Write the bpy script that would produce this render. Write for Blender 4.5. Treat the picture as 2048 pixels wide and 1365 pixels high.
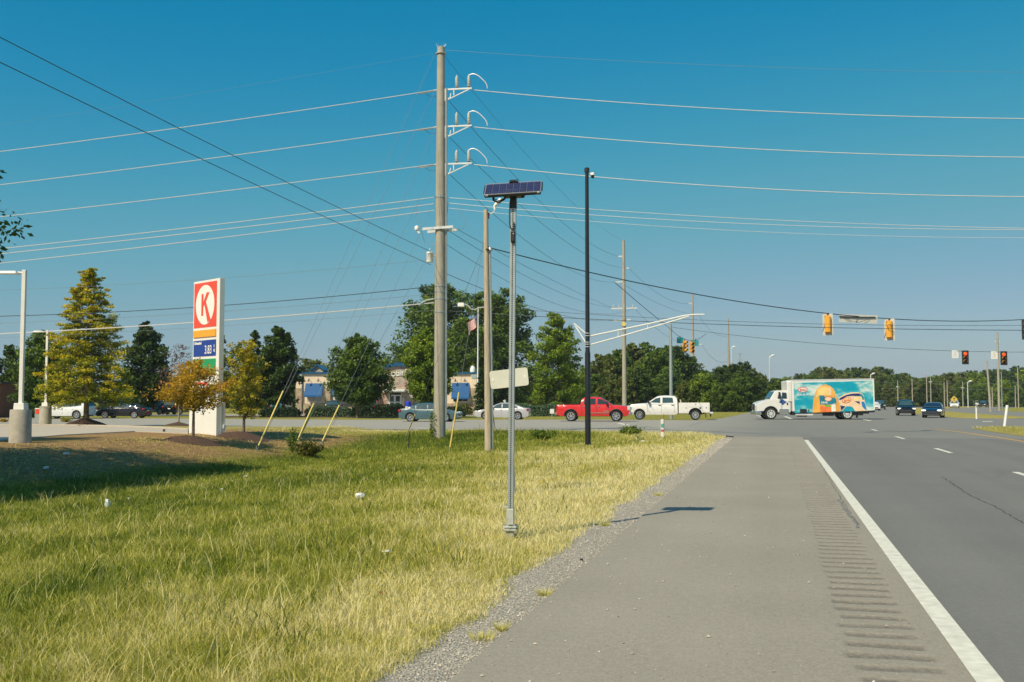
import bpy, bmesh, math, random
import numpy as np
from mathutils import Vector, Matrix

for o in list(bpy.data.objects):
    bpy.data.objects.remove(o, do_unlink=True)
scene = bpy.context.scene
COL = scene.collection
R = math.radians

# ------------------------------------------------------------------ camera
FOC, CX, CY, EYE = 2100.0, 1024.0, 682.5, 1.6
YAW, HORIZON = R(14.11), 802.0
PITCH = math.atan((HORIZON - CY) / FOC)
cam_data = bpy.data.cameras.new('camera')
cam_data.sensor_width = 36.0
cam_data.lens = FOC / 2048.0 * 36.0
cam_data.clip_start = 0.05
cam_data.clip_end = 9000.0
cam_data.dof.use_dof = True
cam_data.dof.focus_distance = 14.0
cam_data.dof.aperture_fstop = 5.6
cam = bpy.data.objects.new('camera', cam_data)
cam.location = (0, 0, EYE)
cam.rotation_euler = (math.pi / 2 + PITCH, 0, YAW)
COL.objects.link(cam)
scene.camera = cam

# ------------------------------------------------------------------ sky and sun
SUN_EL = R(46.0)
SUN_DIR = Vector((0.44, 0.90, 0)).normalized()      # the way shadows fall on the ground
SUN_AZ = math.atan2(-SUN_DIR.x, -SUN_DIR.y)         # compass angle of the sun, from +Y towards +X
world = bpy.data.worlds.new('World')
scene.world = world
world.use_nodes = True
wn, wl = world.node_tree.nodes, world.node_tree.links
wn.clear()
sky = wn.new('ShaderNodeTexSky')
sky.sky_type = 'NISHITA'
sky.sun_disc = False
sky.sun_elevation = SUN_EL
sky.sun_rotation = SUN_AZ
sky.altitude = 100
sky.air_density = 0.8
sky.dust_density = 1.0
sky.ozone_density = 6.0
# the photograph's cyan colour grade: one tone curve per channel over the whole sky
dn = wn.new('ShaderNodeVectorMath'); dn.operation = 'SCALE'; dn.inputs['Scale'].default_value = 0.1
up = wn.new('ShaderNodeVectorMath'); up.operation = 'SCALE'; up.inputs['Scale'].default_value = 10.0
grade = wn.new('ShaderNodeRGBCurve')
for ci, pts in enumerate((((0.0, 0.0), (0.085, 0.001), (0.115, 0.026), (0.17, 0.105), (0.323, 0.305), (1.0, 0.95)),
                          ((0.0, 0.06), (0.171, 0.228), (0.296, 0.360), (0.474, 0.440), (1.0, 0.92)),
                          ((0.0, 0.12), (0.352, 0.440), (0.533, 0.492), (0.60, 0.500), (1.0, 0.85)))):
    cv = grade.mapping.curves[ci].points
    cv[0].location = pts[0]; cv[1].location = pts[-1]
    for p in pts[1:-1]:
        cv.new(*p)
grade.mapping.update()
bg = wn.new('ShaderNodeBackground')
bg.inputs['Strength'].default_value = 0.10
wo = wn.new('ShaderNodeOutputWorld')
wl.new(sky.outputs[0], dn.inputs[0])
wl.new(dn.outputs[0], grade.inputs['Color'])
wl.new(grade.outputs['Color'], up.inputs[0])
wl.new(up.outputs[0], bg.inputs['Color'])
wl.new(bg.outputs[0], wo.inputs['Surface'])

sun_data = bpy.data.lights.new('sun', 'SUN')
sun_data.energy = 4.9
sun_data.angle = R(0.53)
sun_data.color = (1.0, 0.89, 0.66)
sun = bpy.data.objects.new('sun', sun_data)
d = Vector((SUN_DIR.x * math.cos(SUN_EL), SUN_DIR.y * math.cos(SUN_EL), -math.sin(SUN_EL)))
sun.rotation_euler = d.to_track_quat('-Z', 'Y').to_euler()
sun.location = (-20, -40, 60)
COL.objects.link(sun)

vs = scene.view_settings
vs.view_transform = 'Standard'
vs.look = 'None'
vs.exposure = 0.0
vs.gamma = 1.0
vs.use_curve_mapping = False
scene.render.engine = 'CYCLES'
scene.cycles.max_bounces = 6
scene.cycles.transparent_max_bounces = 6
scene.cycles.use_denoising = True

# ------------------------------------------------------------------ helpers: places
_rx, _ry = math.cos(YAW), math.sin(YAW)             # camera right on the ground
_fx, _fy = -math.sin(YAW), math.cos(YAW)            # camera forward on the ground
_cp, _sp = math.cos(PITCH), math.sin(PITCH)


def ray(px, py):
    u = (px - CX) / FOC
    v = (CY - py) / FOC
    return u, _cp - v * _sp, _sp + v * _cp          # lateral, forward, up


def at_ground(px, py, z=0.0):
    u, f, w = ray(px, py)
    t = (z - EYE) / w
    return Vector((t * (u * _rx + f * _fx), t * (u * _ry + f * _fy), z))


def at_dist(px, py, Z):
    u, f, w = ray(px, py)
    t = Z / f
    return Vector((t * (u * _rx + f * _fx), t * (u * _ry + f * _fy), EYE + t * w))


def fwd_of(p):
    return p[0] * _fx + p[1] * _fy


def smooth01(t):
    t = np.clip(t, 0, 1)
    return t * t * (3 - 2 * t)


def ground_z(x, y):
    x = np.asarray(x, dtype=float); y = np.asarray(y, dtype=float)
    s = -2.35 - x
    t = np.clip(s / 14.0, 0, 1)
    slope = -0.03 - 0.66 * t * (0.55 + 0.45 * t)
    bank = -0.69 + 0.87 * smooth01((-16.6 - x) / 7.0)
    z = np.where(x > -16.6, slope, bank)
    z = np.where(x > -1.7, -0.08, z)
    fade = 1 - smooth01((y - 35) / 20.0)
    fade = np.where(x < -23, np.maximum(fade, 1 - smooth01((y - 52) / 9.0)), fade)
    fade = np.where((x <= -20) & (x >= -23), np.maximum(fade, (1 - smooth01((y - 46) / 8.0)) * (-20 - x) / 3), fade)
    flat = -0.05
    z = z * fade + flat * (1 - fade)
    far = smooth01((-x - 60) / 30.0)
    z = z * (1 - far) + flat * far
    back = smooth01((-y - 20) / 40.0)
    return z * (1 - back) + flat * back


def base(px, py, z=0.0):
    for _ in range(12):
        p = at_ground(px, py, z)
        z = 0.5 * z + 0.5 * float(ground_z(p.x, p.y))
    p = at_ground(px, py, z)
    return p


_lat = np.random.RandomState(5).rand(256, 256)


def vnoise(x, y, sc):
    x = np.asarray(x, float) / sc; y = np.asarray(y, float) / sc
    xi = np.floor(x).astype(int); yi = np.floor(y).astype(int)
    fx = x - xi; fy = y - yi
    fx = fx * fx * (3 - 2 * fx); fy = fy * fy * (3 - 2 * fy)
    a = _lat[xi % 256, yi % 256]; b = _lat[(xi + 1) % 256, yi % 256]
    c = _lat[xi % 256, (yi + 1) % 256]; e = _lat[(xi + 1) % 256, (yi + 1) % 256]
    return (a * (1 - fx) + b * fx) * (1 - fy) + (c * (1 - fx) + e * fx) * fy


# ------------------------------------------------------------------ helpers: materials
MATS = {}


def pm(name, col, rough=0.6, metal=0.0, var=0.10, scale=3.0, bump=0.0, bscale=30.0, coat=0.0,
       emit=None, estr=0.0, spec=0.5, detail=5.0):
    """plain procedural material: one colour broken up by noise, optional relief"""
    if name in MATS:
        return MATS[name]
    m = bpy.data.materials.new(name)
    m.use_nodes = True
    nt = m.node_tree; n, l = nt.nodes, nt.links
    b = n['Principled BSDF']
    tc = n.new('ShaderNodeTexCoord')
    no = n.new('ShaderNodeTexNoise')
    no.inputs['Scale'].default_value = scale
    no.inputs['Detail'].default_value = detail
    l.new(tc.outputs['Object'], no.inputs['Vector'])
    cr = n.new('ShaderNodeValToRGB')
    cr.color_ramp.elements[0].position = 0.3
    cr.color_ramp.elements[1].position = 0.7
    cr.color_ramp.elements[0].color = (*[max(0, c * (1 - var)) for c in col], 1)
    cr.color_ramp.elements[1].color = (*[min(1, c * (1 + var)) for c in col], 1)
    l.new(no.outputs['Fac'], cr.inputs['Fac'])
    l.new(cr.outputs['Color'], b.inputs['Base Color'])
    b.inputs['Roughness'].default_value = rough
    b.inputs['Metallic'].default_value = metal
    b.inputs['Coat Weight'].default_value = coat
    b.inputs['Coat Roughness'].default_value = 0.05
    b.inputs['Specular IOR Level'].default_value = spec
    if emit:
        b.inputs['Emission Color'].default_value = (*emit, 1)
        b.inputs['Emission Strength'].default_value = estr
    if bump:
        n2 = n.new('ShaderNodeTexNoise')
        n2.inputs['Scale'].default_value = bscale
        n2.inputs['Detail'].default_value = 4
        l.new(tc.outputs['Object'], n2.inputs['Vector'])
        bp = n.new('ShaderNodeBump')
        bp.inputs['Strength'].default_value = bump
        bp.inputs['Distance'].default_value = 0.02
        l.new(n2.outputs['Fac'], bp.inputs['Height'])
        l.new(bp.outputs['Normal'], b.inputs['Normal'])
    MATS[name] = m
    return m


def leaf_mat(name, cols, trans=0.35, rough=0.55):
    """leaf material: colour by the leaf's own random value 'tone', some light passes through"""
    m = bpy.data.materials.new(name)
    m.use_nodes = True
    nt = m.node_tree; n, l = nt.nodes, nt.links
    n.clear()
    out = n.new('ShaderNodeOutputMaterial')
    at = n.new('ShaderNodeAttribute'); at.attribute_name = 'tone'
    cr = n.new('ShaderNodeValToRGB')
    el = cr.color_ramp.elements
    while len(el) < len(cols):
        el.new(0.5)
    for i, c in enumerate(cols):
        el[i].position = i / (len(cols) - 1)
        el[i].color = (*c, 1)
    l.new(at.outputs['Fac'], cr.inputs['Fac'])
    d = n.new('ShaderNodeBsdfPrincipled')
    d.inputs['Roughness'].default_value = rough
    d.inputs['Specular IOR Level'].default_value = 0.25
    t = n.new('ShaderNodeBsdfTranslucent')
    mx = n.new('ShaderNodeMixShader'); mx.inputs[0].default_value = trans
    l.new(cr.outputs['Color'], d.inputs['Base Color'])
    l.new(cr.outputs['Color'], t.inputs['Color'])
    l.new(d.outputs[0], mx.inputs[1]); l.new(t.outputs[0], mx.inputs[2])
    l.new(mx.outputs[0], out.inputs['Surface'])
    return m


# ------------------------------------------------------------------ helpers: meshes and objects
class MB:
    def __init__(self):
        self.V = []; self.F = []; self.M = []

    def add(self, vs, fs, m=0):
        o = len(self.V)
        self.V += [tuple(v) for v in vs]
        for f in fs:
            self.F.append(tuple(i + o for i in f)); self.M.append(m)
        return self

    def box(self, c, s, rz=0.0, m=0, top=(1, 1), rot=None):
        x, y, z = [k / 2 for k in s]
        pts = []
        for dz in (-1, 1):
            tx, ty = (top if dz > 0 else (1, 1))
            for dx, dy in ((-1, -1), (1, -1), (1, 1), (-1, 1)):
                pts.append(Vector((dx * x * tx, dy * y * ty, dz * z)))
        M = rot if rot is not None else Matrix.Rotation(rz, 3, 'Z')
        pts = [M @ p + Vector(c) for p in pts]
        return self.add(pts, [(3, 2, 1, 0), (4, 5, 6, 7), (0, 1, 5, 4), (1, 2, 6, 5), (2, 3, 7, 6), (3, 0, 4, 7)], m)

    def cyl(self, p0, p1, r0, r1=None, n=10, m=0, cap=True):
        r1 = r0 if r1 is None else r1
        p0, p1 = Vector(p0), Vector(p1)
        ax = (p1 - p0).normalized()
        a = ax.orthogonal().normalized(); b = ax.cross(a)
        vs = []
        for p, r in ((p0, r0), (p1, r1)):
            for i in range(n):
                t = 2 * math.pi * i / n
                vs.append(p + a * math.cos(t) * r + b * math.sin(t) * r)
        fs = [(i, (i + 1) % n, n + (i + 1) % n, n + i) for i in range(n)]
        if cap:
            fs += [tuple(range(n - 1, -1, -1)), tuple(range(n, 2 * n))]
        return self.add(vs, fs, m)

    def tube(self, pts, r, n=6, m=0):
        pts = [Vector(p) for p in pts]
        rs = r if isinstance(r, (list, tuple)) else [r] * len(pts)
        ref = None; vs = []
        for i, p in enumerate(pts):
            d = (pts[min(i + 1, len(pts) - 1)] - pts[max(i - 1, 0)]).normalized()
            if ref is None:
                ref = d.orthogonal().normalized()
            a = (ref - d * ref.dot(d)).normalized(); ref = a
            b = d.cross(a)
            for k in range(n):
                t = 2 * math.pi * k / n
                vs.append(p + (a * math.cos(t) + b * math.sin(t)) * rs[i])
        fs = []
        for i in range(len(pts) - 1):
            for k in range(n):
                fs.append((i * n + k, i * n + (k + 1) % n, (i + 1) * n + (k + 1) % n, (i + 1) * n + k))
        fs += [tuple(range(n - 1, -1, -1)), tuple(range((len(pts) - 1) * n, len(pts) * n))]
        return self.add(vs, fs, m)

    def prism(self, poly, y0, y1, m=0, map=None):
        """polygon in (x, z) given counter-clockwise seen from -y, extruded from y0 (front) to y1"""
        n = len(poly)
        mp = map or (lambda x, y, z: (x, y, z))
        vs = [mp(x, y0, z) for x, z in poly] + [mp(x, y1, z) for x, z in poly]
        fs = [tuple(range(n)), tuple(range(2 * n - 1, n - 1, -1))]
        fs += [((i + 1) % n, i, n + i, n + (i + 1) % n) for i in range(n)]
        return self.add(vs, fs, m)

    def lathe(self, prof, n=16, c=(0, 0, 0), axis='Z', m=0):
        vs = []
        for r, h in prof:
            for k in range(n):
                t = 2 * math.pi * k / n
                a, b = r * math.cos(t), r * math.sin(t)
                p = (a, b, h) if axis == 'Z' else ((a, h, b) if axis == 'Y' else (h, a, b))
                vs.append(Vector(p) + Vector(c))
        fs = []
        for i in range(len(prof) - 1):
            for k in range(n):
                fs.append((i * n + k, i * n + (k + 1) % n, (i + 1) * n + (k + 1) % n, (i + 1) * n + k))
        return self.add(vs, fs, m)

    def mesh(self, name, mats, smooth=None):
        me = bpy.data.meshes.new(name)
        me.from_pydata(self.V, [], self.F)
        mats = mats if isinstance(mats, (list, tuple)) else [mats]
        for m in mats:
            me.materials.append(m)
        if len(mats) > 1:
            me.polygons.foreach_set('material_index', self.M)
        if smooth is not None:
            me.polygons.foreach_set('use_smooth', [True] * len(me.polygons))
            me.set_sharp_from_angle(angle=R(smooth))
        me.update()
        return me

    def build(self, name, mats, parent=None, loc=None, rz=0.0, smooth=None, bevel=None, fix=True):
        me = self.mesh(name, mats, None)
        if fix:
            bm = bmesh.new(); bm.from_mesh(me)
            bmesh.ops.recalc_face_normals(bm, faces=bm.faces)
            bm.to_mesh(me); bm.free()
        if smooth is not None:
            me.polygons.foreach_set('use_smooth', [True] * len(me.polygons))
            me.set_sharp_from_angle(angle=R(smooth))
        o = link(name, me, parent)
        if loc is not None:
            o.location = loc
        o.rotation_euler = (0, 0, rz)
        if bevel:
            md = o.modifiers.new('bevel', 'BEVEL')
            md.width = bevel; md.segments = 2; md.limit_method = 'ANGLE'; md.angle_limit = R(40)
        return o


def link(name, data, parent=None):
    o = bpy.data.objects.new(name, data)
    COL.objects.link(o)
    if parent is not None:
        o.parent = parent
    return o


def tag(o, label=None, cat=None, group=None, kind=None):
    if label: o['label'] = label
    if cat: o['category'] = cat
    if group: o['group'] = group
    if kind: o['kind'] = kind
    return o


def thing(name, label, cat, loc=(0, 0, 0), rz=0.0, group=None):
    o = link(name, None)
    o.empty_display_size = 0.2
    o.location = loc
    o.rotation_euler = (0, 0, rz)
    return tag(o, label, cat, group)


def copy_tree(o, parent=None):
    c = o.copy()
    COL.objects.link(c)
    c.parent = parent
    for ch in list(o.children):
        copy_tree(ch, c)
    return c


def fast_mesh(name, verts, quads, mat, tone=None, tris=False):
    """big mesh from numpy arrays; quads is (n,4) or (n,3)"""
    k = quads.shape[1]
    me = bpy.data.meshes.new(name)
    me.vertices.add(len(verts)); me.vertices.foreach_set('co', verts.astype(np.float32).ravel())
    me.loops.add(quads.size); me.loops.foreach_set('vertex_index', quads.astype(np.int32).ravel())
    me.polygons.add(len(quads))
    me.polygons.foreach_set('loop_start', np.arange(0, quads.size, k, dtype=np.int32))
    me.update(calc_edges=True)
    me.polygons.foreach_set('use_smooth', [False] * len(quads))
    me.materials.append(mat)
    if tone is not None:
        a = me.attributes.new('tone', 'FLOAT', 'POINT')
        a.data.foreach_set('value', tone.astype(np.float32))
    return me


def text_mesh(body, size, depth=0.01, shear=0.0, bold=0.0, align='CENTER'):
    cu = bpy.data.curves.new('text', 'FONT')
    cu.body = body; cu.size = size; cu.extrude = depth / 2; cu.align_x = align; cu.align_y = 'CENTER'
    cu.shear = shear; cu.offset = bold
    cu.resolution_u = 3
    o = bpy.data.objects.new('text', cu); COL.objects.link(o)
    dg = bpy.context.evaluated_depsgraph_get()
    me = bpy.data.meshes.new_from_object(o.evaluated_get(dg))
    bpy.data.objects.remove(o, do_unlink=True)
    return me


def text_part(name, body, size, mat, parent, loc, rot=(math.pi / 2, 0, 0), depth=0.012, shear=0.0, bold=0.0, sx=1.0, align='CENTER'):
    me = text_mesh(body, size, depth, shear, bold, align)
    me.materials.clear(); me.materials.append(mat)
    o = link(name, me, parent)
    o.location = loc; o.rotation_euler = rot; o.scale = (sx, 1, 1)
    return o


# shared materials
M_GALV = pm('galvanised_steel', (0.42, 0.46, 0.46), 0.42, 0.55, 0.12, 8, 0.05, 60)
M_BLACK = pm('black_powder_coat', (0.012, 0.014, 0.018), 0.38, 0.0, 0.2, 6)
M_DARK = pm('dark_plastic', (0.02, 0.02, 0.022), 0.5, 0.0, 0.2, 10)
M_WHITE = pm('white_paint', (0.78, 0.77, 0.73), 0.45, 0.0, 0.05, 3)
M_STEELWHITE = pm('pale_aluminium', (0.72, 0.73, 0.72), 0.4, 0.3, 0.06, 6)
M_CONC = pm('concrete', (0.40, 0.37, 0.31), 0.85, 0.0, 0.14, 5, 0.25, 60)
M_POLEC = pm('spun_concrete_pole', (0.36, 0.33, 0.27), 0.8, 0.0, 0.10, 3, 0.12, 50)
M_GLASS = pm('dark_glass', (0.02, 0.035, 0.045), 0.06, 0.0, 0.2, 2, spec=0.8)
M_RUBBER = pm('tyre_rubber', (0.018, 0.018, 0.018), 0.8, 0.0, 0.2, 12, 0.2, 40)
M_RIM = pm('alloy', (0.62, 0.63, 0.64), 0.3, 0.8, 0.06, 8)
M_CHROME = pm('chrome', (0.75, 0.75, 0.75), 0.12, 1.0, 0.03, 5)
M_YELLOW = pm('signal_yellow', (0.80, 0.36, 0.03), 0.5, 0.0, 0.08, 4)
# ================================================================== the setting
EDGE = -1.84            # left edge of the paved shoulder
LINE0, LINE1 = 1.08, 1.235


def dryness(x, y):
    s = np.clip(-2.35 - x, 0, 99)
    d = 0.50 * np.exp(-(s / (1.5 + 0.10 * np.clip(y, 0, 30))) ** 1.6) + 0.33
    d = d + 0.40 * (vnoise(x + 40, y * 0.6 + 10, 4.3) - 0.5) + 0.30 * (vnoise(x + 90, y + 50, 1.1) - 0.5) + 0.22 * (vnoise(x + 7, y + 3, 0.35) - 0.5)
    d = d + 0.22 * smooth01((y - 10) / 6) * smooth01((9 - s) / 6)
    d = d + 0.40 * smooth01((-18.3 - x) / 2.5)
    nearst = at_edge_dist(x, y)
    d = d + 0.30 * np.exp(-(np.clip(nearst, 0, 99) / 2.0) ** 2)
    return np.clip(d, 0, 1)


NEAR_EDGE_PX = [(-500, 850.5), (-200, 852), (300, 855), (600, 858), (1000, 861), (1300, 865.5), (1400, 868.5), (1455, 872)]
NEAR_EDGE = [at_ground(a, b) for a, b in NEAR_EDGE_PX]


def at_edge_dist(x, y):
    xs = np.array([p.x for p in NEAR_EDGE]); ys = np.array([p.y for p in NEAR_EDGE])
    return np.interp(x, xs, ys) - y


def soil_amount(x, y):
    s = smooth01((-17.6 - x) / 2.4) * (1 - smooth01((y - 44) / 8))
    return np.clip(s * (0.65 + 0.7 * vnoise(x, y, 1.7)), 0, 1)


def gravel_edge(y):
    return -2.34 + 0.22 * (vnoise(np.asarray(y) * 0 + 3.3, np.asarray(y), 1.6) - 0.5) + 0.16 * (vnoise(np.asarray(y) * 0 + 9.3, np.asarray(y), 0.45) - 0.5)


def ground_material():
    m = bpy.data.materials.new('grassy_ground'); m.use_nodes = True
    nt = m.node_tree; n, l = nt.nodes, nt.links
    b = n['Principled BSDF']; b.inputs['Roughness'].default_value = 0.95; b.inputs['Specular IOR Level'].default_value = 0.1
    tc = n.new('ShaderNodeTexCoord')

    def noise(sc, det=6):
        k = n.new('ShaderNodeTexNoise'); k.inputs['Scale'].default_value = sc; k.inputs['Detail'].default_value = det
        l.new(tc.outputs['Object'], k.inputs['Vector']); return k.outputs['Fac']

    def attr(nm):
        k = n.new('ShaderNodeAttribute'); k.attribute_name = nm; return k.outputs['Fac']

    def math_(op, a, b_):
        k = n.new('ShaderNodeMath'); k.operation = op
        for i, v in enumerate((a, b_)):
            if isinstance(v, (int, float)): k.inputs[i].default_value = v
            else: l.new(v, k.inputs[i])
        return k.outputs[0]

    def ramp(f, cols):
        cr = n.new('ShaderNodeValToRGB'); el = cr.color_ramp.elements
        while len(el) < len(cols): el.new(0.5)
        for i, (p, c) in enumerate(cols):
            el[i].position = p; el[i].color = (*c, 1)
        l.new(f, cr.inputs['Fac']); return cr.outputs['Color']

    def mix(f, a, c):
        k = n.new('ShaderNodeMix'); k.data_type = 'RGBA'
        l.new(f, k.inputs[0]); l.new(a, k.inputs[6]); l.new(c, k.inputs[7]); return k.outputs[2]

    fine = math_('MULTIPLY', math_('SUBTRACT', noise(9.0, 10), 0.5), 0.9)
    big = math_('MULTIPLY', math_('SUBTRACT', noise(0.35, 4), 0.5), 0.35)
    f = math_('ADD', math_('ADD', attr('dry'), fine), big)
    grass = ramp(f, [(0.0, (0.06, 0.10, 0.012)), (0.35, (0.17, 0.20, 0.022)), (0.6, (0.32, 0.28, 0.06)), (0.95, (0.46, 0.38, 0.14))])
    soil = ramp(noise(6.0, 8), [(0.3, (0.20, 0.115, 0.05)), (0.7, (0.44, 0.28, 0.13))])
    c1 = mix(attr('soil'), grass, soil)
    vo = n.new('ShaderNodeTexVoronoi'); vo.inputs['Scale'].default_value = 55.0
    l.new(tc.outputs['Object'], vo.inputs['Vector'])
    grav = ramp(vo.outputs['Color'], [(0.1, (0.28, 0.25, 0.205)), (0.55, (0.42, 0.38, 0.315)), (0.95, (0.54, 0.49, 0.42))])
    c2 = mix(attr('gravel'), c1, grav)
    l.new(c2, b.inputs['Base Color'])
    bp = n.new('ShaderNodeBump'); bp.inputs['Strength'].default_value = 0.7; bp.inputs['Distance'].default_value = 0.03
    hn = math_('ADD', noise(45.0, 6), vo.outputs['Distance'])
    l.new(hn, bp.inputs['Height']); l.new(bp.outputs['Normal'], b.inputs['Normal'])
    return m


M_GROUND = ground_material()
gx = np.concatenate([[-3500, -1500, -700, -300, -150, -100, -80, -64, -54, -46, -40, -36], np.arange(-33, -3.2, 0.3), np.arange(-3.2, -1.5, 0.08),
                     [-1.2, 2, 8, 15, 25, 40, 70, 120, 250, 600, 1500, 3500]])
gy = np.concatenate([[-2500, -600, -150, -60, -25, -8, -2], np.arange(0.5, 64, 0.3), np.arange(66, 110, 4), [130, 170, 230, 320, 500, 900, 1800, 4500]])
GX, GY = np.meshgrid(gx, gy, indexing='ij')
GZ = ground_z(GX, GY) + np.where((GX > -24) & (GX < -2.6) & (GY > 0) & (GY < 56), 0.05 * (vnoise(GX, GY, 1.9) - 0.5) + 0.02 * (vnoise(GX, GY, 0.6) - 0.5), 0)
nx, ny = GX.shape
idx = np.arange(nx * ny).reshape(nx, ny)
quads = np.stack([idx[:-1, :-1], idx[1:, :-1], idx[1:, 1:], idx[:-1, 1:]], -1).reshape(-1, 4)
me = fast_mesh('ground', np.stack([GX, GY, GZ], -1).reshape(-1, 3), quads, M_GROUND)
for nm, val in (('dry', np.where((GX > 40) | (GY > 75) | (GX < -60), 0.55, dryness(GX, GY))),
                ('soil', soil_amount(GX, GY)),
                ('gravel', np.where((GY < 52) & (GY > -20), smooth01((GX - gravel_edge(GY)) / 0.12 + 0.5), 0.0))):
    a = me.attributes.new(nm, 'FLOAT', 'POINT'); a.data.foreach_set('value', np.asarray(val, np.float32).ravel())
me.polygons.foreach_set('use_smooth', [True] * len(me.polygons))
ground = tag(link('ground', me), kind='structure')


# ------------------------------------------------------------------ asphalt
def asphalt(name, dark, light, crack=0.25, streak=0.0, gritty=1.0, repaved=False):
    m = bpy.data.materials.new(name); m.use_nodes = True
    nt = m.node_tree; n, l = nt.nodes, nt.links
    b = n['Principled BSDF']; b.inputs['Roughness'].default_value = 0.85; b.inputs['Specular IOR Level'].default_value = 0.25
    tc = n.new('ShaderNodeTexCoord')

    def noise(sc, det=5, stretch=None):
        k = n.new('ShaderNodeTexNoise'); k.inputs['Scale'].default_value = sc; k.inputs['Detail'].default_value = det
        if stretch:
            mp = n.new('ShaderNodeMapping'); mp.inputs['Scale'].default_value = stretch
            l.new(tc.outputs['Object'], mp.inputs['Vector']); l.new(mp.outputs[0], k.inputs['Vector'])
        else:
            l.new(tc.outputs['Object'], k.inputs['Vector'])
        return k.outputs['Fac']

    def mth(op, a, c):
        k = n.new('ShaderNodeMath'); k.operation = op
        for i, v in enumerate((a, c)):
            if isinstance(v, (int, float)): k.inputs[i].default_value = v
            else: l.new(v, k.inputs[i])
        return k.outputs[0]

    f = mth('ADD', mth('MULTIPLY', mth('SUBTRACT', noise(0.5, 4), 0.5), 0.32), 0.5)
    f = mth('ADD', f, mth('MULTIPLY', mth('SUBTRACT', noise(160.0, 3), 0.5), 1.0 * gritty))
    f = mth('ADD', f, mth('MULTIPLY', mth('SUBTRACT', noise(14.0, 6), 0.5), 0.36))
    f = mth('ADD', f, mth('MULTIPLY', mth('SUBTRACT', noise(42.0, 3), 0.5), 0.75 * gritty))
    if streak:
        f = mth('ADD', f, mth('MULTIPLY', mth('SUBTRACT', noise(1.0, 3, (0.9, 0.02, 1)), 0.5), streak))
    cr = n.new('ShaderNodeValToRGB')
    cr.color_ramp.elements[0].color = (*dark, 1); cr.color_ramp.elements[1].color = (*light, 1)
    cr.color_ramp.elements[0].position = 0.1; cr.color_ramp.elements[1].position = 0.9
    l.new(f, cr.inputs['Fac'])
    # pale and dark aggregate specks
    vo = n.new('ShaderNodeTexVoronoi'); vo.inputs['Scale'].default_value = 70
    l.new(tc.outputs['Object'], vo.inputs['Vector'])
    sp = n.new('ShaderNodeValToRGB')
    sp.color_ramp.elements[0].color = (0.35, 0.35, 0.35, 1); sp.color_ramp.elements[1].color = (0, 0, 0, 1)
    sp.color_ramp.elements[0].position = 0.08; sp.color_ramp.elements[1].position = 0.2
    l.new(vo.outputs['Distance'], sp.inputs['Fac'])
    mx = n.new('ShaderNodeMix'); mx.data_type = 'RGBA'
    l.new(mth('MULTIPLY', sp.outputs['Color'], mth('GREATER_THAN', noise(30, 2), 0.56)), mx.inputs[0])
    l.new(cr.outputs['Color'], mx.inputs[6]); mx.inputs[7].default_value = (0.55, 0.52, 0.46, 1)
    col = mx.outputs[2]
    if repaved:   # the junction itself was laid later, in a greyer mix than the side street
        sx = n.new('ShaderNodeSeparateXYZ'); l.new(tc.outputs['Object'], sx.inputs[0])
        mr = n.new('ShaderNodeMapRange'); mr.inputs['From Min'].default_value = -5.0; mr.inputs['From Max'].default_value = 2.5
        l.new(mth('ADD', sx.outputs['X'], mth('MULTIPLY', noise(0.25, 4), 5.0)), mr.inputs['Value'])
        rm = n.new('ShaderNodeMix'); rm.data_type = 'RGBA'; rm.blend_type = 'MULTIPLY'; rm.inputs[7].default_value = (0.64, 0.66, 0.69, 1)
        l.new(mr.outputs['Result'], rm.inputs[0]); l.new(col, rm.inputs[6]); col = rm.outputs[2]
    ga = n.new('ShaderNodeAttribute'); ga.attribute_name = 'groove_tone'
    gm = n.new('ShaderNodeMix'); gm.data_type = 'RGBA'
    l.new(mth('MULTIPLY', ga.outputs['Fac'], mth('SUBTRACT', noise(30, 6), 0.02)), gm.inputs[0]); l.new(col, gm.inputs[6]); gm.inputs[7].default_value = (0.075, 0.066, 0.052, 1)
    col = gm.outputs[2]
    if crack:
        v2 = n.new('ShaderNodeTexVoronoi'); v2.feature = 'DISTANCE_TO_EDGE'; v2.inputs['Scale'].default_value = 0.16
        wv = n.new('ShaderNodeTexNoise'); wv.inputs['Scale'].default_value = 1.3; wv.inputs['Detail'].default_value = 6
        l.new(tc.outputs['Object'], wv.inputs['Vector'])
        va = n.new('ShaderNodeVectorMath'); va.operation = 'MULTIPLY_ADD'
        l.new(wv.outputs['Color'], va.inputs[0]); va.inputs[1].default_value = (1.2, 1.2, 0)
        l.new(tc.outputs['Object'], va.inputs[2]); l.new(va.outputs[0], v2.inputs['Vector'])
        lt = mth('LESS_THAN', v2.outputs['Distance'], 0.0016)
        gate = mth('MULTIPLY', lt, mth('GREATER_THAN', noise(0.22, 2), 0.55))
        m2 = n.new('ShaderNodeMix'); m2.data_type = 'RGBA'
        l.new(mth('MULTIPLY', gate, crack), m2.inputs[0]); l.new(col, m2.inputs[6]); m2.inputs[7].default_value = (0.03, 0.03, 0.03, 1)
        col = m2.outputs[2]
    l.new(col, b.inputs['Base Color'])
    bp = n.new('ShaderNodeBump'); bp.inputs['Strength'].default_value = 0.5; bp.inputs['Distance'].default_value = 0.006
    l.new(noise(120, 4), bp.inputs['Height']); l.new(bp.outputs['Normal'], b.inputs['Normal'])
    return m


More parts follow.
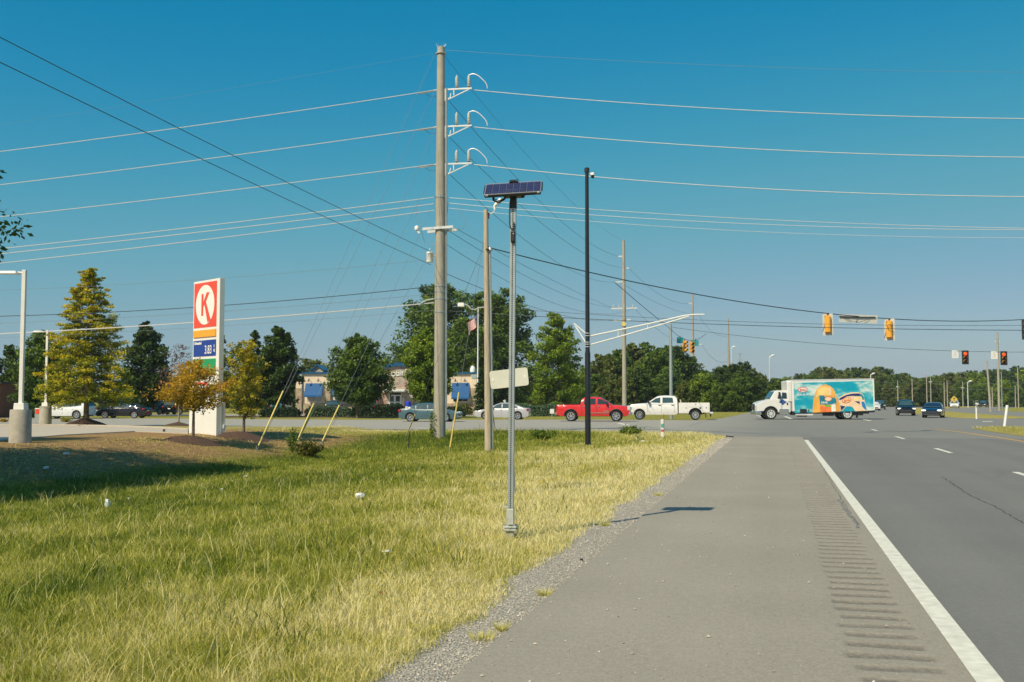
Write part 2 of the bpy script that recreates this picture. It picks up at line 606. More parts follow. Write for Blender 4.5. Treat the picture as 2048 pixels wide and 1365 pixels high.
M_LANE = asphalt('lane_asphalt', (0.122, 0.120, 0.112), (0.236, 0.229, 0.208), 0.8, 0.55, 0.8)
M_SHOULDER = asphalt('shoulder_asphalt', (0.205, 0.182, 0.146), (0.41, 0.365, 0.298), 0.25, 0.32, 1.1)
M_STREET = asphalt('street_asphalt', (0.26, 0.24, 0.205), (0.42, 0.395, 0.34), 0.6, 0.0, 0.6, True)
M_LINEW = pm('worn_white_line', (0.68, 0.65, 0.55), 0.7, 0, 0.16, 9, 0.2, 80)
M_LINEY = pm('worn_yellow_line', (0.62, 0.33, 0.06), 0.7, 0, 0.14, 9, 0.2, 80)


def sheet(name, poly, mat, z=0.0, kind='structure', skirt=0.0):
    mb = MB()
    vs = [(p[0], p[1], z) for p in poly]
    n = len(vs)
    mb.add(vs, [tuple(range(n))])
    if skirt:
        lo = [(p[0], p[1], z - skirt) for p in poly]
        mb.add(vs + lo, [(i, (i + 1) % n, n + (i + 1) % n, n + i) for i in range(n)])
    me = mb.mesh(name, mat)
    bm = bmesh.new(); bm.from_mesh(me)
    bmesh.ops.remove_doubles(bm, verts=bm.verts, dist=1e-5)
    bmesh.ops.recalc_face_normals(bm, faces=bm.faces)
    for f in bm.faces:
        if len(f.verts) == n and abs(f.normal.z) > 0.9 and f.normal.z < 0:
            f.normal_flip()
    bm.to_mesh(me); bm.free()
    o = link(name, me)
    if kind: o['kind'] = kind
    return o


YEND = 48.2
# shoulder with milled rumble grooves cut into it
RX0, RX1 = 0.43, 0.92
xs = [EDGE] + [RX0 + k for k in (-0.05, -0.025, 0.0, 0.025, 0.06, 0.15, 0.245, 0.34, 0.43, 0.465, 0.49, 0.515, 0.54)] + [LINE0]
ys = np.concatenate([[-60, -20, 0], np.arange(3.0, 37, 0.018), [40, 44, YEND]])
grooves = np.concatenate([np.arange(3.4, 21.5, 0.305), np.arange(25.8, 35.6, 0.305)])
gr_ = np.random.RandomState(17)
gl, gr2, gd, gw = gr_.randn(len(grooves)) * 0.014, gr_.randn(len(grooves)) * 0.014, 0.8 + 0.4 * gr_.rand(len(grooves)), 0.082 + 0.012 * gr_.rand(len(grooves))
verts = []
for x in xs:
    zz = np.zeros(len(ys))
    if RX0 - 0.06 < x < RX1 + 0.06:
        for gi, gcen in enumerate(grooves):
            k = float(smooth01((x - RX0 - gl[gi] + 0.02) / 0.05) * smooth01((RX1 + gr2[gi] - x + 0.02) / 0.05))
            dd = np.abs(ys - gcen - 0.012 * math.sin(gi * 1.7 + x * 9))
            zz = np.minimum(zz, np.where(dd < gw[gi], -0.011 * k * gd[gi] * (1 - (dd / gw[gi]) ** 2), 0))
    wob = 0.02 * (vnoise(ys * 0 + 2, ys, 0.7) - 0.5) if x == EDGE else 0
    verts.append(np.stack([np.full(len(ys), x) + wob, ys, zz], -1))
xl = np.stack([verts[0][:, 0] - 0.012, ys, np.full(len(ys), -0.12)], -1)
verts = [xl] + verts
V = np.concatenate(verts)
ncol, nrow = len(verts), len(ys)
idx = np.arange(ncol * nrow).reshape(ncol, nrow)
quads = np.stack([idx[:-1, :-1], idx[1:, :-1], idx[1:, 1:], idx[:-1, 1:]], -1).reshape(-1, 4)
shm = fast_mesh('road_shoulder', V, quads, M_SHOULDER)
a = shm.attributes.new('groove_tone', 'FLOAT', 'POINT'); a.data.foreach_set('value', np.clip(-V[:, 2] / 0.011, 0, 1).astype(np.float32) * (np.abs(V[:, 0] - 0.675) < 0.33))  # colour darkens with groove depth
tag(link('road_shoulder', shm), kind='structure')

sheet('road', [(LINE0, -60), (10.9, -60), (10.9, YEND), (LINE0, YEND)], M_LANE)
sheet('road', [(15.6, -60), (27.2, -60), (27.2, YEND), (15.6, YEND)], M_LANE)
far_left = [at_ground(a, b) for a, b in ((-500, 834.5), (240, 837), (700, 840), (1200, 839.7), (1400, 841), (1440, 837.5), (1475, 831), (1510, 822.5))]
yfar = far_left[-1].y
poly = [(p.x, p.y) for p in NEAR_EDGE] + [(EDGE, YEND), (27.2, YEND), (29.5, 55), (45, 60), (160, 72), (160, 108), (45, 98), (37, 102), (34, 108), (34, yfar)]
poly += [(p.x, p.y) for p in reversed(far_left)]
sheet('cross_street', poly, M_STREET)


def bend(y):
    t = max(0.0, y - 130.0)
    return t * t * 0.0011


ysr = [yfar + k * (520 - yfar) / 24 for k in range(25)]
far_left_x = far_left[-1].x
sheet('far_road', [(far_left_x + bend(y) - bend(yfar), y) for y in ysr] + [(34 + bend(y) - bend(yfar), y) for y in reversed(ysr)], M_STREET)

# painted markings
sheet('edge_line', [(LINE0 + 0.0, -40), (LINE1, -40), (LINE1, 44.6), (LINE0 + 0.0, 44.6)], M_LINEW, 0.004)
d0 = at_ground(1735, 859).y
for k in range(7):
    y1 = d0 - k * 12.19
    sheet('lane_dash', [(5.10, y1 - 3.3), (5.25, y1 - 3.3), (5.25, y1), (5.10, y1)], M_LINEW, 0.004)
yl = [(9.75, -40), (9.6, 20), (9.52, 40), (9.4, 50), (9.2, 57), (8.75, 63.5)]
sheet('median_line', [(x, y) for x, y in yl] + [(x - 0.16, y) for x, y in reversed(yl)], M_LINEY, 0.0045)
# stop bars and crossing arrows of the far approaches seen as pale dashes
for a, b_, c, d_ in (((1515, 831), (1535, 836), (1529, 836.2), (1511, 831)), ((1572, 833), (1586, 838), (1580, 838.4), (1567, 833.2)),
                     ((1240, 846.5), (1262, 850.5), (1252, 851), (1232, 847)), ((830, 856.5), (858, 856.5), (857, 857.2), (829, 857.2)),
                     ((1725, 838.5), (1745, 842), (1738, 842), (1720, 838.6)), ((1965, 843.2), (1985, 843.2), (1985, 844), (1965, 844))):
    sheet('street_marking', [tuple(at_ground(*q).xy) for q in (a, b_, c, d_)], M_LINEW, 0.004)
M_STAIN = pm('tyre_dark_asphalt', (0.115, 0.115, 0.115), 0.8, 0, 0.2, 1.2)
# dark tyre sweep across the mouth of the junction
sw = [(1010, 856, 0.3), (1180, 857.3, 0.5), (1330, 860, 0.7), (1480, 866, 0.8), (1620, 871.5, 0.7), (1740, 876, 0.6), (1850, 882, 0.4)]
top = []; bot = []
for a, b_, w in sw:
    p = at_ground(a, b_); top.append((p.x, p.y + w)); bot.append((p.x, p.y - w))
M_SWEEP = pm('worn_wheel_path', (0.185, 0.180, 0.168), 0.85, 0, 0.22, 0.9)
sheet('wheel_path', top + bot[::-1], M_SWEEP, 0.002)


# long ragged crack in the second lane and a scuffed tar strip by the edge line
def ragged(name, pts, w0, w1, mat, seed, z=0.003):
    rg = random.Random(seed)
    top, bot = [], []
    for (a, b_), (c, d_) in zip(pts[:-1], pts[1:]):
        p, q = at_ground(a, b_), at_ground(c, d_)
        N = max(4, int((q - p).length / 0.16))
        for k in range(N):
            r = p.lerp(q, k / N); w = rg.uniform(w0, w1); j = rg.uniform(-0.025, 0.025)
            top.append((r.x + j + w / 2, r.y)); bot.append((r.x + j - w / 2, r.y))
    sheet(name, top + bot[::-1], mat, z)


M_CRACK = pm('dark_crack', (0.055, 0.053, 0.05), 0.95, 0, 0.3, 20)  # even dark colour of the cracks
ragged('road_crack', [(1886, 955), (1935, 988), (1985, 1012), (2048, 1046), (2120, 1090)], 0.006, 0.026, M_CRACK, 4)
ragged('road_crack', [(1640, 925), (1662, 965), (1690, 1012), (1716, 1052)], 0.003, 0.010, M_CRACK, 5)
ragged('tar_scuff', [(1676, 1000), (1700, 1032), (1722, 1060)], 0.02, 0.06, pm('tar', (0.19, 0.178, 0.155), 0.7, 0, 0.3, 9), 6, 0.0025)


def mound(name, poly, h, mat, z0=0.0, inset=0.6, kind='structure'):
    """low raised island: outline at z0, a second ring moved inwards and raised"""
    c = Vector((sum(p[0] for p in poly) / len(poly), sum(p[1] for p in poly) / len(poly)))
    n = len(poly)
    ring = []
    for i in range(n):
        p = Vector(poly[i]); a = Vector(poly[i - 1]); b = Vector(poly[(i + 1) % n])
        t = (b - a).normalized(); nr = Vector((-t.y, t.x))
        ring.append((p.x + nr.x * inset, p.y + nr.y * inset, z0 + h))
    mb = MB()
    lo = [(p[0], p[1], z0 - 0.05) for p in poly]
    lo2 = [(p[0], p[1], z0 + 0.02) for p in poly]
    mb.add(lo + lo2 + ring, [(i, (i + 1) % n, n + (i + 1) % n, n + i) for i in range(n)] +
           [(n + i, n + (i + 1) % n, 2 * n + (i + 1) % n, 2 * n + i) for i in range(n)] + [tuple(range(2 * n, 3 * n))])
    me = mb.mesh(name, mat, 60)
    for nm, v in (('dry', 0.72), ('soil', 0.0), ('gravel', 0.0)):
        a = me.attributes.new(nm, 'FLOAT', 'POINT'); a.data.foreach_set('value', [v] * len(me.vertices))
    o = link(name, me)
    if kind: o['kind'] = kind
    return o


MED_A = [(10.9, -50), (15.4, -50), (15.4, 58), (15.2, 62), (14.4, 65), (13.0, 66.8), (11.6, 66.6), (10.95, 65), (10.75, 60), (10.85, 40)]
mound('median', MED_A, 0.12, M_GROUND)
yb = [106 + k * 14 for k in range(20)]
MED_B = [(16.8, 104.5), (18.5, 103.4), (21, 103.6), (22.6, 105)] + [(23 + bend(y) * 1.0, y) for y in yb] + [(16.5 + bend(y), y) for y in reversed(yb)]
mound('median', MED_B, 0.12, M_GROUND)


# ------------------------------------------------------------------ filling-station forecourt
def gp(px, py, z): return tuple(at_ground(px, py, z).xy)


M_LOT = asphalt('forecourt_concrete', (0.38, 0.32, 0.25), (0.56, 0.49, 0.40), 0.0, 0.0, 0.3)
LOT_Z = 0.22
lot_near = [gp(-600, 915, LOT_Z), gp(-150, 893, LOT_Z), gp(0, 880.5, LOT_Z), gp(130, 869.5, LOT_Z), gp(270, 862.5, LOT_Z), gp(376, 866.5, LOT_Z)]
lot_far = [gp(376, 860.5, LOT_Z), gp(330, 857, LOT_Z), gp(250, 854, LOT_Z), gp(120, 851.5, LOT_Z), gp(0, 851, LOT_Z), gp(-600, 851, LOT_Z)]
sheet('forecourt', lot_near + lot_far, M_LOT, LOT_Z, skirt=0.25)
mb = MB()
cur = [Vector((*p, LOT_Z - 0.01)) for p in lot_far]
sec = []
for i, p in enumerate(cur):
    d_ = (cur[min(i + 1, len(cur) - 1)] - cur[max(i - 1, 0)]).normalized(); nr = Vector((d_.y, -d_.x, 0))
    sec.append([p - nr * 0.0 + Vector((0, 0, -0.3)), p + Vector((0, 0, 0.05)), p + nr * 0.05 + Vector((0, 0, 0.08)), p + nr * 0.18 + Vector((0, 0, 0.08)), p + nr * 0.2 + Vector((0, 0, -0.3))])
vs = [q for s_ in sec for q in s_]
mb.add(vs, [(i * 5 + j, i * 5 + j + 1, (i + 1) * 5 + j + 1, (i + 1) * 5 + j) for i in range(len(sec) - 1) for j in range(4)] + [(0, 1, 2, 3, 4)])
mb.build('kerb', pm('kerb_concrete', (0.44, 0.37, 0.28), 0.85, 0, 0.12, 4, 0.2, 50))['kind'] = 'structure'

# ------------------------------------------------------------------ grass, gravel and flowers
rng = np.random.RandomState(11)


def blades(name, N, region, width, hgt, mat, tone_fn, pw=1.7, zmin=3.5, zmax=60.0, seed=1):
    rg = np.random.RandomState(seed)
    u0, u1 = -0.62, 0.62
    # sample in polar-ish camera space so that blades thin out with distance, world placed
    k = rg.rand(N)
    e = 2 - pw
    Zs = (zmin ** e + k * (zmax ** e - zmin ** e)) ** (1 / e)
    us = u0 + (u1 - u0) * rg.rand(N)
    lat = us * Zs
    x = lat * _rx + Zs * _fx; y = lat * _ry + Zs * _fy
    keep = region(x, y, rg)
    x, y, Zs = x[keep], y[keep], Zs[keep]
    n = len(x)
    z = ground_z(x, y) - 0.005
    h = hgt(x, y, Zs, rg)
    w = width(Zs) * (0.7 + 0.6 * rg.rand(n))
    az = rg.rand(n) * 2 * math.pi
    lean = h * (0.25 + 0.85 * rg.rand(n) ** 1.3)
    la = rg.rand(n) * 2 * math.pi
    dx, dy = np.cos(la) * lean, np.sin(la) * lean
    wx, wy = np.cos(az) * w / 2, np.sin(az) * w / 2
    P = np.zeros((n, 5, 3))
    P[:, 0] = np.stack([x - wx, y - wy, z], -1); P[:, 1] = np.stack([x + wx, y + wy, z], -1)
    mx_, my_ = x + dx * 0.35, y + dy * 0.35
    P[:, 2] = np.stack([mx_ + wx * .8, my_ + wy * .8, z + h * 0.62], -1); P[:, 3] = np.stack([mx_ - wx * .8, my_ - wy * .8, z + h * 0.62], -1)
    P[:, 4] = np.stack([x + dx, y + dy, z + h], -1)
    b = np.arange(n)[:, None] * 5
    T = np.concatenate([b + np.array([[0, 1, 2]]), b + np.array([[0, 2, 3]]), b + np.array([[3, 2, 4]])])
    tone = np.repeat(np.clip(tone_fn(x, y, rg), 0, 1), 5)
    me = fast_mesh(name, P.reshape(-1, 3), T, mat, tone)
    return link(name, me)


M_GRASS = leaf_mat('grass_blades', [(0.075, 0.120, 0.012), (0.205, 0.240, 0.020), (0.365, 0.370, 0.042), (0.64, 0.56, 0.18), (0.82, 0.73, 0.40)], 0.30, 0.6)


def verge(x, y, rg):
    ge = gravel_edge(y)
    k = (x < ge + 0.10 * rg.rand(len(x))) & (x > -24.5) & (at_edge_dist(x, y) > 0.1) & (y > 1.5)
    thin = soil_amount(x, y)
    k &= rg.rand(len(x)) > thin * 0.75
    # forecourt itself carries no grass
    k &= ~((x < -23.6) & (y < 44))
    return k


def verge_h(x, y, Z, rg):
    n = len(x)
    hh = 0.040 + 0.062 * rg.rand(n) + 0.08 * np.clip(vnoise(x, y, 0.8) - 0.45, 0, 1) + 0.07 * np.clip(vnoise(x + 20, y, 3.1) - 0.5, 0, 1)
    tall = rg.rand(n) > 0.992
    hh = np.where(tall, hh * 2.4, hh)
    s = -2.35 - x
    hh = hh * (0.55 + 0.45 * smooth01(s / 1.2))
    hh = np.where(x < -18.5, hh * 0.55, hh)
    ed = at_edge_dist(x, y)
    hh = np.where((ed < 7) & (x > -16), hh * 1.5, hh)
    return hh * (1 + Z * 0.006)


def verge_tone(x, y, rg):
    return dryness(x, y) + 0.52 * (rg.rand(len(x)) - 0.5) - 0.02 + 0.35 * (vnoise(x + 3, y + 8, 0.22) - 0.5)


tag(blades('grass', 700000, verge, lambda Z: 0.0026 + 0.00036 * Z, verge_h, M_GRASS, verge_tone),
    'mown roadside grass, straw coloured by the gravel and greener in the ditch', 'grass', kind='stuff')


tag(blades('coarse_grass', 26000, lambda x, y, rg: verge(x, y, rg) & (vnoise(x + 31, y + 17, 0.55) > 0.66) & (x < -3.0), lambda Z: 0.006 + 0.0003 * Z,
           lambda x, y, Z, rg: 0.10 + 0.14 * rg.rand(len(x)), M_GRASS, lambda x, y, rg: 0.02 + 0.3 * rg.rand(len(x)) ** 2, 1.7, 3.5, 40, 21),
    'coarser dark green blades standing in clumps through the verge', 'grass', kind='stuff')
tag(blades('dry_stalks', 9000, verge, lambda Z: 0.0028 + 0.0002 * Z, lambda x, y, Z, rg: 0.14 + 0.22 * rg.rand(len(x)) ** 2, M_GRASS,
           lambda x, y, rg: 0.8 + 0.2 * rg.rand(len(x)), 1.7, 3.5, 30, 22),
    'thin pale dry stalks scattered through the verge', 'grass', kind='stuff')


def med_region(x, y, rg):
    return (x > 10.95) & (x < 15.3) & (y > 40) & (y < 66)


tag(blades('grass', 60000, med_region, lambda Z: 0.004 + 0.0005 * Z, lambda x, y, Z, rg: 0.16 + 0.14 * rg.rand(len(x)), M_GRASS,
           lambda x, y, rg: 0.62 + 0.5 * (rg.rand(len(x)) - 0.5), 1.2, 40, 75, 3),
    'yellowing grass on the nose of the raised median', 'grass', kind='stuff')

# gravel: angular stones strewn along the pavement edge
def stones(name, xs, ys, zs, sz, mat, seed):
    rg = np.random.RandomState(seed)
    n = len(xs)
    base8 = np.array([[1, 0, 0], [-1, 0, 0], [0, 1, 0], [0, -1, 0], [0, 0, 1], [0, 0, -.6]], float)
    tri = np.array([[0, 2, 4], [2, 1, 4], [1, 3, 4], [3, 0, 4], [2, 0, 5], [1, 2, 5], [3, 1, 5], [0, 3, 5]])
    P = base8[None] * (0.6 + 0.7 * rg.rand(n, 6, 3)) * sz[:, None, None] * np.array([1, 1, 0.75])
    a = rg.rand(n) * 6.28; c, s = np.cos(a)[:, None], np.sin(a)[:, None]
    X = P[..., 0] * c - P[..., 1] * s; Y = P[..., 0] * s + P[..., 1] * c
    V = np.stack([X + xs[:, None], Y + ys[:, None], P[..., 2] + (zs + sz * 0.35)[:, None]], -1)
    T = (np.arange(n)[:, None, None] * 6 + tri[None]).reshape(-1, 3)
    return link(name, fast_mesh(name, V.reshape(-1, 3), T, mat, np.repeat(rg.rand(n), 6)))


M_STONE = leaf_mat('gravel_stone', [(0.24, 0.215, 0.18), (0.42, 0.38, 0.32), (0.47, 0.43, 0.36), (0.62, 0.57, 0.49)], 0.0, 0.85)
n = 16000
yy = 2.5 + 44 * rng.rand(n) ** 2.0
xx = EDGE - 0.015 - (EDGE - gravel_edge(yy) + 0.08) * rng.rand(n)
tag(stones('gravel', xx, yy, ground_z(xx, yy), 0.003 + 0.008 * rng.rand(n) ** 2.5 + 0.0002 * yy, M_STONE, 4),
    'grey crushed gravel along the pavement edge', 'gravel', kind='stuff')
n = 420
yy = 4 + 20 * rng.rand(n) ** 1.6
xx = EDGE + 0.05 + 2.8 * rng.rand(n) ** 1.8
tag(stones('loose_stones', xx, yy, np.zeros(n), 0.005 + 0.011 * rng.rand(n) ** 3, M_STONE, 6),
    'small loose stones scattered over the paved shoulder', 'stones', kind='stuff')

# dandelion-yellow weeds along the verge
M_FLOWER = leaf_mat('yellow_flower', [(0.62, 0.42, 0.02), (0.75, 0.55, 0.04)], 0.2)
n = 620
cl = rng.rand(26, 2)
cx_ = -2.5 - 2.2 * cl[:, 0]; cy_ = 6 + 41 * cl[:, 1] ** 0.7
k = rng.randint(0, 26, n)
fx = cx_[k] + rng.randn(n) * 0.22; fy = cy_[k] + rng.randn(n) * 0.8
ok = (fx < gravel_edge(fy) - 0.03)
fx, fy = fx[ok], fy[ok]; n = len(fx)
fz = ground_z(fx, fy) + 0.09 + 0.06 * rng.rand(n)
r_ = 0.006 + 0.007 * rng.rand(n) + 0.0003 * fy
a6 = np.arange(6) * math.pi / 3
P = np.stack([fx[:, None] + r_[:, None] * np.cos(a6), fy[:, None] + r_[:, None] * np.sin(a6), fz[:, None] + 0.3 * r_[:, None] * np.sin(a6 * 2 + 1)], -1)
Q = np.arange(n * 6).reshape(n, 6)
tag(link('wildflowers', fast_mesh('wildflowers', P.reshape(-1, 3), Q, M_FLOWER, np.repeat(rng.rand(n), 6))),
    'tiny yellow flowers scattered through the dry verge', 'flowers', kind='stuff')
# ================================================================== poles, wires, signals, signs
M_WIREL = pm('bright_conductor', (0.62, 0.62, 0.60), 0.4, 0.1, 0.05, 3)
M_WIRED = pm('dark_cable', (0.03, 0.045, 0.055), 0.55, 0, 0.1, 3)
M_WIREG = pm('grey_strand', (0.22, 0.25, 0.27), 0.5, 0.2, 0.1, 3)
M_INSUL = pm('grey_porcelain', (0.46, 0.47, 0.43), 0.35, 0, 0.12, 10)
M_GUARD = pm('yellow_guy_guard', (0.72, 0.56, 0.16), 0.55, 0, 0.12, 5)
M_WOOD = pm('weathered_pole_wood', (0.44, 0.37, 0.28), 0.9, 0, 0.32, 7, 0.5, 35)


def wood_grain(m):
    nt = m.node_tree
    no = [k for k in nt.nodes if k.type == 'TEX_NOISE'][0]
    mp = nt.nodes.new('ShaderNodeMapping'); mp.inputs['Scale'].default_value = (6, 6, 0.25)
    tc = [k for k in nt.nodes if k.type == 'TEX_COORD'][0]
    nt.links.new(tc.outputs['Object'], mp.inputs['Vector']); nt.links.new(mp.outputs[0], no.inputs['Vector'])


wood_grain(M_WOOD)


def span_fn(A, B, fits):
    """A=(px,py,Z) near end, B=(px,py|None,Z) other end; parabola fitted through the points in fits"""
    a = at_dist(*A)
    b = at_dist(B[0], B[1] if B[1] is not None else 600, B[2])
    if B[1] is None: hb = None
    else: hb = b.z
    rows, rhs = [], []
    la, fa = a.x * _rx + a.y * _ry, fwd_of(a)
    lb, fb = b.x * _rx + b.y * _ry, fwd_of(b)
    for px, py in fits:
        u, f, w = ray(px, py); k = u / f
        t = (k * fa - la) / ((lb - la) - k * (fb - fa))
        h = EYE + (w / f) * (fa + (fb - fa) * t)
        if hb is None:
            rows.append([t, -4 * t * (1 - t)]); rhs.append(h - a.z)
        else:
            rows.append([-4 * t * (1 - t)]); rhs.append(h - a.z - (hb - a.z) * t)
    if rows:
        sol = np.linalg.lstsq(np.array(rows), np.array(rhs), rcond=None)[0]
    else:
        sol = [0.3]
    if hb is None: dh, sag = sol[0], sol[1]
    else: dh, sag = hb - a.z, sol[0]

    def fn(t):
        return Vector((a.x + (b.x - a.x) * t, a.y + (b.y - a.y) * t, a.z + dh * t - 4 * sag * t * (1 - t)))

    def at_px(px, py):
        u, f, w = ray(px, py); k = u / f
        return (k * fa - la) / ((lb - la) - k * (fb - fa))
    fn.at_px = at_px
    return fn


def wire(name, label, A, B, fits, r, mat, n=24, cat='wire'):
    fn = span_fn(A, B, fits)
    o = MB().tube([fn(i / n) for i in range(n + 1)], r, 5).build(name, mat, smooth=60, fix=False)
    tag(o, label, cat, 'overhead wires')
    return fn


# ------------------------------------------------------------------ the tall utility pole
PP = base(879, 877)
ZP = fwd_of(PP)
SP = ZP / FOC


def pz(py, Z=ZP): return at_dist(879, py, Z).z


STREET_A = R(5.0)
pole = thing('utility_pole', 'tall grey concrete utility pole with three insulator brackets beside the ditch', 'utility pole', PP, STREET_A)
bz = PP.z


def lz(py): return pz(py) - bz


def lx(px): return (px - 879) * SP


H1 = lz(95)
MB().lathe([(0.01, -0.3), (0.30, -0.3), (0.292, 0.5), (0.27, H1 * 0.3), (0.235, H1 * 0.62), (0.185, H1), (0.01, H1 + 0.02)], 20).build('shaft', M_POLEC, pole, smooth=50)
mb = MB()
for k in range(10):
    t = k / 10 * 6.283
    mb.tube([(0.12 * math.cos(t), 0.12 * math.sin(t), H1 - 0.02), (0.26 * math.cos(t), 0.26 * math.sin(t), H1 + 0.16)], 0.006, 4)
mb.lathe([(0.26, H1 - 0.34), (0.27, H1 - 0.30), (0.19, H1 - 0.28)], 12)
mb.build('bird_guard', M_STEELWHITE, pole)
for k, yb in enumerate((180, 254, 329)):
    za = lz(yb)
    br = MB()
    x0, x1 = lx(887), lx(943)
    br.box(((x0 + x1) / 2, 0, za), (x1 - x0, 0.07, 0.075))
    br.box((x0 + 0.03, 0, za - 0.28), (0.06, 0.08, 0.58))
    br.box((x0 - 0.05, 0, za - 0.28), (0.04, 0.12, 0.66))
    br.box((lx(906), 0, za - 0.17), (0.045, 0.05, 0.27))
    p0, p1 = Vector((x0 + 0.03, 0, za - 0.56)), Vector((lx(937), 0, za - 0.045))
    br.tube([p0, p1], 0.035, 4)
    br.tube([(x0 + 0.06, 0, za - 0.42), (lx(898), 0, za - 0.46), (lx(900), 0, za - 0.2)], 0.03, 4)
    B = br.build('bracket', M_STEELWHITE, pole)
    for px_, hh in ((912, 0.60), (937, 0.60)):
        prof = [(0.01, 0)]
        for j in range(7):
            zz = 0.05 + j * 0.075
            prof += [(0.075, zz), (0.105 - 0.004 * j, zz + 0.025), (0.075, zz + 0.045)]
        prof += [(0.035, hh), (0.03, hh + 0.05), (0.005, hh + 0.06)]
        MB().lathe(prof, 12, (lx(px_), 0, za + 0.035)).build('insulator', M_INSUL, B, smooth=50)
    xa, xb = lx(937), lx(975)
    loop = [Vector((xa + (xb - xa) * (0.5 - 0.5 * math.cos(math.pi * t)) ** 0.9, 0, za + 0.62 + 0.10 * math.sin(math.pi * min(1, t * 1.5)) - (0.66) * max(0, t - 0.25) ** 1.7 / 0.75 ** 1.7)) for t in [i / 14 for i in range(15)]]
    MB().tube(loop, 0.026, 6).build('jumper_loop', M_STEELWHITE, B, smooth=60)
    # strain insulator and slack jumper on the left of the shaft
    MB().tube([(-0.2, 0, za), (lx(845), 0, za - 0.10), (lx(832), 0, za - 0.12)], 0.038, 6).build('strain_insulator', M_STEELWHITE, B, smooth=60)
    MB().tube([(lx(846), 0.05, za - 0.12), (lx(855), 0.08, za - 0.27), (-0.2, 0.05, za - 0.30)], 0.010, 5).build('jumper', M_WIRED, B)
MB().cyl((0.34, -0.06, 0.9), (0.29, -0.06, lz(178)), 0.045, n=8).build('conduit', M_GALV, pole, smooth=40)
# double crossarm with cut-outs and can
ca = MB()
zc = lz(458)
ca.box(((lx(845) + lx(908)) / 2, -0.27, zc), (lx(908) - lx(845), 0.10, 0.12), rz=0.0, rot=Matrix.Rotation(-0.05, 3, 'Y'))
ca.box(((lx(850) + lx(912)) / 2, 0.27, zc - 0.06), (lx(912) - lx(850), 0.10, 0.12), rot=Matrix.Rotation(-0.05, 3, 'Y'))
C = ca.build('crossarm', M_STEELWHITE, pole)
MB().lathe([(0.01, -0.12), (0.10, -0.10), (0.13, 0.0), (0.08, 0.10), (0.01, 0.13)], 10, (lx(833), -0.25, zc + 0.02)).build('cutout', M_WHITE, C, smooth=50)
MB().tube([(lx(833), -0.25, zc - 0.1), (lx(839), -0.25, zc - 0.24)], 0.05, 6).build('cutout', M_WHITE, C)
mb = MB().lathe([(0.01, 0), (0.16, 0.0), (0.17, 0.03), (0.17, 0.42), (0.19, 0.44), (0.15, 0.50), (0.01, 0.52)], 14, (lx(858.5), -0.1, lz(525)))
mb.tube([(lx(858.5), -0.1, lz(512)), (0, 0, lz(512))], 0.04, 5)
mb.tube([(lx(858.5), -0.1, lz(505) + 0.1), (lx(858.5), -0.1, lz(497))], 0.022, 6)
mb.build('transformer_can', M_WHITE, pole, smooth=45)
for yb in (395, 573, 584, 598, 625):
    rr = 0.20 + 0.09 * (yb - 95) / 780
    MB().lathe([(rr + 0.005, -0.03), (rr + 0.022, -0.03), (rr + 0.022, 0.03), (rr + 0.005, 0.03)], 18, (0, 0, lz(yb))).build('band', M_GALV, pole, smooth=30)
mb = MB()
mb.tube([(-0.2, -0.1, lz(598)), (-0.6, -0.1, lz(600)), (-0.95, -0.1, lz(607))], 0.03, 5)
mb.build('cable_dead_end', M_STEELWHITE, pole)
mb = MB()
mb.tube([(lx(828), 0, lz(405)), (lx(830), 0, lz(430)), (lx(838), 0, lz(455)), (lx(847), 0, lz(485)), (lx(868), 0, lz(490))], 0.012, 4)
mb.tube([(lx(895), 0, lz(405)), (lx(892), 0, lz(440)), (lx(905), 0, lz(457))], 0.012, 4)
mb.tube([(lx(918), 0, lz(396)), (lx(920), 0, lz(425)), (lx(931), 0, lz(445)), (lx(925), 0, lz(460)), (lx(912), 0, lz(458))], 0.012, 4)
mb.build('tap_leads', M_WIREG, pole)
# vine climbing the foot
M_VINE = leaf_mat('vine_leaf', [(0.03, 0.07, 0.01), (0.10, 0.17, 0.02), (0.2, 0.28, 0.03)], 0.3)


def leaf_cloud(name, P, size, mat, parent, seed=1, tone=None, flat=0.0):
    rg = np.random.RandomState(seed)
    n = len(P)
    a = rg.randn(n, 3); a /= np.linalg.norm(a, axis=1)[:, None]
    b = rg.randn(n, 3)
    if flat:
        a[:, 2] *= (1 - flat); b[:, 2] *= (1 - flat)
        a /= np.linalg.norm(a, axis=1)[:, None]
    b -= a * (a * b).sum(1)[:, None]; b /= np.linalg.norm(b, axis=1)[:, None]
    s = np.asarray(size) * (0.6 + 0.8 * rg.rand(n)); s = s[:, None]
    V = np.stack([P + a * s, P + b * s * 0.55 + a * s * 0.1, P - a * s, P - b * s * 0.55 + a * s * 0.1], 1)
    Q = np.arange(n * 4).reshape(n, 4)
    t = rg.rand(n) if tone is None else np.clip(tone + 0.25 * (rg.rand(n) - 0.5), 0, 1)
    return link(name, fast_mesh(name, V.reshape(-1, 3), Q, mat, np.repeat(t, 4)), parent)


rg = np.random.RandomState(2)
n = 420
hh = rg.rand(n) ** 1.4 * 1.25
aa = math.pi + (rg.rand(n) - 0.5) * 2.6
P = np.stack([np.cos(aa) * (0.32 + 0.12 * rg.rand(n)) - 0.04, np.sin(aa) * (0.32 + 0.10 * rg.rand(n)), hh], -1)
leaf_cloud('vine', P, 0.05, M_VINE, pole, 3)

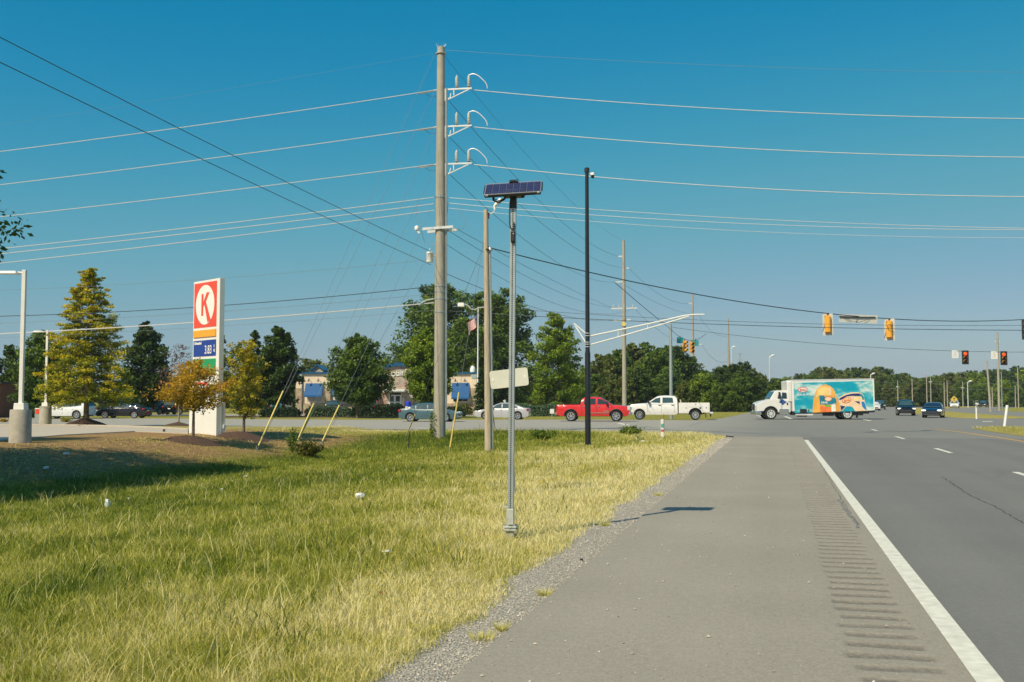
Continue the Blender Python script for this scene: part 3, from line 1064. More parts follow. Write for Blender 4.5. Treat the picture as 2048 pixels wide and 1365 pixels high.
# ---- lines leaving the tall pole
BL = -380
for nm, y0, y1, fx in (('topmost grey transmission line running left from the tall pole', 181, 345, (0, 303.5)),
                       ('second grey transmission line running left from the tall pole', 255, 408, (0, 370)),
                       ('third grey transmission line running left from the tall pole', 329, 469, (0, 434)),
                       ('upper of three close grey lines running left below the brackets', 395, 532, (0, 498)),
                       ('middle of three close grey lines running left below the brackets', 408, 543, (0, 508)),
                       ('lower of three close grey lines running left below the brackets', 421, 562, (0, 527))):
    wire('power_line', nm, (868, y0, ZP), (BL, None, ZP * 1.105), [fx, (430, y0 + (fx[1] - y0) * 0.53)], 0.019, M_WIREL)
wire('power_line', 'hair-thin static wire running left from the top of the tall pole', (872, 106, ZP), (BL, None, ZP * 1.105), [(0, 250), (430, 182)], 0.004, M_WIREG)
for nm, y0, fits, r, m in (('dark telephone cable running left from the tall pole above the filling station sign', 573, [(450, 611), (0, 633)], 0.018, M_WIRED),
                           ('thin dark cable running left just above the bright lashed cable', 588, [(450, 623), (0, 647)], 0.009, M_WIREG),
                           ('bright lashed cable running left from the tall pole behind the filling station sign', 606, [(450, 641), (0, 668)], 0.028, M_WIREL),
                           ('faint service wire running left from the white can on the tall pole', 519, [(450, 556), (0, 581)], 0.008, M_WIREG),
                           ('lowest faint wire running left from the tall pole', 621, [(450, 652), (0, 676)], 0.007, M_WIREG)):
    wire('cable', nm, (868, y0, ZP), (BL, None, ZP * 1.105), fits, r, m)
BR = 2520
for nm, A, fits, r in (('hair-thin static wire running right from the top of the tall pole', (884, 100, ZP), [(1440, 131), (2048, 145)], 0.006),
                       ('topmost grey transmission line running right from the upper bracket', (943, 180, ZP), [(1440, 218), (2048, 237.8)], 0.019),
                       ('second grey transmission line running right from the middle bracket', (943, 254, ZP), [(1440, 294.6), (2048, 315)], 0.019),
                       ('third grey transmission line running right from the lower bracket', (943, 329, ZP), [(1440, 373), (2048, 393.8)], 0.019),
                       ('upper of three close thin lines running right behind the solar panel', (890, 395, ZP), [(1440, 435), (2048, 457)], 0.012),
                       ('middle of three close thin lines running right behind the solar panel', (890, 406, ZP), [(1440, 445.4), (2048, 460)], 0.012),
                       ('lower of three close thin lines running right behind the solar panel', (890, 416, ZP), [(1440, 460), (2048, 476)], 0.009)):
    wire('power_line', nm, A, (BR, None, ZP * 0.86), fits, r, M_WIREG if 'static' in nm else M_WIREL)
for nm, y0, fits, r in (('upper dark cable running right across the junction behind the hanging signals', 607, [(1460, 643), (2048, 651)], 0.009),
                        ('lower dark cable running right across the junction behind the hanging signals', 622, [(1460, 650), (2048, 661)], 0.015)):
    wire('cable', nm, (888, y0, ZP), (BR, None, ZP * 0.90), fits, r, M_WIRED)
# towards the camera, on the line of poles along the road
for nm, py0, fit in (('upper dark wire rising to the top left from the tall pole', 504, (0, 75)),
                     ('lower dark wire rising to the top left from the tall pole', 530, (0, 125))):
    a = at_dist(862, py0, ZP)
    u, f, w = ray(*fit); t = (a.x - 0.0) / (u * _rx + f * _fx)
    hfit = EYE + t * w; yfit = t * (u * _ry + f * _fy)
    y1 = -30.0; tt = (a.y - yfit) / (a.y - y1)
    sag = 0.55
    h1 = a.z + (hfit - a.z + 4 * sag * tt * (1 - tt)) / tt
    pts = [Vector((a.x, a.y + (y1 - a.y) * k / 26, a.z + (h1 - a.z) * k / 26 - 4 * sag * (k / 26) * (1 - k / 26))) for k in range(27)]
    tag(MB().tube(pts, 0.011, 5).build('power_line', M_WIRED, smooth=60, fix=False), nm, 'wire', 'overhead wires')


# ------------------------------------------------------------------ the line of poles running away along the road
def far_pole(label, px, ptop, Z, r0, r1, arms, mat, name='utility_pole', lean=0.0):
    g = at_dist(px, 802, Z); g.z = -0.05
    h = at_dist(px, ptop, Z).z + 0.05
    s = Z / FOC
    t = thing(name, label, 'utility pole', g, STREET_A, 'line of poles beyond the junction')
    MB().cyl((0, 0, -0.2), (lean * h, 0, h), r0, r1, 12).build('shaft', mat, t, smooth=50)
    for px0, px1, py_ in arms:
        za = at_dist(px, py_, Z).z + 0.05
        a = MB(); a.box(((px0 + px1) / 2 * s - px * s, 0.12, za), (abs(px1 - px0) * s, 0.14, 0.16)).build('crossarm', M_STEELWHITE, t)
    return t


p2 = far_pole('grey concrete pole with a yellow marker behind the white utility truck', 1249, 481, 128, 0.30, 0.17,
              [(1238, 1248, 513), (1250, 1260, 537), (1232, 1248, 564), (1223, 1275, 617), (1228, 1244, 641), (1252, 1262, 640)], M_POLEC)
mb = MB(); mb.cyl((0, -0.36, at_dist(1249, 648, 128).z), (0, -0.30, at_dist(1249, 648, 128).z), 0.27, n=16)
mb.build('marker_disc', M_GUARD, p2)
for px_ in (1228, 1239, 1267):
    zc = at_dist(1249, 617, 128).z
    MB().lathe([(0.05, 0), (0.09, 0.1), (0.06, 0.2), (0.09, 0.3), (0.03, 0.45)], 8, ((px_ - 1249) * 128 / FOC, 0.12, zc + 0.1)).build('insulator', M_INSUL, p2)
p3 = far_pole('slimmer pole behind the pair of side-facing signals', 1387, 589, 190, 0.28, 0.16, [(1378, 1386, 607), (1388, 1397, 630), (1389, 1405, 689)], M_POLEC)
p4 = far_pole('plain pole standing alone on the far corner grass', 1458, 638, 180, 0.25, 0.14, [(1455, 1461, 712)], M_POLEC)
# dark lines between the tall pole and the next
for nm, A, B, fits, r in (('static wire dropping from the tall pole top to the next pole along the road', (884, 106, ZP), (1248, 483, 128), [(1092, 352)], 0.008),
                          ('upper dark phase wire running away to the next pole', (897, 201, ZP), (1240, 513, 128), [(1035, 358)], 0.013),
                          ('middle dark phase wire running away to the next pole', (900, 276, ZP), (1256, 537, 128), [(1000, 374)], 0.013),
                          ('lower dark phase wire running away to the next pole', (900, 350, ZP), (1236, 564, 128), [(1000, 440)], 0.013),
                          ('dark wire from the right end of the crossarm to the next pole', (911, 457, ZP), (1225, 616, 128), [(1040, 527)], 0.012),
                          ('dark wire from the middle of the crossarm to the next pole', (895, 461, ZP), (1237, 616, 128), [(1010, 530)], 0.012),
                          ('dark wire from the left of the crossarm to the next pole', (886, 485, ZP), (1268, 617, 128), [(1020, 566)], 0.012),
                          ('low dark cable sagging to the next pole', (886, 545, ZP), (1238, 640, 128), [(1040, 606)], 0.014),
                          ('upper line sagging between the second and third poles', (1258, 537, 128), (1378, 607, 190), [(1320, 590)], 0.016),
                          ('middle line sagging between the second and third poles', (1240, 564, 128), (1397, 630, 190), [(1340, 617)], 0.016),
                          ('lower line sagging between the second and third poles', (1268, 617, 128), (1388, 690, 190), [(1330, 670)], 0.016),
                          ('upper line sagging from the third pole to the far corner pole', (1397, 630, 190), (1457, 672, 180), [(1425, 664)], 0.02),
                          ('lower line sagging from the third pole to the far corner pole', (1404, 690, 190), (1457, 722, 180), [(1428, 719)], 0.02)):
    wire('power_line', nm, A, B, fits, r, M_WIRED)

# ------------------------------------------------------------------ wooden pole with street light
WP = base(977, 905)
ZW = fwd_of(WP); SW = ZW / FOC
wood = thing('utility_pole', 'shorter weathered wooden pole with a street light arm, right of the tall pole', 'utility pole', WP, YAW)


def wz(py): return at_dist(977, py, ZW).z - WP.z


def wx(px): return (px - 977) * SW


HW = wz(420)
MB().cyl((0, 0, -0.2), (wx(971), 0, HW), 0.145, 0.085, 14).build('shaft', M_WOOD, wood, smooth=50)
MB().cyl((0.165, 0, -0.1), (wx(972.5) + 0.125, 0, wz(500)), 0.042, n=8).build('conduit', M_GALV, wood, smooth=40)
MB().lathe([(0.01, 0), (0.09, 0.0), (0.08, 0.10), (0.03, 0.16), (0.005, 0.17)], 10, (wx(972.5) + 0.14, 0, wz(502))).build('weatherhead', M_GALV, wood, smooth=50)
arm = [(wx(972), 0, wz(615)), (wx(958), -0.06, wz(616)), (wx(950), -0.08, wz(620)), (wx(942), -0.1, wz(619)), (wx(934), -0.12, wz(611)), (wx(928), -0.12, wz(609))]
L = MB().tube(arm, 0.022, 6).build('lamp_arm', M_STEELWHITE, wood, smooth=60)
MB().box((wx(922), -0.13, wz(611)), (0.26, 0.30, 0.15), top=(0.86, 0.86)).build('lamp_head', M_WHITE, L, bevel=0.02)
MB().box((wx(975.5), 0, wz(432)), (0.10, 0.10, 0.22)).build('bracket', M_DARK, wood)
MB().box((wx(974.5), -0.02, wz(500)), (0.12, 0.24, 0.05)).build('bracket', M_DARK, wood)
# camera on a bent arm at its top
TC = at_dist(976, 429, ZW)
tcam = thing('traffic_camera', 'white traffic camera on a bent arm at the wooden pole top', 'camera', TC, YAW)
q = lambda px, py, dy=0.0: Vector(((px - 976) * SW, dy, (429 - py) * SW))
MB().tube([q(975, 429), q(983, 428), q(988, 424), q(990, 419)], 0.016, 6).build('arm', M_WHITE, tcam, smooth=60)
mb = MB(); mb.tube([q(990, 420), q(989, 412), q(993, 407)], 0.045, 8)
mb.build('swivel', M_WHITE, tcam, smooth=60)
MB().tube([q(990, 411), q(996, 405), q(1002, 398)], [0.055, 0.085, 0.075], 10).build('housing', M_WHITE, tcam, smooth=50)
MB().tube([q(1000, 404), q(1003.5, 399.5)], 0.045, 8).build('lens_hood', M_DARK, tcam)

# ------------------------------------------------------------------ guy wires with yellow guards


def guy(label, ax, ay, tops, gpy, guards, kind_pole='tall'):
    a = base(ax, ay)
    t = thing('guy_wire', label, 'guy wire', a, 0, 'guy wires of the poles')
    for (tx, ty, Zt), gon in zip(tops, guards):
        b = at_dist(tx, ty, Zt) - a
        MB().tube([(0, 0, -0.05), b], 0.0075, 5).build('strand', M_WIREG, t, fix=False)
        if gon:
            k = gon / b.length
            MB().tube([b * (0.25 / b.length), b * (0.25 / b.length + k)], 0.032, 8).build('guard', M_GUARD, t, smooth=60)
    MB().tube([(0, 0, -0.1), (0.02, 0.0, 0.22)], 0.016, 6).build('anchor_rod', M_GALV, t)
    return t


guy('pair of guy strands with a yellow guard rising from beside the mulched bank', 512, 903, [(869, 110, ZP), (869, 185, ZP)], 800, [2.5, 0])
guy('pair of guy strands with two yellow guards rising from the dark weeds', 588, 897, [(869, 260, ZP), (869, 340, ZP)], 815, [1.9, 1.7])
guy('pair of guy strands with a yellow guard right of the dark weeds', 640, 893, [(869, 405, ZP), (869, 490, ZP)], 826, [1.8, 0])
guy('guy strand with a yellow guard just left of the tall pole foot', 812, 874, [(972, 480, ZW)], 785, [1.9])
guy('guy strand with a yellow guard between the tall pole and the wooden pole', 898, 908, [(974, 440, ZW)], 808, [2.1])
for lbl, px0, py0, px1, py1, dx in (('thin black iron stake left of the tall pole', 816, 898, 820, 862, 0.0), ('dark leaning stake behind the wooden pole', 991, 861, 985, 820, 0.0)):
    a = base(px0, py0); b = at_dist(px1, py1, fwd_of(a))
    tag(MB().tube([a - Vector((0, 0, 0.1)), b], 0.022, 6).add([a + Vector((-.06, 0, 0)), a + Vector((.06, 0, 0)), a + Vector((0, .06, .08))], [(0, 1, 2)]).build('stake', M_DARK), lbl, 'stake')

# ------------------------------------------------------------------ black camera pole with white arms
KP = base(1176, 893); ZK = fwd_of(KP); SK = ZK / FOC
kp = thing('camera_pole', 'slim black steel pole with white bracket arms near the junction', 'pole', KP, YAW)
kz = lambda py: at_dist(1176, py, ZK).z - KP.z
kx = lambda px: (px - 1176.5) * SK
HK = kz(336)
MB().lathe([(0.01, -0.1), (0.112, -0.1), (0.108, HK * 0.33), (0.088, HK * 0.34), (0.078, HK * 0.7), (0.070, HK), (0.01, HK + 0.01)], 16).build('shaft', M_BLACK, kp, smooth=40)
MB().box((0, 0, 0.02), (0.34, 0.34, 0.05)).build('base_plate', M_BLACK, kp, bevel=0.01)
MB().lathe([(0.09, 0), (0.1, 0), (0.1, 0.16), (0.09, 0.16)], 14, (0, 0, kz(345))).build('collar', M_DARK, kp)
for py_ in (667, 672, 685, 689, 694):
    MB().lathe([(0.104, -0.012), (0.112, -0.012), (0.112, 0.012), (0.104, 0.012)], 16, (0, 0, kz(py_))).build('strap', M_STEELWHITE, kp)
a1 = MB()
up_ = [(kx(1180), 0, kz(673)), (kx(1300), 0, kz(648)), (kx(1370), 0, kz(632)), (kx(1385), 0, kz(630)), (kx(1411), 0, kz(629.5))]
lo_ = [(kx(1180), 0, kz(690.5)), (kx(1240), 0, kz(674)), (kx(1320), 0, kz(651)), (kx(1380), 0, kz(633))]
A_ = a1.tube(up_, 0.030, 8).build('bracket_arm', M_WHITE, kp, smooth=60)
MB().tube(lo_, 0.026, 8).build('lower_tube', M_WHITE, A_, smooth=60)
MB().tube([(kx(1238), 0, kz(674.5)), (kx(1238), 0, kz(662))], 0.018, 6).build('strut', M_WHITE, A_)
MB().tube([(kx(1297), 0, kz(658)), (kx(1297), 0, kz(649))], 0.016, 6).build('strut', M_WHITE, A_)
# second arm pointing away over the cross street
tipz = EYE + ray(1150, 648)[2] / ray(1150, 648)[1] * (ZK + 4.2) - KP.z
tipx = (1150 - 1024) / FOC * (ZK + 4.2) - (1176.5 - 1024) / FOC * ZK
B_ = MB().tube([(kx(1174), 0, kz(668)), (tipx, 4.2, tipz)], 0.030, 8).build('bracket_arm', M_WHITE, kp, smooth=60)
MB().tube([(kx(1174), 0, kz(687)), (tipx * 0.95, 4.0, tipz - 0.08)], 0.026, 8).build('lower_tube', M_WHITE, B_, smooth=60)
dome = thing('security_camera', 'small white dome camera near the top of the black pole', 'camera', KP + Vector((kx(1188) * _rx, kx(1188) * _ry, kz(350))), YAW)
mb = MB(); mb.tube([(-0.14, 0, 0.03), (-0.05, 0, 0.05), (0.0, 0, 0.03)], 0.03, 8); mb.lathe([(0.01, 0.1), (0.06, 0.08), (0.085, 0.02), (0.085, -0.02), (0.02, -0.02)], 12)
mb.build('housing', M_WHITE, dome, smooth=50)
MB().lathe([(0.07, -0.02), (0.07, -0.08), (0.045, -0.13), (0.01, -0.145)], 12).build('dome', M_BLACK, dome, smooth=50)

# ------------------------------------------------------------------ perforated post carrying the solar panel
SPOST = base(1021, 1079); ZS = fwd_of(SPOST); SS = ZS / FOC
sp = thing('solar_post', 'perforated square steel post with a solar panel on top, on the verge', 'solar post', SPOST, YAW - R(9))
sz = lambda py: at_dist(1021, py, ZS).z - SPOST.z
HS = sz(398)
LEAN = (1027 - 1021) * SS / HS


def perforated(mb, w, z0, z1, pitch, r):
    n = max(1, int((z1 - z0) / pitch))
    pitch = (z1 - z0) / n
    oct8 = [(math.cos(R(22.5 + 45 * k)), math.sin(R(22.5 + 45 * k))) for k in range(8)]
    for fc in range(4):
        c, s = math.cos(fc * math.pi / 2), math.sin(fc * math.pi / 2)
        P = lambda a, z, d=0.0: (c * a - s * (-w / 2 + d) + LEAN * z, s * a + c * (-w / 2 + d), z)
        for k in range(n):
            zc = z0 + (k + 0.5) * pitch; h = pitch / 2
            outer = []
            for ox, oz in oct8:
                sc = 1 / max(abs(ox), abs(oz))
                outer.append((ox * sc * w / 2, oz * sc * h))
            vs = [P(x, zc + z) for x, z in outer] + [P(ox * r, zc + oz * r) for ox, oz in oct8] + [P(ox * r, zc + oz * r, 0.004) for ox, oz in oct8]
            mb.add(vs, [(i, (i + 1) % 8, 8 + (i + 1) % 8, 8 + i) for i in range(8)] + [(8 + i, 8 + (i + 1) % 8, 16 + (i + 1) % 8, 16 + i) for i in range(8)])
            cx = [(w / 2, h), (-w / 2, h), (-w / 2, -h), (w / 2, -h)]
            for j, (xx, zz) in enumerate(cx):
                pr = 2 * j; nx_ = (2 * j + 1) % 8
                mb.add([P(outer[pr][0], zc + outer[pr][1]), P(xx, zc + zz), P(outer[nx_][0], zc + outer[nx_][1])], [(0, 1, 2)])


mb = MB()
perforated(mb, 0.066, 0.24, HS, 0.0254, 0.0092)
mb.build('post', M_GALV, sp, fix=False)
MB().cyl((LEAN * 0.3, 0, 0.24), (LEAN * HS, 0, HS - 0.01), 0.026, n=6).build('hollow', M_BLACK, sp)
M_GREYP = pm('pale_grey_galvanising', (0.50, 0.52, 0.48), 0.5, 0.3, 0.12, 12, 0.1, 60)
mb = MB(); mb.box((0, 0, 0.27), (0.085, 0.085, 0.18), top=(1, 1)); mb.box((0, 0, -0.02), (0.088, 0.088, 0.22))
SLV = mb.build('anchor_sleeve', M_GREYP, sp, bevel=0.004)
mb = MB(); mb.box((0, 0, 0.150), (0.16, 0.15, 0.022)); mb.box((0.005, 0, 0.118), (0.155, 0.145, 0.022)); mb.box((0, 0, 0.134), (0.12, 0.11, 0.016))
mb.build('slip_base', M_GREYP, sp, bevel=0.003)
for bx, by in ((-0.06, -0.055), (0.06, -0.055), (0.06, 0.055), (-0.06, 0.055)):
    MB().cyl((bx, by, 0.095), (bx, by, 0.178), 0.012, n=6).build('bolt', M_GALV, sp)
MB().box((-0.055, 0, 0.385), (0.07, 0.05, 0.018)).build('corner_bolt', M_GREYP, sp)
# panel assembly
pan = link('solar_panel', None, sp); pan.location = (LEAN * HS, -0.02, sz(378)); pan.rotation_euler = (R(33), R(-2.6), R(4))
PWd, PHt = 0.69, 0.36
M_PFRAME = pm('panel_backsheet', (0.26, 0.27, 0.30), 0.35, 0.2, 0.06, 6)
M_CELL = pm('solar_cell', (0.028, 0.034, 0.10), 0.22, 0.15, 0.25, 9, spec=0.45)
fr = MB(); fr.box((0, 0, 0), (PWd, PHt, 0.022)); fr.build('panel_frame', M_PFRAME, pan, bevel=0.004)
cw, chh = PWd * 0.97 / 8, PHt * 0.86 / 4
cell_me = MB().box((0, 0, 0), (cw * 0.93, chh * 0.89, 0.004)).mesh('solar_cell', M_CELL)
for i in range(8):
    for j in range(4):
        c = link('solar_cell', cell_me, pan)
        c.location = (-PWd * 0.485 + cw * (i + 0.5), -PHt * 0.47 + chh * (j + 0.5), 0.0145)
bar_me = MB().box((0, 0, 0), (cw * 0.78, 0.0035, 0.0012)).mesh('busbar', pm('busbar', (0.20, 0.15, 0.26), 0.4, 0.3, 0.1, 5))
for i in range(8):
    for j in range(4):
        for k in (-1, 1):
            c = link('busbar', bar_me, pan)
            c.location = (-PWd * 0.485 + cw * (i + 0.5), -PHt * 0.47 + chh * (j + 0.5 + 0.22 * k), 0.0172)
MB().box((0, PHt * 0.5 - 0.01, 0.022), (0.11, 0.05, 0.035)).build('clamp', M_DARK, pan, bevel=0.006)
for k in (-1, 1):
    MB().lathe([(0.001, 0.012), (0.008, 0.008), (0.010, 0)], 8, (0.045 * k, PHt * 0.5 - 0.035, 0.036)).build('clamp_bolt', M_CHROME, pan)
    MB().box((k * PWd * 0.508, 0.02, -0.005), (0.016, PHt * 0.62, 0.035)).build('side_cap', M_DARK, pan, bevel=0.006)
    MB().box((k * PWd * 0.45, -PHt * 0.52, 0.002), (0.03, 0.012, 0.016)).build('lip_clip', M_STEELWHITE, pan)
MB().box((0, -PHt * 0.505, -0.012), (PWd * 0.98, 0.014, 0.028)).build('front_lip', M_DARK, pan)
mb = MB(); mb.box((0, 0, sz(389)), (0.24, 0.18, 0.07), top=(1.2, 1.2)); mb.box((0, 0, sz(402)), (0.075, 0.08, 0.20))
CB = mb.build('controller_box', M_DARK, sp, bevel=0.006); CB.location = (LEAN * HS, 0, 0)
MB().lathe([(0.01, -0.02), (0.022, -0.012), (0.022, 0.006), (0.008, 0.012), (0.008, 0.04)], 10, (0.125, -0.06, sz(395.5))).build('knob', M_DARK, CB, smooth=50)
cb = MB()
for k, (dx, sag) in enumerate(((-0.245, 0.10), (-0.235, 0.075), (-0.255, 0.085))):
    pts = [(dx, -0.05 + 0.02 * k, sz(391)), (dx + 0.01, -0.06, sz(391) - sag * 0.7), (dx + 0.07, -0.06, sz(391) - sag), (dx + 0.14, -0.05, sz(391) - sag * 0.6), (-0.07, -0.04, sz(391))]
    c_ = MB().tube(pts, 0.010 if k == 0 else 0.006, 6).build('cable', M_DARK, sp, smooth=60)
    c_.location = (LEAN * HS, 0, 0)
pts = [(-0.036, -0.045, sz(404)), (-0.042, -0.045, sz(425)), (-0.042, -0.045, sz(450)), (-0.03, -0.05, sz(458)), (-0.005, -0.05, sz(461))]
c_ = MB().tube(pts, 0.006, 6).build('cable', M_DARK, sp, smooth=60); c_.location = (LEAN * HS, 0, 0)
pts = [(0.01, -0.045, sz(447)), (0.012, -0.05, sz(456)), (0.004, -0.05, sz(463))]
c_ = MB().tube(pts, 0.009, 6).build('cable', M_DARK, sp, smooth=60); c_.location = (LEAN * HS, 0, 0)
DV = MB().box((LEAN * HS * 0.92 + 0.006, -0.058, sz(475)), (0.055, 0.045, 0.135)).build('black_module', M_DARK, sp, bevel=0.012)
MB().box((LEAN * HS * 0.92 + 0.004, -0.05, sz(484.5)), (0.045, 0.035, 0.04)).build('module_clip', M_DARK, sp, bevel=0.008)
MB().cyl((LEAN * HS * 0.92 + 0.014, -0.084, sz(470)), (LEAN * HS * 0.92 + 0.014, -0.0795, sz(470)), 0.006, n=10).build('module_light', M_STEELWHITE, sp)

# ------------------------------------------------------------------ road sign seen from behind
SGN = base(1029, 992); ZG = fwd_of(SGN); SG = ZG / FOC
sg = thing('road_sign', 'tilted white road sign seen from behind, past the solar post', 'road sign', SGN, YAW)
gz_ = lambda py: at_dist(1029, py, ZG).z - SGN.z
hx = (1019 - 1029) * SG
MB().tube([(0, 0, -0.1), (hx, 0, gz_(738))], 0.026, 6).build('post', M_GALV, sg)
W_, H_ = 78 * SG, 36 * SG


def rounded(w, h, r, n=5):
    out = []
    for cx, cy, a0 in ((w / 2 - r, -h / 2 + r, -90), (w / 2 - r, h / 2 - r, 0), (-w / 2 + r, h / 2 - r, 90), (-w / 2 + r, -h / 2 + r, 180)):
        for k in range(n + 1):
            a = R(a0 + 90 * k / n); out.append((cx + r * math.cos(a), cy + r * math.sin(a)))
    return out


M_SIGNB = pm('unpainted_sign_back', (0.62, 0.61, 0.52), 0.5, 0.1, 0.06, 5)
pl = MB().prism(rounded(W_, H_, 0.045), -0.003, 0.003).build('plate', M_SIGNB, sg)
pl.location = (-0.003 + (1018.5 - 1029) * SG, -0.035, gz_(757)); pl.rotation_euler = (0, R(-6.0), R(-12))
for k in (-1, 1):
    MB().box((k * W_ * 0.42, -0.006, 0.0), (0.03, 0.006, 0.05)).build('rivet_tab', M_WHITE, pl)

# ------------------------------------------------------------------ marker posts
mk = base(1325, 877)
t = thing('marker_post', 'white flat utility marker post with teal and red bands at the corner', 'marker post', mk, YAW)
s_ = fwd_of(mk) / FOC; hmk = 38 * s_
MB().prism([(-0.075, -0.05), (0.065, -0.05), (0.05, hmk), (-0.07, hmk)], -0.012, 0.012).build('blade', M_WHITE, t, bevel=0.004)
MB().box((-0.006, 0, hmk * 0.66), (0.118, 0.03, hmk * 0.2)).build('teal_band', pm('teal_band', (0.10, 0.42, 0.36), 0.5), t)
MB().box((-0.004, 0, hmk * 0.40), (0.128, 0.03, hmk * 0.12)).build('red_band', pm('red_band', (0.55, 0.10, 0.08), 0.5), t)
MB().tube([(0.07, 0.02, 0.0), (0.07, 0.02, hmk * 1.3)], 0.010, 5).build('whip', pm('rusty_rod', (0.12, 0.06, 0.04), 0.8), t)
for lbl, px0, py0, px1, py1 in (('leaning white plastic post on the near median', 2008.5, 851, 2014.5, 811), ('short white post on the far median nose', 1953, 836, 1952.5, 812)):
    a = at_ground(px0, py0, 0.1); b = at_dist(px1, py1, fwd_of(a))
    o = thing('delineator_post', lbl, 'post', a, 0, 'white posts on the medians')
    MB().tube([(0, 0, -0.15), b - a], 0.075 if 'short' in lbl else 0.085, 8).build('tube', M_WHITE, o, smooth=50)
    MB().lathe([(0.001, 0.02), (0.08, 0.0)], 8, b - a).build('cap', M_WHITE, o)

# ------------------------------------------------------------------ signals on span wires
M_LENSOFF = pm('dark_lens', (0.02, 0.02, 0.018), 0.25)
M_LENSRED = pm('lit_red_lens', (0.9, 0.06, 0.02), 0.3, emit=(1.0, 0.08, 0.02), estr=1.6)
M_PLATE_PALE = pm('pale_backplate', (0.55, 0.55, 0.50), 0.5, 0.2, 0.08, 4)


def signal(label, p, face, lit=None, plate=None, scale=1.0, drop=0.12, lensmat=None, group='signals over the junction', tilt=0.0):
    """face: heading the lenses look to; p: point on the wire"""
    t = thing('traffic_signal', label, 'traffic signal', p, face + math.pi / 2, group)
    t.rotation_euler = (0, tilt, face + math.pi / 2)
    s = scale
    H = 1.05 * s; z0 = -drop - H
    MB().box((0, 0, -drop / 2), (0.06 * s, 0.06 * s, drop)).build('hanger', M_DARK, t)
    body = MB()
    for k in range(3):
        zc = z0 + H * (k + 0.5) / 3
        body.prism([(x, zc + z) for x, z in rounded(0.34 * s, H / 3 * 0.985, 0.05 * s, 3)], -0.09 * s, 0.10 * s)
    # rounded back of the housing
    prof = [(0.165 * s * math.cos(R(a)), 0.10 * s + 0.08 * s * math.sin(R(a))) for a in range(0, 181, 20)]
    vs = [(x, y, z0 + 0.05) for x, y in prof] + [(x, y, z0 + H - 0.05) for x, y in prof]
    nn = len(prof)
    body.add(vs, [(i, i + 1, nn + i + 1, nn + i) for i in range(nn - 1)] + [tuple(range(nn)), tuple(range(2 * nn - 1, nn - 1, -1))])
    body.build('housing', M_YELLOW, t)
    if plate is not None:
        MB().prism([(x, z0 + H / 2 + z) for x, z in rounded(0.60 * s, 1.30 * s, 0.06 * s)], -0.10 * s, -0.092 * s).build('backplate', plate, t)
    for k in range(3):
        zc = z0 + H * (k + 0.5) / 3
        lm = M_LENSRED if (lit == k) else (lensmat or M_LENSOFF)
        MB().lathe([(0.001, -0.125 * s), (0.08 * s, -0.118 * s), (0.14 * s, -0.105 * s)], 16, (0, 0, zc), axis='Y').build('lens', lm, t, smooth=60)
        vis = MB()
        arc = [R(a) for a in range(-20, 201, 20)]
        o = [(0.155 * s * math.cos(a), zc + 0.155 * s * math.sin(a)) for a in arc]
        n_ = len(o)
        vis.add([(x, -0.10 * s, z) for x, z in o] + [(x, -0.34 * s, z - 0.02) for x, z in o], [(i, i + 1, n_ + i + 1, n_ + i) for i in range(n_ - 1)])
        vis.build('visor', M_YELLOW, t, smooth=60)
    return t


main = wire('span_wire', 'heavy dark span wire carrying the nearest signals over the junction', (984, 497, ZW), (2500, None, 75), [(1250, 567), (1655, 624), (2048, 640)], 0.022, M_WIRED, 60)
tf = main.at_px(1655, 626)
FACE_AWAY = R(90)
signal('nearest hanging signal seen from behind, left of the blank sign', main(tf), FACE_AWAY - R(6), None, M_PLATE_PALE, 0.80, 0.10)
tf2 = main.at_px(1778, 636)
signal('nearest hanging signal seen from behind, right of the blank sign', main(tf2), FACE_AWAY - R(16), None, M_PLATE_PALE, 0.84, 0.10)
tf3 = main.at_px(2054, 640)
signal('dark-plated signal cut by the right edge of the picture', main(tf3), R(-115), None, pm('black_backplate', (0.015, 0.015, 0.015), 0.5), 0.9, 0.1, lensmat=pm('amber_lens', (0.7, 0.42, 0.05), 0.3))
p_a, p_b = main(main.at_px(1680, 630)), main(main.at_px(1752, 635))
s5 = thing('hanging_sign', 'blank white sign back hanging on the span wire between two signals', 'sign', (p_a + p_b) / 2, R(6))
Ls = 74 * fwd_of((p_a + p_b) / 2) / FOC
ps = MB().prism(rounded(Ls, 0.40, 0.02, 2), 0.03, 0.036).build('plate', M_PLATE_PALE, s5)
ps.location = (0, 0, -0.12); ps.rotation_euler = (0, R(3.0), 0)
MB().tube([(-Ls * 0.42, -0.03, -0.0), (-Ls * 0.2, -0.05, -0.22), (0.02, -0.06, -0.30), (Ls * 0.2, -0.05, -0.2), (Ls * 0.32, -0.03, -0.03)], 0.012, 5).build('slack_cable', M_WIRED, s5, smooth=60)
MB().tube([(-Ls * 0.5, -0.02, 0.0), (0, -0.03, -0.05), (Ls * 0.45, -0.02, -0.06)], 0.03, 6).build('lashing', M_WIRED, s5)
for tcoil, lbl in ((tf, None), (tf2, None)):
    pass
pc = main(tf2)
# coil of spare lead tied to the right signal
co = MB(); co.tube([(0.11 * math.cos(R(a)), 0.0, -0.42 + 0.11 * math.sin(R(a))) for a in range(0, 361, 24)], 0.014, 5)
cob = co.build('cable_coil', M_DARK, None, loc=pc + Vector((0.0, -0.24, 0)))
tag(cob, 'small coil of black lead tied to the back of the right hanging signal', 'cable')

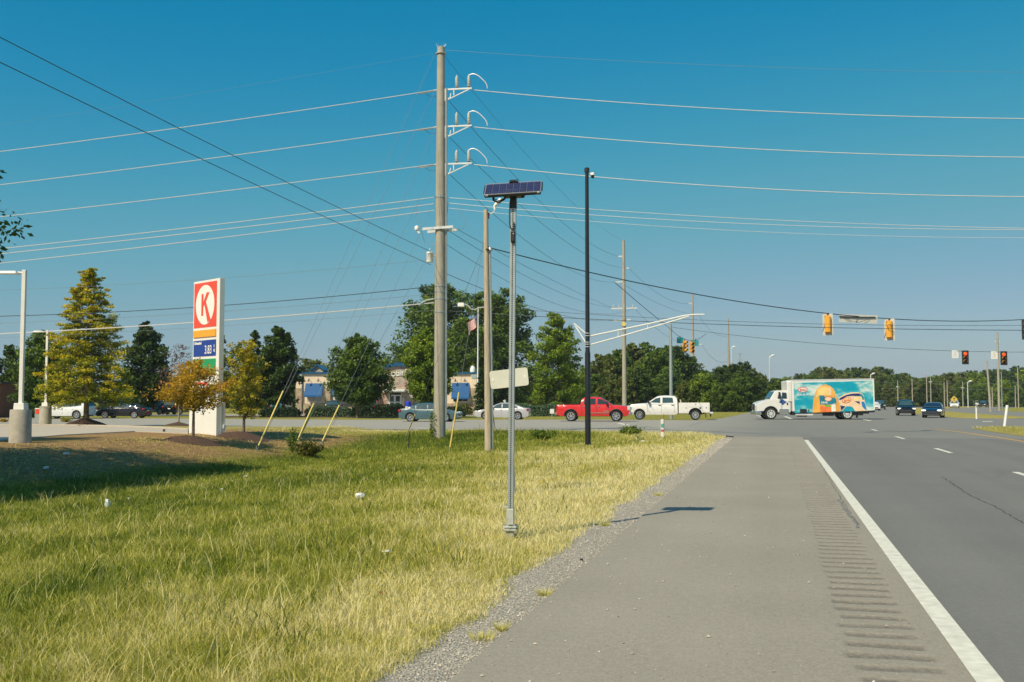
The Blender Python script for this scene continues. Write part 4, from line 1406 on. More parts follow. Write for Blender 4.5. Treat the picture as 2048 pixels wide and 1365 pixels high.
sec_w = wire('span_wire', 'thin far span wire carrying the red signals and white signs', (1345, 655, 95), (2500, None, 86), [(1460, 671), (1710, 692), (2048, 705)], 0.018, M_WIRED, 50)
M_BP = pm('black_backplate', (0.015, 0.015, 0.015), 0.5)
signal('far signal showing red, left of the pair at the right', sec_w(sec_w.at_px(1930, 703)), R(-90), 2, M_BP, 0.92, 0.05)
signal('far signal showing red, in front of the leaning pole at the right', sec_w(sec_w.at_px(2007, 704)), R(-90), 2, M_BP, 0.92, 0.05)
for lbl, px_ in (('white turn-signal sign left of the left far signal', 1910), ('white turn-signal sign between the two far signals', 1988)):
    p_ = sec_w(sec_w.at_px(px_, 703))
    t = thing('lane_sign', lbl, 'sign', p_, YAW, 'white signs on the far span wire')
    MB().prism(rounded(0.56, 0.66, 0.04, 3), -0.004, 0.004).build('plate', M_WHITE, t).location = (0, -0.03, -0.28)
    MB().box((0, 0, 0.0), (0.05, 0.06, 0.14)).build('hanger', M_GALV, t)
    for k, wd in enumerate(('LEFT', 'TURN', 'SIGNAL')):
        text_part('lettering', wd, 0.10, M_DARK, t, (0, -0.036, -0.10 - 0.17 * k), depth=0.003)
# strain pole and the side-facing pair
stp = at_dist(1342, 802, 95); stp.z = -0.05
t = thing('strain_pole', 'smooth grey steel strain pole behind the white utility truck', 'signal pole', stp, 0)
MB().cyl((0, 0, -0.2), (0.02, 0, at_dist(1342, 650, 95).z + 0.05), 0.17, 0.12, 14).build('shaft', M_GALV, t, smooth=50)
MB().lathe([(0.12, 0), (0.13, 0.03), (0.02, 0.1)], 12, (0.02, 0, at_dist(1342, 650, 95).z + 0.05)).build('cap', M_GALV, t)
thr = wire('span_wire', 'dark wire from the strain pole to the side-facing signals', (1344, 661, 95), (1412, 668, 100), [(1372, 680)], 0.02, M_WIRED, 12)
wire('span_wire', 'dark wire joining the second pole to the strain pole', (1230, 566, 60), (1344, 661, 95), [(1290, 617)], 0.022, M_WIRED, 12)
for lbl, px_, fc in (('side-facing yellow signal, left of the close pair', 1369, R(-35)), ('side-facing yellow signal, right of the close pair', 1384, R(-62))):
    k = thr.at_px(px_, 680)
    signal(lbl, thr(k), fc, None, None, 1.0, 0.12, group='side-facing signals')
for lbl, px_, rz_ in (('teal street name sign left of the close pair of signals', 1360, R(30)), ('teal street name sign right of the close pair of signals', 1391, R(-15))):
    p_ = thr(thr.at_px(px_, 676))
    t = thing('street_name_sign', lbl, 'street sign', p_, rz_, 'street name signs')
    MB().prism(rounded(0.62, 0.55, 0.03, 2), -0.006, 0.006).build('plate', pm('teal_sign', (0.02, 0.24, 0.26), 0.5), t).location = (0, 0, -0.3)
    MB().box((0, 0, 0.02), (0.04, 0.04, 0.2)).build('hanger', M_DARK, t)

# ------------------------------------------------------------------ far poles and lights at the right
for lbl, px0, pt, pb, w in (('pole with many cross lines behind the red signals', 1998, 665, 822, 5), ('slim far pole near the right edge', 2037, 735, 816, 2.2),
                            ('dark slim pole just right of the pole behind the red signals', 2004, 745, 818, 2.0)):
    Z = 3360.0 / (pb - 802)
    far_pole(lbl, px0, pt, Z, w * Z / FOC / 2, w * Z / FOC / 2.6, [(px0 - 5, px0 + 5, pt + 18)] if w > 4 else [], M_POLEC if w > 2.1 else M_GALV)
far_pole('pale leaning light pole left of the pole behind the red signals', 1981, 722, 3360 / 22.0, 0.18, 0.11, [], M_POLEC, lean=-0.05)
for k, (px0, pt) in enumerate(((1796, 762), (1825, 758), (1854, 750), (1862, 752), (1889, 764), (1895, 762), (1926, 764), (2031, 772), (1985, 775))):
    lbls = ['leftmost', 'second', 'third', 'fourth', 'fifth', 'sixth', 'seventh', 'ninth', 'eighth']
    far_pole(lbls[k] + ' from the left of the small distant poles before the right-hand wood', px0, pt, 235, 0.12, 0.08, [(px0 - 3, px0 + 3, pt + 12)] if k % 3 == 0 else [], M_POLEC)
for lbl, px0, pt, Z, sx in (('thin street light behind the box truck cab', 1540, 712, 200, 1), ('thin street light behind the rear of the box truck', 1742, 748, 230, 1),
                            ('street light on the far verge before the right-hand wood', 1936, 763, 240, 1), ('street light above the far corner pole', 1464, 694, 260, 1)):
    g = at_dist(px0, 802, Z); g.z = -0.05
    h = at_dist(px0, pt, Z).z
    t = thing('street_light', lbl, 'street light', g, YAW, 'distant street lights')
    MB().tube([(0, 0, -0.1), (0, 0, h - 0.6), (0.05, 0, h - 0.2), (0.35, 0, h)], [0.12, 0.09, 0.08, 0.06], 8).build('pole', M_STEELWHITE, t, smooth=60)
    MB().tube([(0.3, 0, h - 0.02), (0.7, 0, h + 0.12), (1.0, 0, h + 0.16)], [0.10, 0.2, 0.08], 8).build('lamp_head', M_WHITE, t, smooth=60)
for lbl, A, B, fits in (('upper distant line strung before the right-hand wood', (1760, 765, 235), (2120, 762, 235), [(1900, 768)]),
                        ('lower distant line strung before the right-hand wood', (1760, 777, 235), (2120, 776, 235), [(1900, 779)])):
    wire('power_line', lbl, A, B, fits, 0.018, M_WIREG)
# lattice pylon far away
Z = 1500.0
g = at_dist(1481, 802, Z); g.z = 0
h = at_dist(1481, 706, Z).z
t = thing('lattice_pylon', 'faint lattice transmission tower rising behind the far trees', 'pylon', g, YAW)
mb = MB()
for k in range(4):
    sx, sy = ((-1, -1), (1, -1), (1, 1), (-1, 1))[k]
    mb.tube([(sx * 4.5, sy * 4.5, 0), (sx * 1.3, sy * 1.3, h * 0.7), (sx * 0.6, sy * 0.6, h)], 0.20, 4)
mb.build('legs', M_GALV, t)
mb = MB()
for j in range(9):
    z0_, z1_ = h * j / 9, h * (j + 1) / 9
    w0 = 4.5 - 3.2 * min(1, z0_ / (0.7 * h)); w1 = 4.5 - 3.2 * min(1, z1_ / (0.7 * h))
    for sy in (-1, 1):
        mb.tube([(-w0, sy * w0, z0_), (w1, sy * w1, z1_)], 0.11, 3); mb.tube([(w0, sy * w0, z0_), (-w1, sy * w1, z1_)], 0.11, 3)
mb.build('bracing', M_GALV, t)
for zz, wd in ((0.97, 9), (0.85, 7), (0.74, 9)):
    m2 = MB(); m2.tube([(-wd, 0, h * zz), (0, 0, h * zz + 1.0), (wd, 0, h * zz)], 0.22, 4); m2.tube([(-wd, 0, h * zz), (wd, 0, h * zz)], 0.18, 4)
    m2.build('crossarm', M_GALV, t)

# yellow diamond sign
Z = 180
g = at_dist(1908, 802, Z); g.z = -0.05
t = thing('warning_sign', 'yellow diamond warning sign beside the far road', 'road sign', g, YAW)
zc = at_dist(1908, 803, Z).z + 0.05 + 0.0
zc = 1.9
MB().cyl((0, 0, -0.1), (0, 0, zc), 0.04, n=6).build('post', M_GALV, t)
MB().prism([(0, zc - 0.62), (0.62, zc), (0, zc + 0.62), (-0.62, zc)], -0.06, -0.05).build('plate', pm('warning_yellow', (0.75, 0.50, 0.08), 0.5), t)
ar = MB(); ar.prism([(-0.06, zc - 0.3), (0.06, zc - 0.3), (0.06, zc + 0.1), (0.16, zc + 0.1), (0, zc + 0.34), (-0.16, zc + 0.1), (-0.06, zc + 0.1)], -0.068, -0.062)
ar.build('symbol', M_DARK, t)
# guy guards near the far corner
for lbl, a, b in (('left yellow guy guard on the far corner grass', (1424, 824), (1432, 795)), ('right yellow guy guard on the far corner grass', (1418, 808), (1428, 792)), ):
    p = at_ground(a[0], 815, -0.05); q_ = at_dist(b[0], b[1] - 6, fwd_of(p))
    p = at_dist(a[0], 802, fwd_of(p)); p.z = -0.05
    tag(MB().tube([p, q_], 0.10, 6).build('guy_guard', M_GUARD), lbl, 'guy guard', 'far guy guards')
# ================================================================== vehicles
def paint(name, col, rough=0.28, coat=1.0, metal=0.0):
    return pm(name, col, rough, metal, 0.04, 2, coat=coat)


M_HEAD = pm('headlamp', (0.75, 0.76, 0.75), 0.12, 0.2, 0.05, 6, spec=0.8)
M_TAIL = pm('tail_lamp', (0.42, 0.02, 0.02), 0.2, 0, 0.1, 6)
M_SEAM = pm('panel_gap', (0.012, 0.012, 0.012), 0.9)
M_TINT = pm('tinted_car_glass', (0.035, 0.075, 0.085), 0.05, 0.0, 0.15, 2, spec=0.9)
WHEELS = {}


def wheel_meshes(r, spokes, rimmat):
    key = (r, spokes, rimmat.name)
    if key in WHEELS: return WHEELS[key]
    w = 0.11
    ty = MB().lathe([(r * 0.66, -w * 0.8), (r * 0.78, -w), (r * 0.95, -w * 0.95), (r, -w * 0.6), (r, w * 0.6), (r * 0.95, w * 0.95), (r * 0.78, w), (r * 0.66, w * 0.8), (r * 0.66, -w * 0.8)], 22, axis='Y')
    rm = MB()
    rm.lathe([(r * 0.56, -w * 0.2), (r * 0.56, -w * 0.8), (r * 0.68, -w * 0.86), (r * 0.68, w * 0.86), (r * 0.56, w * 0.8), (r * 0.56, w * 0.2)], 22, axis='Y')
    for k in range(spokes):
        a = 2 * math.pi * k / spokes
        rm.box((math.cos(a) * r * 0.33, 0, math.sin(a) * r * 0.33), (r * 0.56, w * 1.25, r * 0.15), rot=Matrix.Rotation(-a, 3, 'Y'))
    rm.lathe([(0.001, -w * 0.75), (r * 0.15, -w * 0.7), (r * 0.16, 0), (r * 0.15, w * 0.7), (0.001, w * 0.75)], 10, axis='Y')
    back = MB().lathe([(0.001, -0.02), (r * 0.6, -0.02), (r * 0.6, 0.02), (0.001, 0.02)], 16, axis='Y')
    WHEELS[key] = (ty.mesh('tyre', M_RUBBER, 40), rm.mesh('rim', rimmat, 40), back.mesh('brake_disc', M_DARK))
    return WHEELS[key]


def add_wheel(parent, x, y, r, spokes=5, rimmat=None, tilt=0.0):
    ty, rm, bk = wheel_meshes(r, spokes, rimmat or M_RIM)
    wv = link('wheel', ty, parent); wv.location = (x, y, r); wv.rotation_euler = (0, 0.37 * x, tilt)
    link('rim', rm, wv); link('brake_disc', bk, wv)
    return wv


def interp(prof, x):
    xs = [p[0] for p in prof]; zs = [p[1] for p in prof]
    return float(np.interp(x, xs, zs))


def body_loft(top, arches, r_arch, L, W, zlow, taper=0.10, rearround=0.10, zmid=0.62):
    xs = set(np.linspace(-L / 2, L / 2, 34).tolist()) | {p[0] for p in top}
    for a in arches:
        xs |= set((a + r_arch * math.cos(t) for t in np.linspace(0, math.pi, 11)))
        xs |= {a - r_arch - 0.001, a + r_arch + 0.001}
    xs = sorted(x for x in xs if -L / 2 <= x <= L / 2)
    rings = []
    for x in xs:
        zt = interp(top, x)
        zb = zlow + 0.10 * max(0, (abs(x) - L * 0.44) / (L * 0.06))
        for a in arches:
            dx = abs(x - a)
            if dx < r_arch:
                zb = max(zb, r_arch * 0.86 + math.sqrt(max(0, r_arch ** 2 - dx ** 2)) - 0.02 - r_arch * 0.0) if False else max(zb, (r_arch - 0.05) + math.sqrt(max(0, r_arch ** 2 - dx ** 2)) * 1.0)
        zb = min(zb, zt - 0.05)
        e = abs(x) / (L / 2)
        tp = taper if x > 0 else rearround
        hw = W / 2 * (1 - tp * max(0, (e - 0.72) / 0.28) ** 2)
        ring = []
        side = []
        for j in range(7):
            s = j / 6
            z = zb + (zt - zb) * s
            k = 1 - 0.055 * min(1.2, abs((z - zmid) / 0.42)) ** 2
            if j == 6: k *= 0.955
            side.append((hw * k, z - (0.0 if j < 6 else 0.0)))
        for y, z in side: ring.append((x, -y, z))
        yy = side[-1][0]
        for f, dz in ((0.88, 0.016), (0.5, 0.030), (0.0, 0.036), (-0.5, 0.030), (-0.88, 0.016)):
            ring.append((x, -yy * f, zt + dz))
        for y, z in reversed(side): ring.append((x, y, z))
        rings.append(ring)
    n = len(rings[0])
    mb = MB()
    mb.add([p for r in rings for p in r], [(i * n + j, i * n + j + 1, (i + 1) * n + j + 1, (i + 1) * n + j) for i in range(len(rings) - 1) for j in range(n - 1)]
           + [tuple(range(n)), tuple(range((len(rings) - 1) * n + n - 1, (len(rings) - 1) * n - 1, -1))])
    return mb


def cab_loft(prof, W, belt, tumble, top):
    x0, x1 = prof[0][0], prof[-1][0]
    Hc = max(z for _, z in prof) - belt
    hw = lambda z: W / 2 * (0.945 - tumble * max(0.0, (z - belt)) / Hc)
    xs = sorted(set(np.linspace(x0, x1, 22).tolist()) | {p[0] for p in prof})
    rings = []
    for x in xs:
        zt = interp(prof, x); zb = min(interp(top, x) - 0.06, zt - 0.02)
        ring = []
        side = []
        for s in (0, 0.4, 0.8):
            z = zb + (zt - zb) * s; side.append((hw(z), z))
        side.append((hw(zt) - 0.03, zt - 0.03 * min(1, (zt - zb) / 0.3)))
        side.append((hw(zt) - 0.10, zt))
        for y, z in side: ring.append((x, -y, z))
        yy = side[-1][0]
        for f, dz in ((0.55, 0.018), (0, 0.026), (-0.55, 0.018)): ring.append((x, -yy * f, zt + dz * min(1, (zt - zb) / 0.2)))
        for y, z in reversed(side): ring.append((x, y, z))
        rings.append(ring)
    n = len(rings[0])
    mb = MB()
    mb.add([p for r in rings for p in r], [(i * n + j, i * n + j + 1, (i + 1) * n + j + 1, (i + 1) * n + j) for i in range(len(rings) - 1) for j in range(n - 1)]
           + [tuple(range(n)), tuple(range((len(rings) - 1) * n + n - 1, (len(rings) - 1) * n - 1, -1))])
    return mb, hw


def side_pane(parent, poly, hw, mat, name='window'):
    for sgn in (-1, 1):
        mb = MB()
        mb.prism(poly, 0.012, -0.03, map=lambda x, y, z: (x, sgn * (hw(z) + y), z))
        mb.build(name, mat, parent)


def screen_pane(parent, a, b, hw, mat, name, inset=0.09, lift=0.02):
    """pane between profile points a and b (x, z)"""
    dx, dz = b[0] - a[0], b[1] - a[1]
    l = math.hypot(dx, dz); nx_, nz = -dz / l, dx / l
    if nz < 0: nx_, nz = -nx_, -nz
    pts = []
    for t in (0.06, 0.5, 0.94):
        x, z = a[0] + dx * t, a[1] + dz * t
        w = hw(z) - inset - 0.05 * (1 if z > a[1] and t > 0.4 else 0)
        pts.append((x + nx_ * lift, z + nz * lift, w))
    vs = []
    for x, z, w in pts:
        for f in (-1, -0.5, 0, 0.5, 1):
            bul = 0.016 * (1 - f * f)
            vs.append((x + nx_ * bul, f * w, z + nz * bul))
    mb = MB()
    mb.add(vs, [(i * 5 + j, i * 5 + j + 1, (i + 1) * 5 + j + 1, (i + 1) * 5 + j) for i in range(2) for j in range(4)])
    off = Vector((-nx_ * 0.03, 0, -nz * 0.03))
    mb.add([Vector(v) + off for v in vs], [(i * 5 + j, (i + 1) * 5 + j, (i + 1) * 5 + j + 1, i * 5 + j + 1) for i in range(2) for j in range(4)])
    return mb.build(name, mat, parent, smooth=60, fix=False)


SPEC = {
    'sedan': dict(L=4.65, W=1.82, r=0.335, ax=(-1.40, 1.36), zlow=0.20,
                  top=[(-2.33, 0.60), (-2.31, 0.86), (-2.22, 0.96), (-1.7, 1.0), (-0.2, 0.93), (0.95, 0.955), (1.5, 0.88), (1.95, 0.77), (2.2, 0.66), (2.33, 0.50)],
                  cab=[(-1.95, 0.975), (-1.55, 1.14), (-0.95, 1.36), (-0.4, 1.435), (0.15, 1.42), (0.6, 1.25), (1.15, 0.95)], belt=0.93, tumble=0.23,
                  panes=[[(-0.02, 0.97), (0.84, 0.99), (0.50, 1.22), (0.12, 1.355), (-0.02, 1.365)], [(-0.95, 0.99), (-0.08, 0.97), (-0.08, 1.37), (-0.45, 1.365), (-0.95, 1.26)], [(-1.45, 1.02), (-1.01, 0.99), (-1.01, 1.235), (-1.25, 1.14)]],
                  wind=((1.12, 0.965), (0.17, 1.41)), back=((-1.85, 1.02), (-0.95, 1.36)), seams=(0.92, -0.05, -1.0), belth=0.80),
    'suv': dict(L=4.52, W=1.86, r=0.36, ax=(-1.33, 1.36), zlow=0.26,
                top=[(-2.27, 0.70), (-2.24, 0.98), (-2.1, 1.05), (-0.2, 1.02), (0.95, 1.06), (1.55, 1.02), (1.95, 0.92), (2.18, 0.75), (2.27, 0.55)],
                cab=[(-2.2, 1.02), (-1.93, 1.50), (-1.75, 1.60), (-0.9, 1.68), (-0.2, 1.69), (0.25, 1.62), (1.12, 1.04)], belt=1.02, tumble=0.20,
                panes=[[(0.0, 1.08), (0.86, 1.12), (0.22, 1.555), (0.0, 1.58)], [(-0.98, 1.10), (-0.06, 1.08), (-0.06, 1.59), (-0.98, 1.585)], [(-1.75, 1.20), (-1.05, 1.10), (-1.05, 1.58), (-1.6, 1.535)]],
                wind=((1.10, 1.06), (0.26, 1.61)), back=((-2.16, 1.10), (-1.93, 1.50)), seams=(0.95, -0.03, -1.02), belth=0.86),
}


def car(name, label, kind, p, heading, mat, group=None, glass=None, rim=None, lights=False, detail=True, spokes=5, scale=1.0):
    S = SPEC[kind]
    t = thing(name, label, 'car', p, heading, group)
    t.scale = (scale, scale, scale)
    gl = glass or M_TINT
    body_loft(S['top'], S['ax'], S['r'] + 0.06, S['L'], S['W'], S['zlow']).build('body', mat, t, smooth=38)
    cb, hw = cab_loft(S['cab'], S['W'], S['belt'], S['tumble'], S['top'])
    cb.build('cabin', mat, t, smooth=38)
    for pn in S['panes']: side_pane(t, pn, hw, gl)
    screen_pane(t, *S['wind'], hw, gl, 'windscreen')
    screen_pane(t, *S['back'], hw, gl, 'rear_window')
    for ax in S['ax']:
        for sgn in (-1, 1):
            add_wheel(t, ax, sgn * (S['W'] / 2 - 0.125), S['r'], spokes, rim)
    L2, W2 = S['L'] / 2, S['W'] / 2
    MB().box((0, 0, S['zlow'] + 0.12), (S['L'] * 0.92, S['W'] * 0.80, 0.24)).build('underbody', M_DARK, t)
    for ax in S['ax']:
        MB().box((ax, 0, 0.52), (2 * S['r'] + 0.24, S['W'] * 0.74, 0.52)).build('wheel_well', M_DARK, t)
    zl = S['belth']
    lm = pm('lit_headlamp', (0.9, 0.88, 0.8), 0.1, emit=(1, 0.93, 0.75), estr=1.0) if lights else M_HEAD
    for sgn in (-1, 1):
        MB().box((L2 - 0.17, sgn * (W2 * 0.76), zl - 0.10), (0.26, 0.36, 0.13), rz=-sgn * 0.42, top=(0.8, 0.95)).build('headlight', lm, t, bevel=0.03)
        MB().box((-L2 + 0.12, sgn * (W2 * 0.80), zl + 0.05), (0.22, 0.36, 0.15), rz=sgn * 0.30).build('tail_light', M_TAIL, t, bevel=0.03)
        MB().box((0.72, sgn * (W2 + 0.06), S['belt'] + 0.10), (0.12, 0.17, 0.12), top=(0.8, 0.85)).build('mirror', mat, t, bevel=0.03)
        if detail:
            for xs in S['seams']:
                MB().box((xs, sgn * (W2 * 0.988), 0.66), (0.012, 0.024, 0.52)).build('door_gap', M_SEAM, t)
            for xs in (0.12, -0.88):
                MB().box((xs - 0.05, sgn * (W2 * 0.985), zl + 0.02), (0.16, 0.05, 0.03)).build('door_handle', mat, t)
    MB().box((L2 - 0.03, 0, 0.50), (0.08, S['W'] * 0.62, 0.16)).build('grille', M_DARK, t, bevel=0.02)
    MB().box((L2 - 0.04, 0, 0.30), (0.10, S['W'] * 0.72, 0.10)).build('lower_intake', M_DARK, t, bevel=0.02)
    MB().box((-L2 + 0.0, 0, 0.70), (0.03, 0.32, 0.12)).build('plate', M_WHITE, t)
    return t


def gp3(px, py, z=0.0):
    v = at_ground(px, py, z); return v


EAST, WEST = STREET_A, STREET_A + math.pi
SPEC['sedan2'] = dict(SPEC['sedan'])
car('sedan', 'teal blue sedan on the cross street, partly behind the tall pole', 'sedan', gp3(861, 843.5), EAST, paint('teal_paint', (0.05, 0.115, 0.14)))
car('sedan', 'silver sedan on the cross street behind the wooden pole', 'sedan', gp3(1006, 839.5), WEST, paint('silver_paint', (0.50, 0.50, 0.52), 0.3, 0.8, 0.2))
car('sedan', 'black sedan with bright reflections on the cross street at the left', 'sedan', gp3(247, 837), WEST + R(4), paint('black_paint', (0.004, 0.005, 0.008), 0.12, 0.5))
car('sport_utility_car', 'white compact sport utility car at the left, behind the pin oak', 'suv', gp3(134, 838), WEST + R(4), paint('white_car_paint', (0.72, 0.72, 0.70)))
car('sport_utility_car', 'dark sport utility car coming toward the junction with lights on', 'suv', gp3(1811, 831.5), R(-90) - R(3), paint('black_paint', (0.004, 0.005, 0.008), 0.12, 0.5), lights=True)
car('sedan', 'dark navy sedan coming toward the junction, right of the dark sport utility car', 'sedan', gp3(1867, 835.5), R(-90) - R(12), paint('navy_paint', (0.008, 0.012, 0.03), 0.15), lights=True)
# in front of and beside the restaurant
PK = 'cars parked by the restaurant'
car('sport_utility_car', 'dark parked sport utility car seen from behind, left of the round tree', 'suv', gp3(667, 828.5), YAW + R(97), paint('charcoal_paint', (0.02, 0.024, 0.03), 0.2), PK, detail=False)
car('sport_utility_car', 'red parked car seen from behind, right of the round tree', 'suv', gp3(744, 828.5), YAW + R(95), paint('crimson_paint', (0.33, 0.02, 0.03), 0.2), PK, detail=False)
car('sport_utility_car', 'teal parked car behind the hedge left of the restaurant', 'suv', gp3(570, 828), YAW + R(75), paint('blue_green_paint', (0.03, 0.16, 0.20), 0.2), PK, detail=False)
car('sedan', 'dark teal parked car under the trees right of the black sedan', 'suv', gp3(322, 829.5), YAW + R(70), paint('deep_teal_paint', (0.015, 0.06, 0.08), 0.15), PK, detail=False)
car('sedan', 'black parked car with a bright glint behind the thin sapling trunk', 'suv', gp3(360, 829.5), YAW + R(75), paint('black_paint', (0.004, 0.005, 0.008), 0.12, 0.5), PK, detail=False)
FR = 'small far cars at the right'
for lbl, kind, px, Z, hd, m in (('dark car just right of the box truck', 'suv', 1760, 190, R(-95), 'black_paint'), ('white car half hidden by the box truck rear', 'sedan', 1748, 175, R(-92), 'white_car_paint'),
                                ('white car under the yellow diamond sign', 'suv', 1909, 230, R(-100), 'white_car_paint'), ('pale car beyond the short white post', 'suv', 1953, 290, R(170), 'white_car_paint'),
                                ('black car beyond the medians, right of the pale car', 'suv', 1967, 260, R(-110), 'black_paint'), ('white car behind the poles at the right', 'suv', 2000, 310, R(175), 'white_car_paint'),
                                ('white car at the far right edge of the road', 'sedan', 2041, 310, R(175), 'white_car_paint')):
    p = at_dist(px, 802, Z); p.z = 0.0
    car('sport_utility_car' if kind == 'suv' else 'sedan', lbl, kind, p, hd, MATS[m], FR, detail=False)


# ------------------------------------------------------------------ red pickup
def pickup_front(t, mat, L2, W, grz, chrome=M_CHROME):
    MB().box((L2 - 0.03, 0, grz), (0.10, W * 0.56, 0.36)).build('grille', chrome, t, bevel=0.03)
    MB().box((L2 + 0.035, 0, grz), (0.03, W * 0.50, 0.22)).build('grille_mesh', M_DARK, t)
    MB().box((L2 + 0.02, 0, 0.60), (0.22, W * 0.96, 0.26)).build('front_bumper', chrome, t, bevel=0.05)
    for s in (-1, 1):
        MB().box((L2 - 0.10, s * W * 0.40, grz + 0.03), (0.24, 0.30, 0.27), rz=-s * 0.3).build('headlight', M_HEAD, t, bevel=0.03)


RED = paint('red_truck_paint', (0.62, 0.016, 0.014), 0.22)
Wp = 2.02
TOPP = [(-2.84, 0.72), (-2.82, 1.24), (-2.74, 1.28), (-0.98, 1.29), (-0.9, 1.27), (1.35, 1.27), (2.0, 1.24), (2.55, 1.17), (2.76, 1.04), (2.84, 0.78)]
CABP = [(-0.98, 1.26), (-0.90, 1.70), (-0.72, 1.85), (-0.1, 1.90), (0.45, 1.87), (0.65, 1.80), (1.50, 1.27)]
t = thing('pickup_truck', 'red crew cab pickup truck on the cross street behind the black pole', 'pickup truck', gp3(1188, 843), EAST)
body_loft(TOPP, (-1.72, 1.78), 0.50, 5.68, Wp, 0.42, 0.08, 0.04, 0.85).build('body', RED, t, smooth=38)
cb, hw = cab_loft(CABP, Wp, 1.27, 0.20, TOPP); cb.build('cabin', RED, t, smooth=38)
for pn in ([(0.36, 1.33), (1.20, 1.36), (0.70, 1.70), (0.36, 1.77)], [(-0.72, 1.34), (0.20, 1.33), (0.20, 1.78), (-0.66, 1.75)]): side_pane(t, pn, hw, M_GLASS)
screen_pane(t, (1.46, 1.30), (0.66, 1.79), hw, M_GLASS, 'windscreen'); screen_pane(t, (-0.97, 1.32), (-0.90, 1.70), hw, M_GLASS, 'rear_window')
MB().box((-1.88, 0, 1.335), (1.72, 1.66, 0.02)).build('bed_cover', M_DARK, t)
pickup_front(t, RED, 2.84, Wp, 0.98)
for ax in (-1.72, 1.78):
    for s in (-1, 1):
        add_wheel(t, ax, s * (Wp / 2 - 0.12), 0.42, 6, M_RIM)
        arc = [(ax + 0.52 * math.cos(a), 0.45 + 0.51 * math.sin(a)) for a in np.linspace(0.1, math.pi - 0.1, 12)]
        MB().tube([(x, s * (Wp / 2 - 0.02), z) for x, z in arc], 0.035, 5).build('arch_trim', M_DARK, t)
for s in (-1, 1):
    for xs in (1.42, 0.28, -0.86): MB().box((xs, s * Wp * 0.493, 0.90), (0.014, 0.03, 0.66)).build('door_gap', M_SEAM, t)
    for xs in (0.42, -0.70): MB().box((xs, s * Wp * 0.496, 1.16), (0.20, 0.05, 0.05)).build('door_handle', M_CHROME, t)
    MB().box((0.3, s * Wp * 0.50, 0.66), (1.9, 0.03, 0.05)).build('side_moulding', M_CHROME, t)
    MB().box((1.08, s * (Wp / 2 + 0.12), 1.42), (0.14, 0.20, 0.26)).build('mirror', M_DARK, t, bevel=0.03)
    MB().box((-2.80, s * Wp * 0.455, 1.08), (0.12, 0.14, 0.36)).build('tail_light', M_TAIL, t, bevel=0.02)
    MB().box((1.02, s * (Wp * 0.5), 0.80), (0.42, 0.02, 0.07)).build('door_badge', M_CHROME, t)
MB().box((-2.90, 0, 0.62), (0.18, Wp * 0.9, 0.2)).build('rear_bumper', M_CHROME, t, bevel=0.04)
MB().box((0, 0, 0.56), (5.0, 1.5, 0.34)).build('underbody', M_DARK, t)
for ax in (-1.72, 1.78): MB().box((ax, 0, 0.75), (1.1, 1.5, 0.66)).build('wheel_well', M_DARK, t)

# ------------------------------------------------------------------ white utility truck
WHT = paint('white_truck_paint', (0.74, 0.73, 0.70), 0.3, 0.6)
t = thing('utility_truck', 'white crew cab utility truck with toolbox body facing the red pickup', 'utility truck', gp3(1337, 840), WEST)
TOPU = [(-0.78, 0.8), (-0.76, 1.36), (-0.7, 1.38), (1.75, 1.37), (2.5, 1.34), (3.1, 1.26), (3.33, 1.08), (3.38, 0.8)]
TOPU_ = [(-3.38, 0.70)] + TOPU
xs_off = 0
mbb = body_loft([(x - 1.3, z) for x, z in TOPU], (1.09,), 0.50, 4.16, 2.02, 0.44, 0.10, 0.0, 0.9)
bo = mbb.build('cab_body', WHT, t, smooth=38); bo.location = (1.3, 0, 0)
CABU = [(-0.76, 1.36), (-0.72, 1.82), (-0.55, 1.98), (0.1, 2.03), (0.75, 2.0), (0.98, 1.92), (1.85, 1.36)]
cb, hw = cab_loft(CABU, 2.02, 1.37, 0.20, TOPU_); cb.build('cabin', WHT, t, smooth=38)
for pn in ([(0.66, 1.43), (1.52, 1.47), (1.03, 1.80), (0.66, 1.88)], [(-0.42, 1.44), (0.48, 1.43), (0.48, 1.89), (-0.36, 1.86)]): side_pane(t, pn, hw, M_TINT)
screen_pane(t, (1.82, 1.39), (0.99, 1.91), hw, M_TINT, 'windscreen'); screen_pane(t, (-0.76, 1.40), (-0.72, 1.82), hw, M_TINT, 'rear_window')
pickup_front(t, WHT, 3.38, 2.0, 1.02)
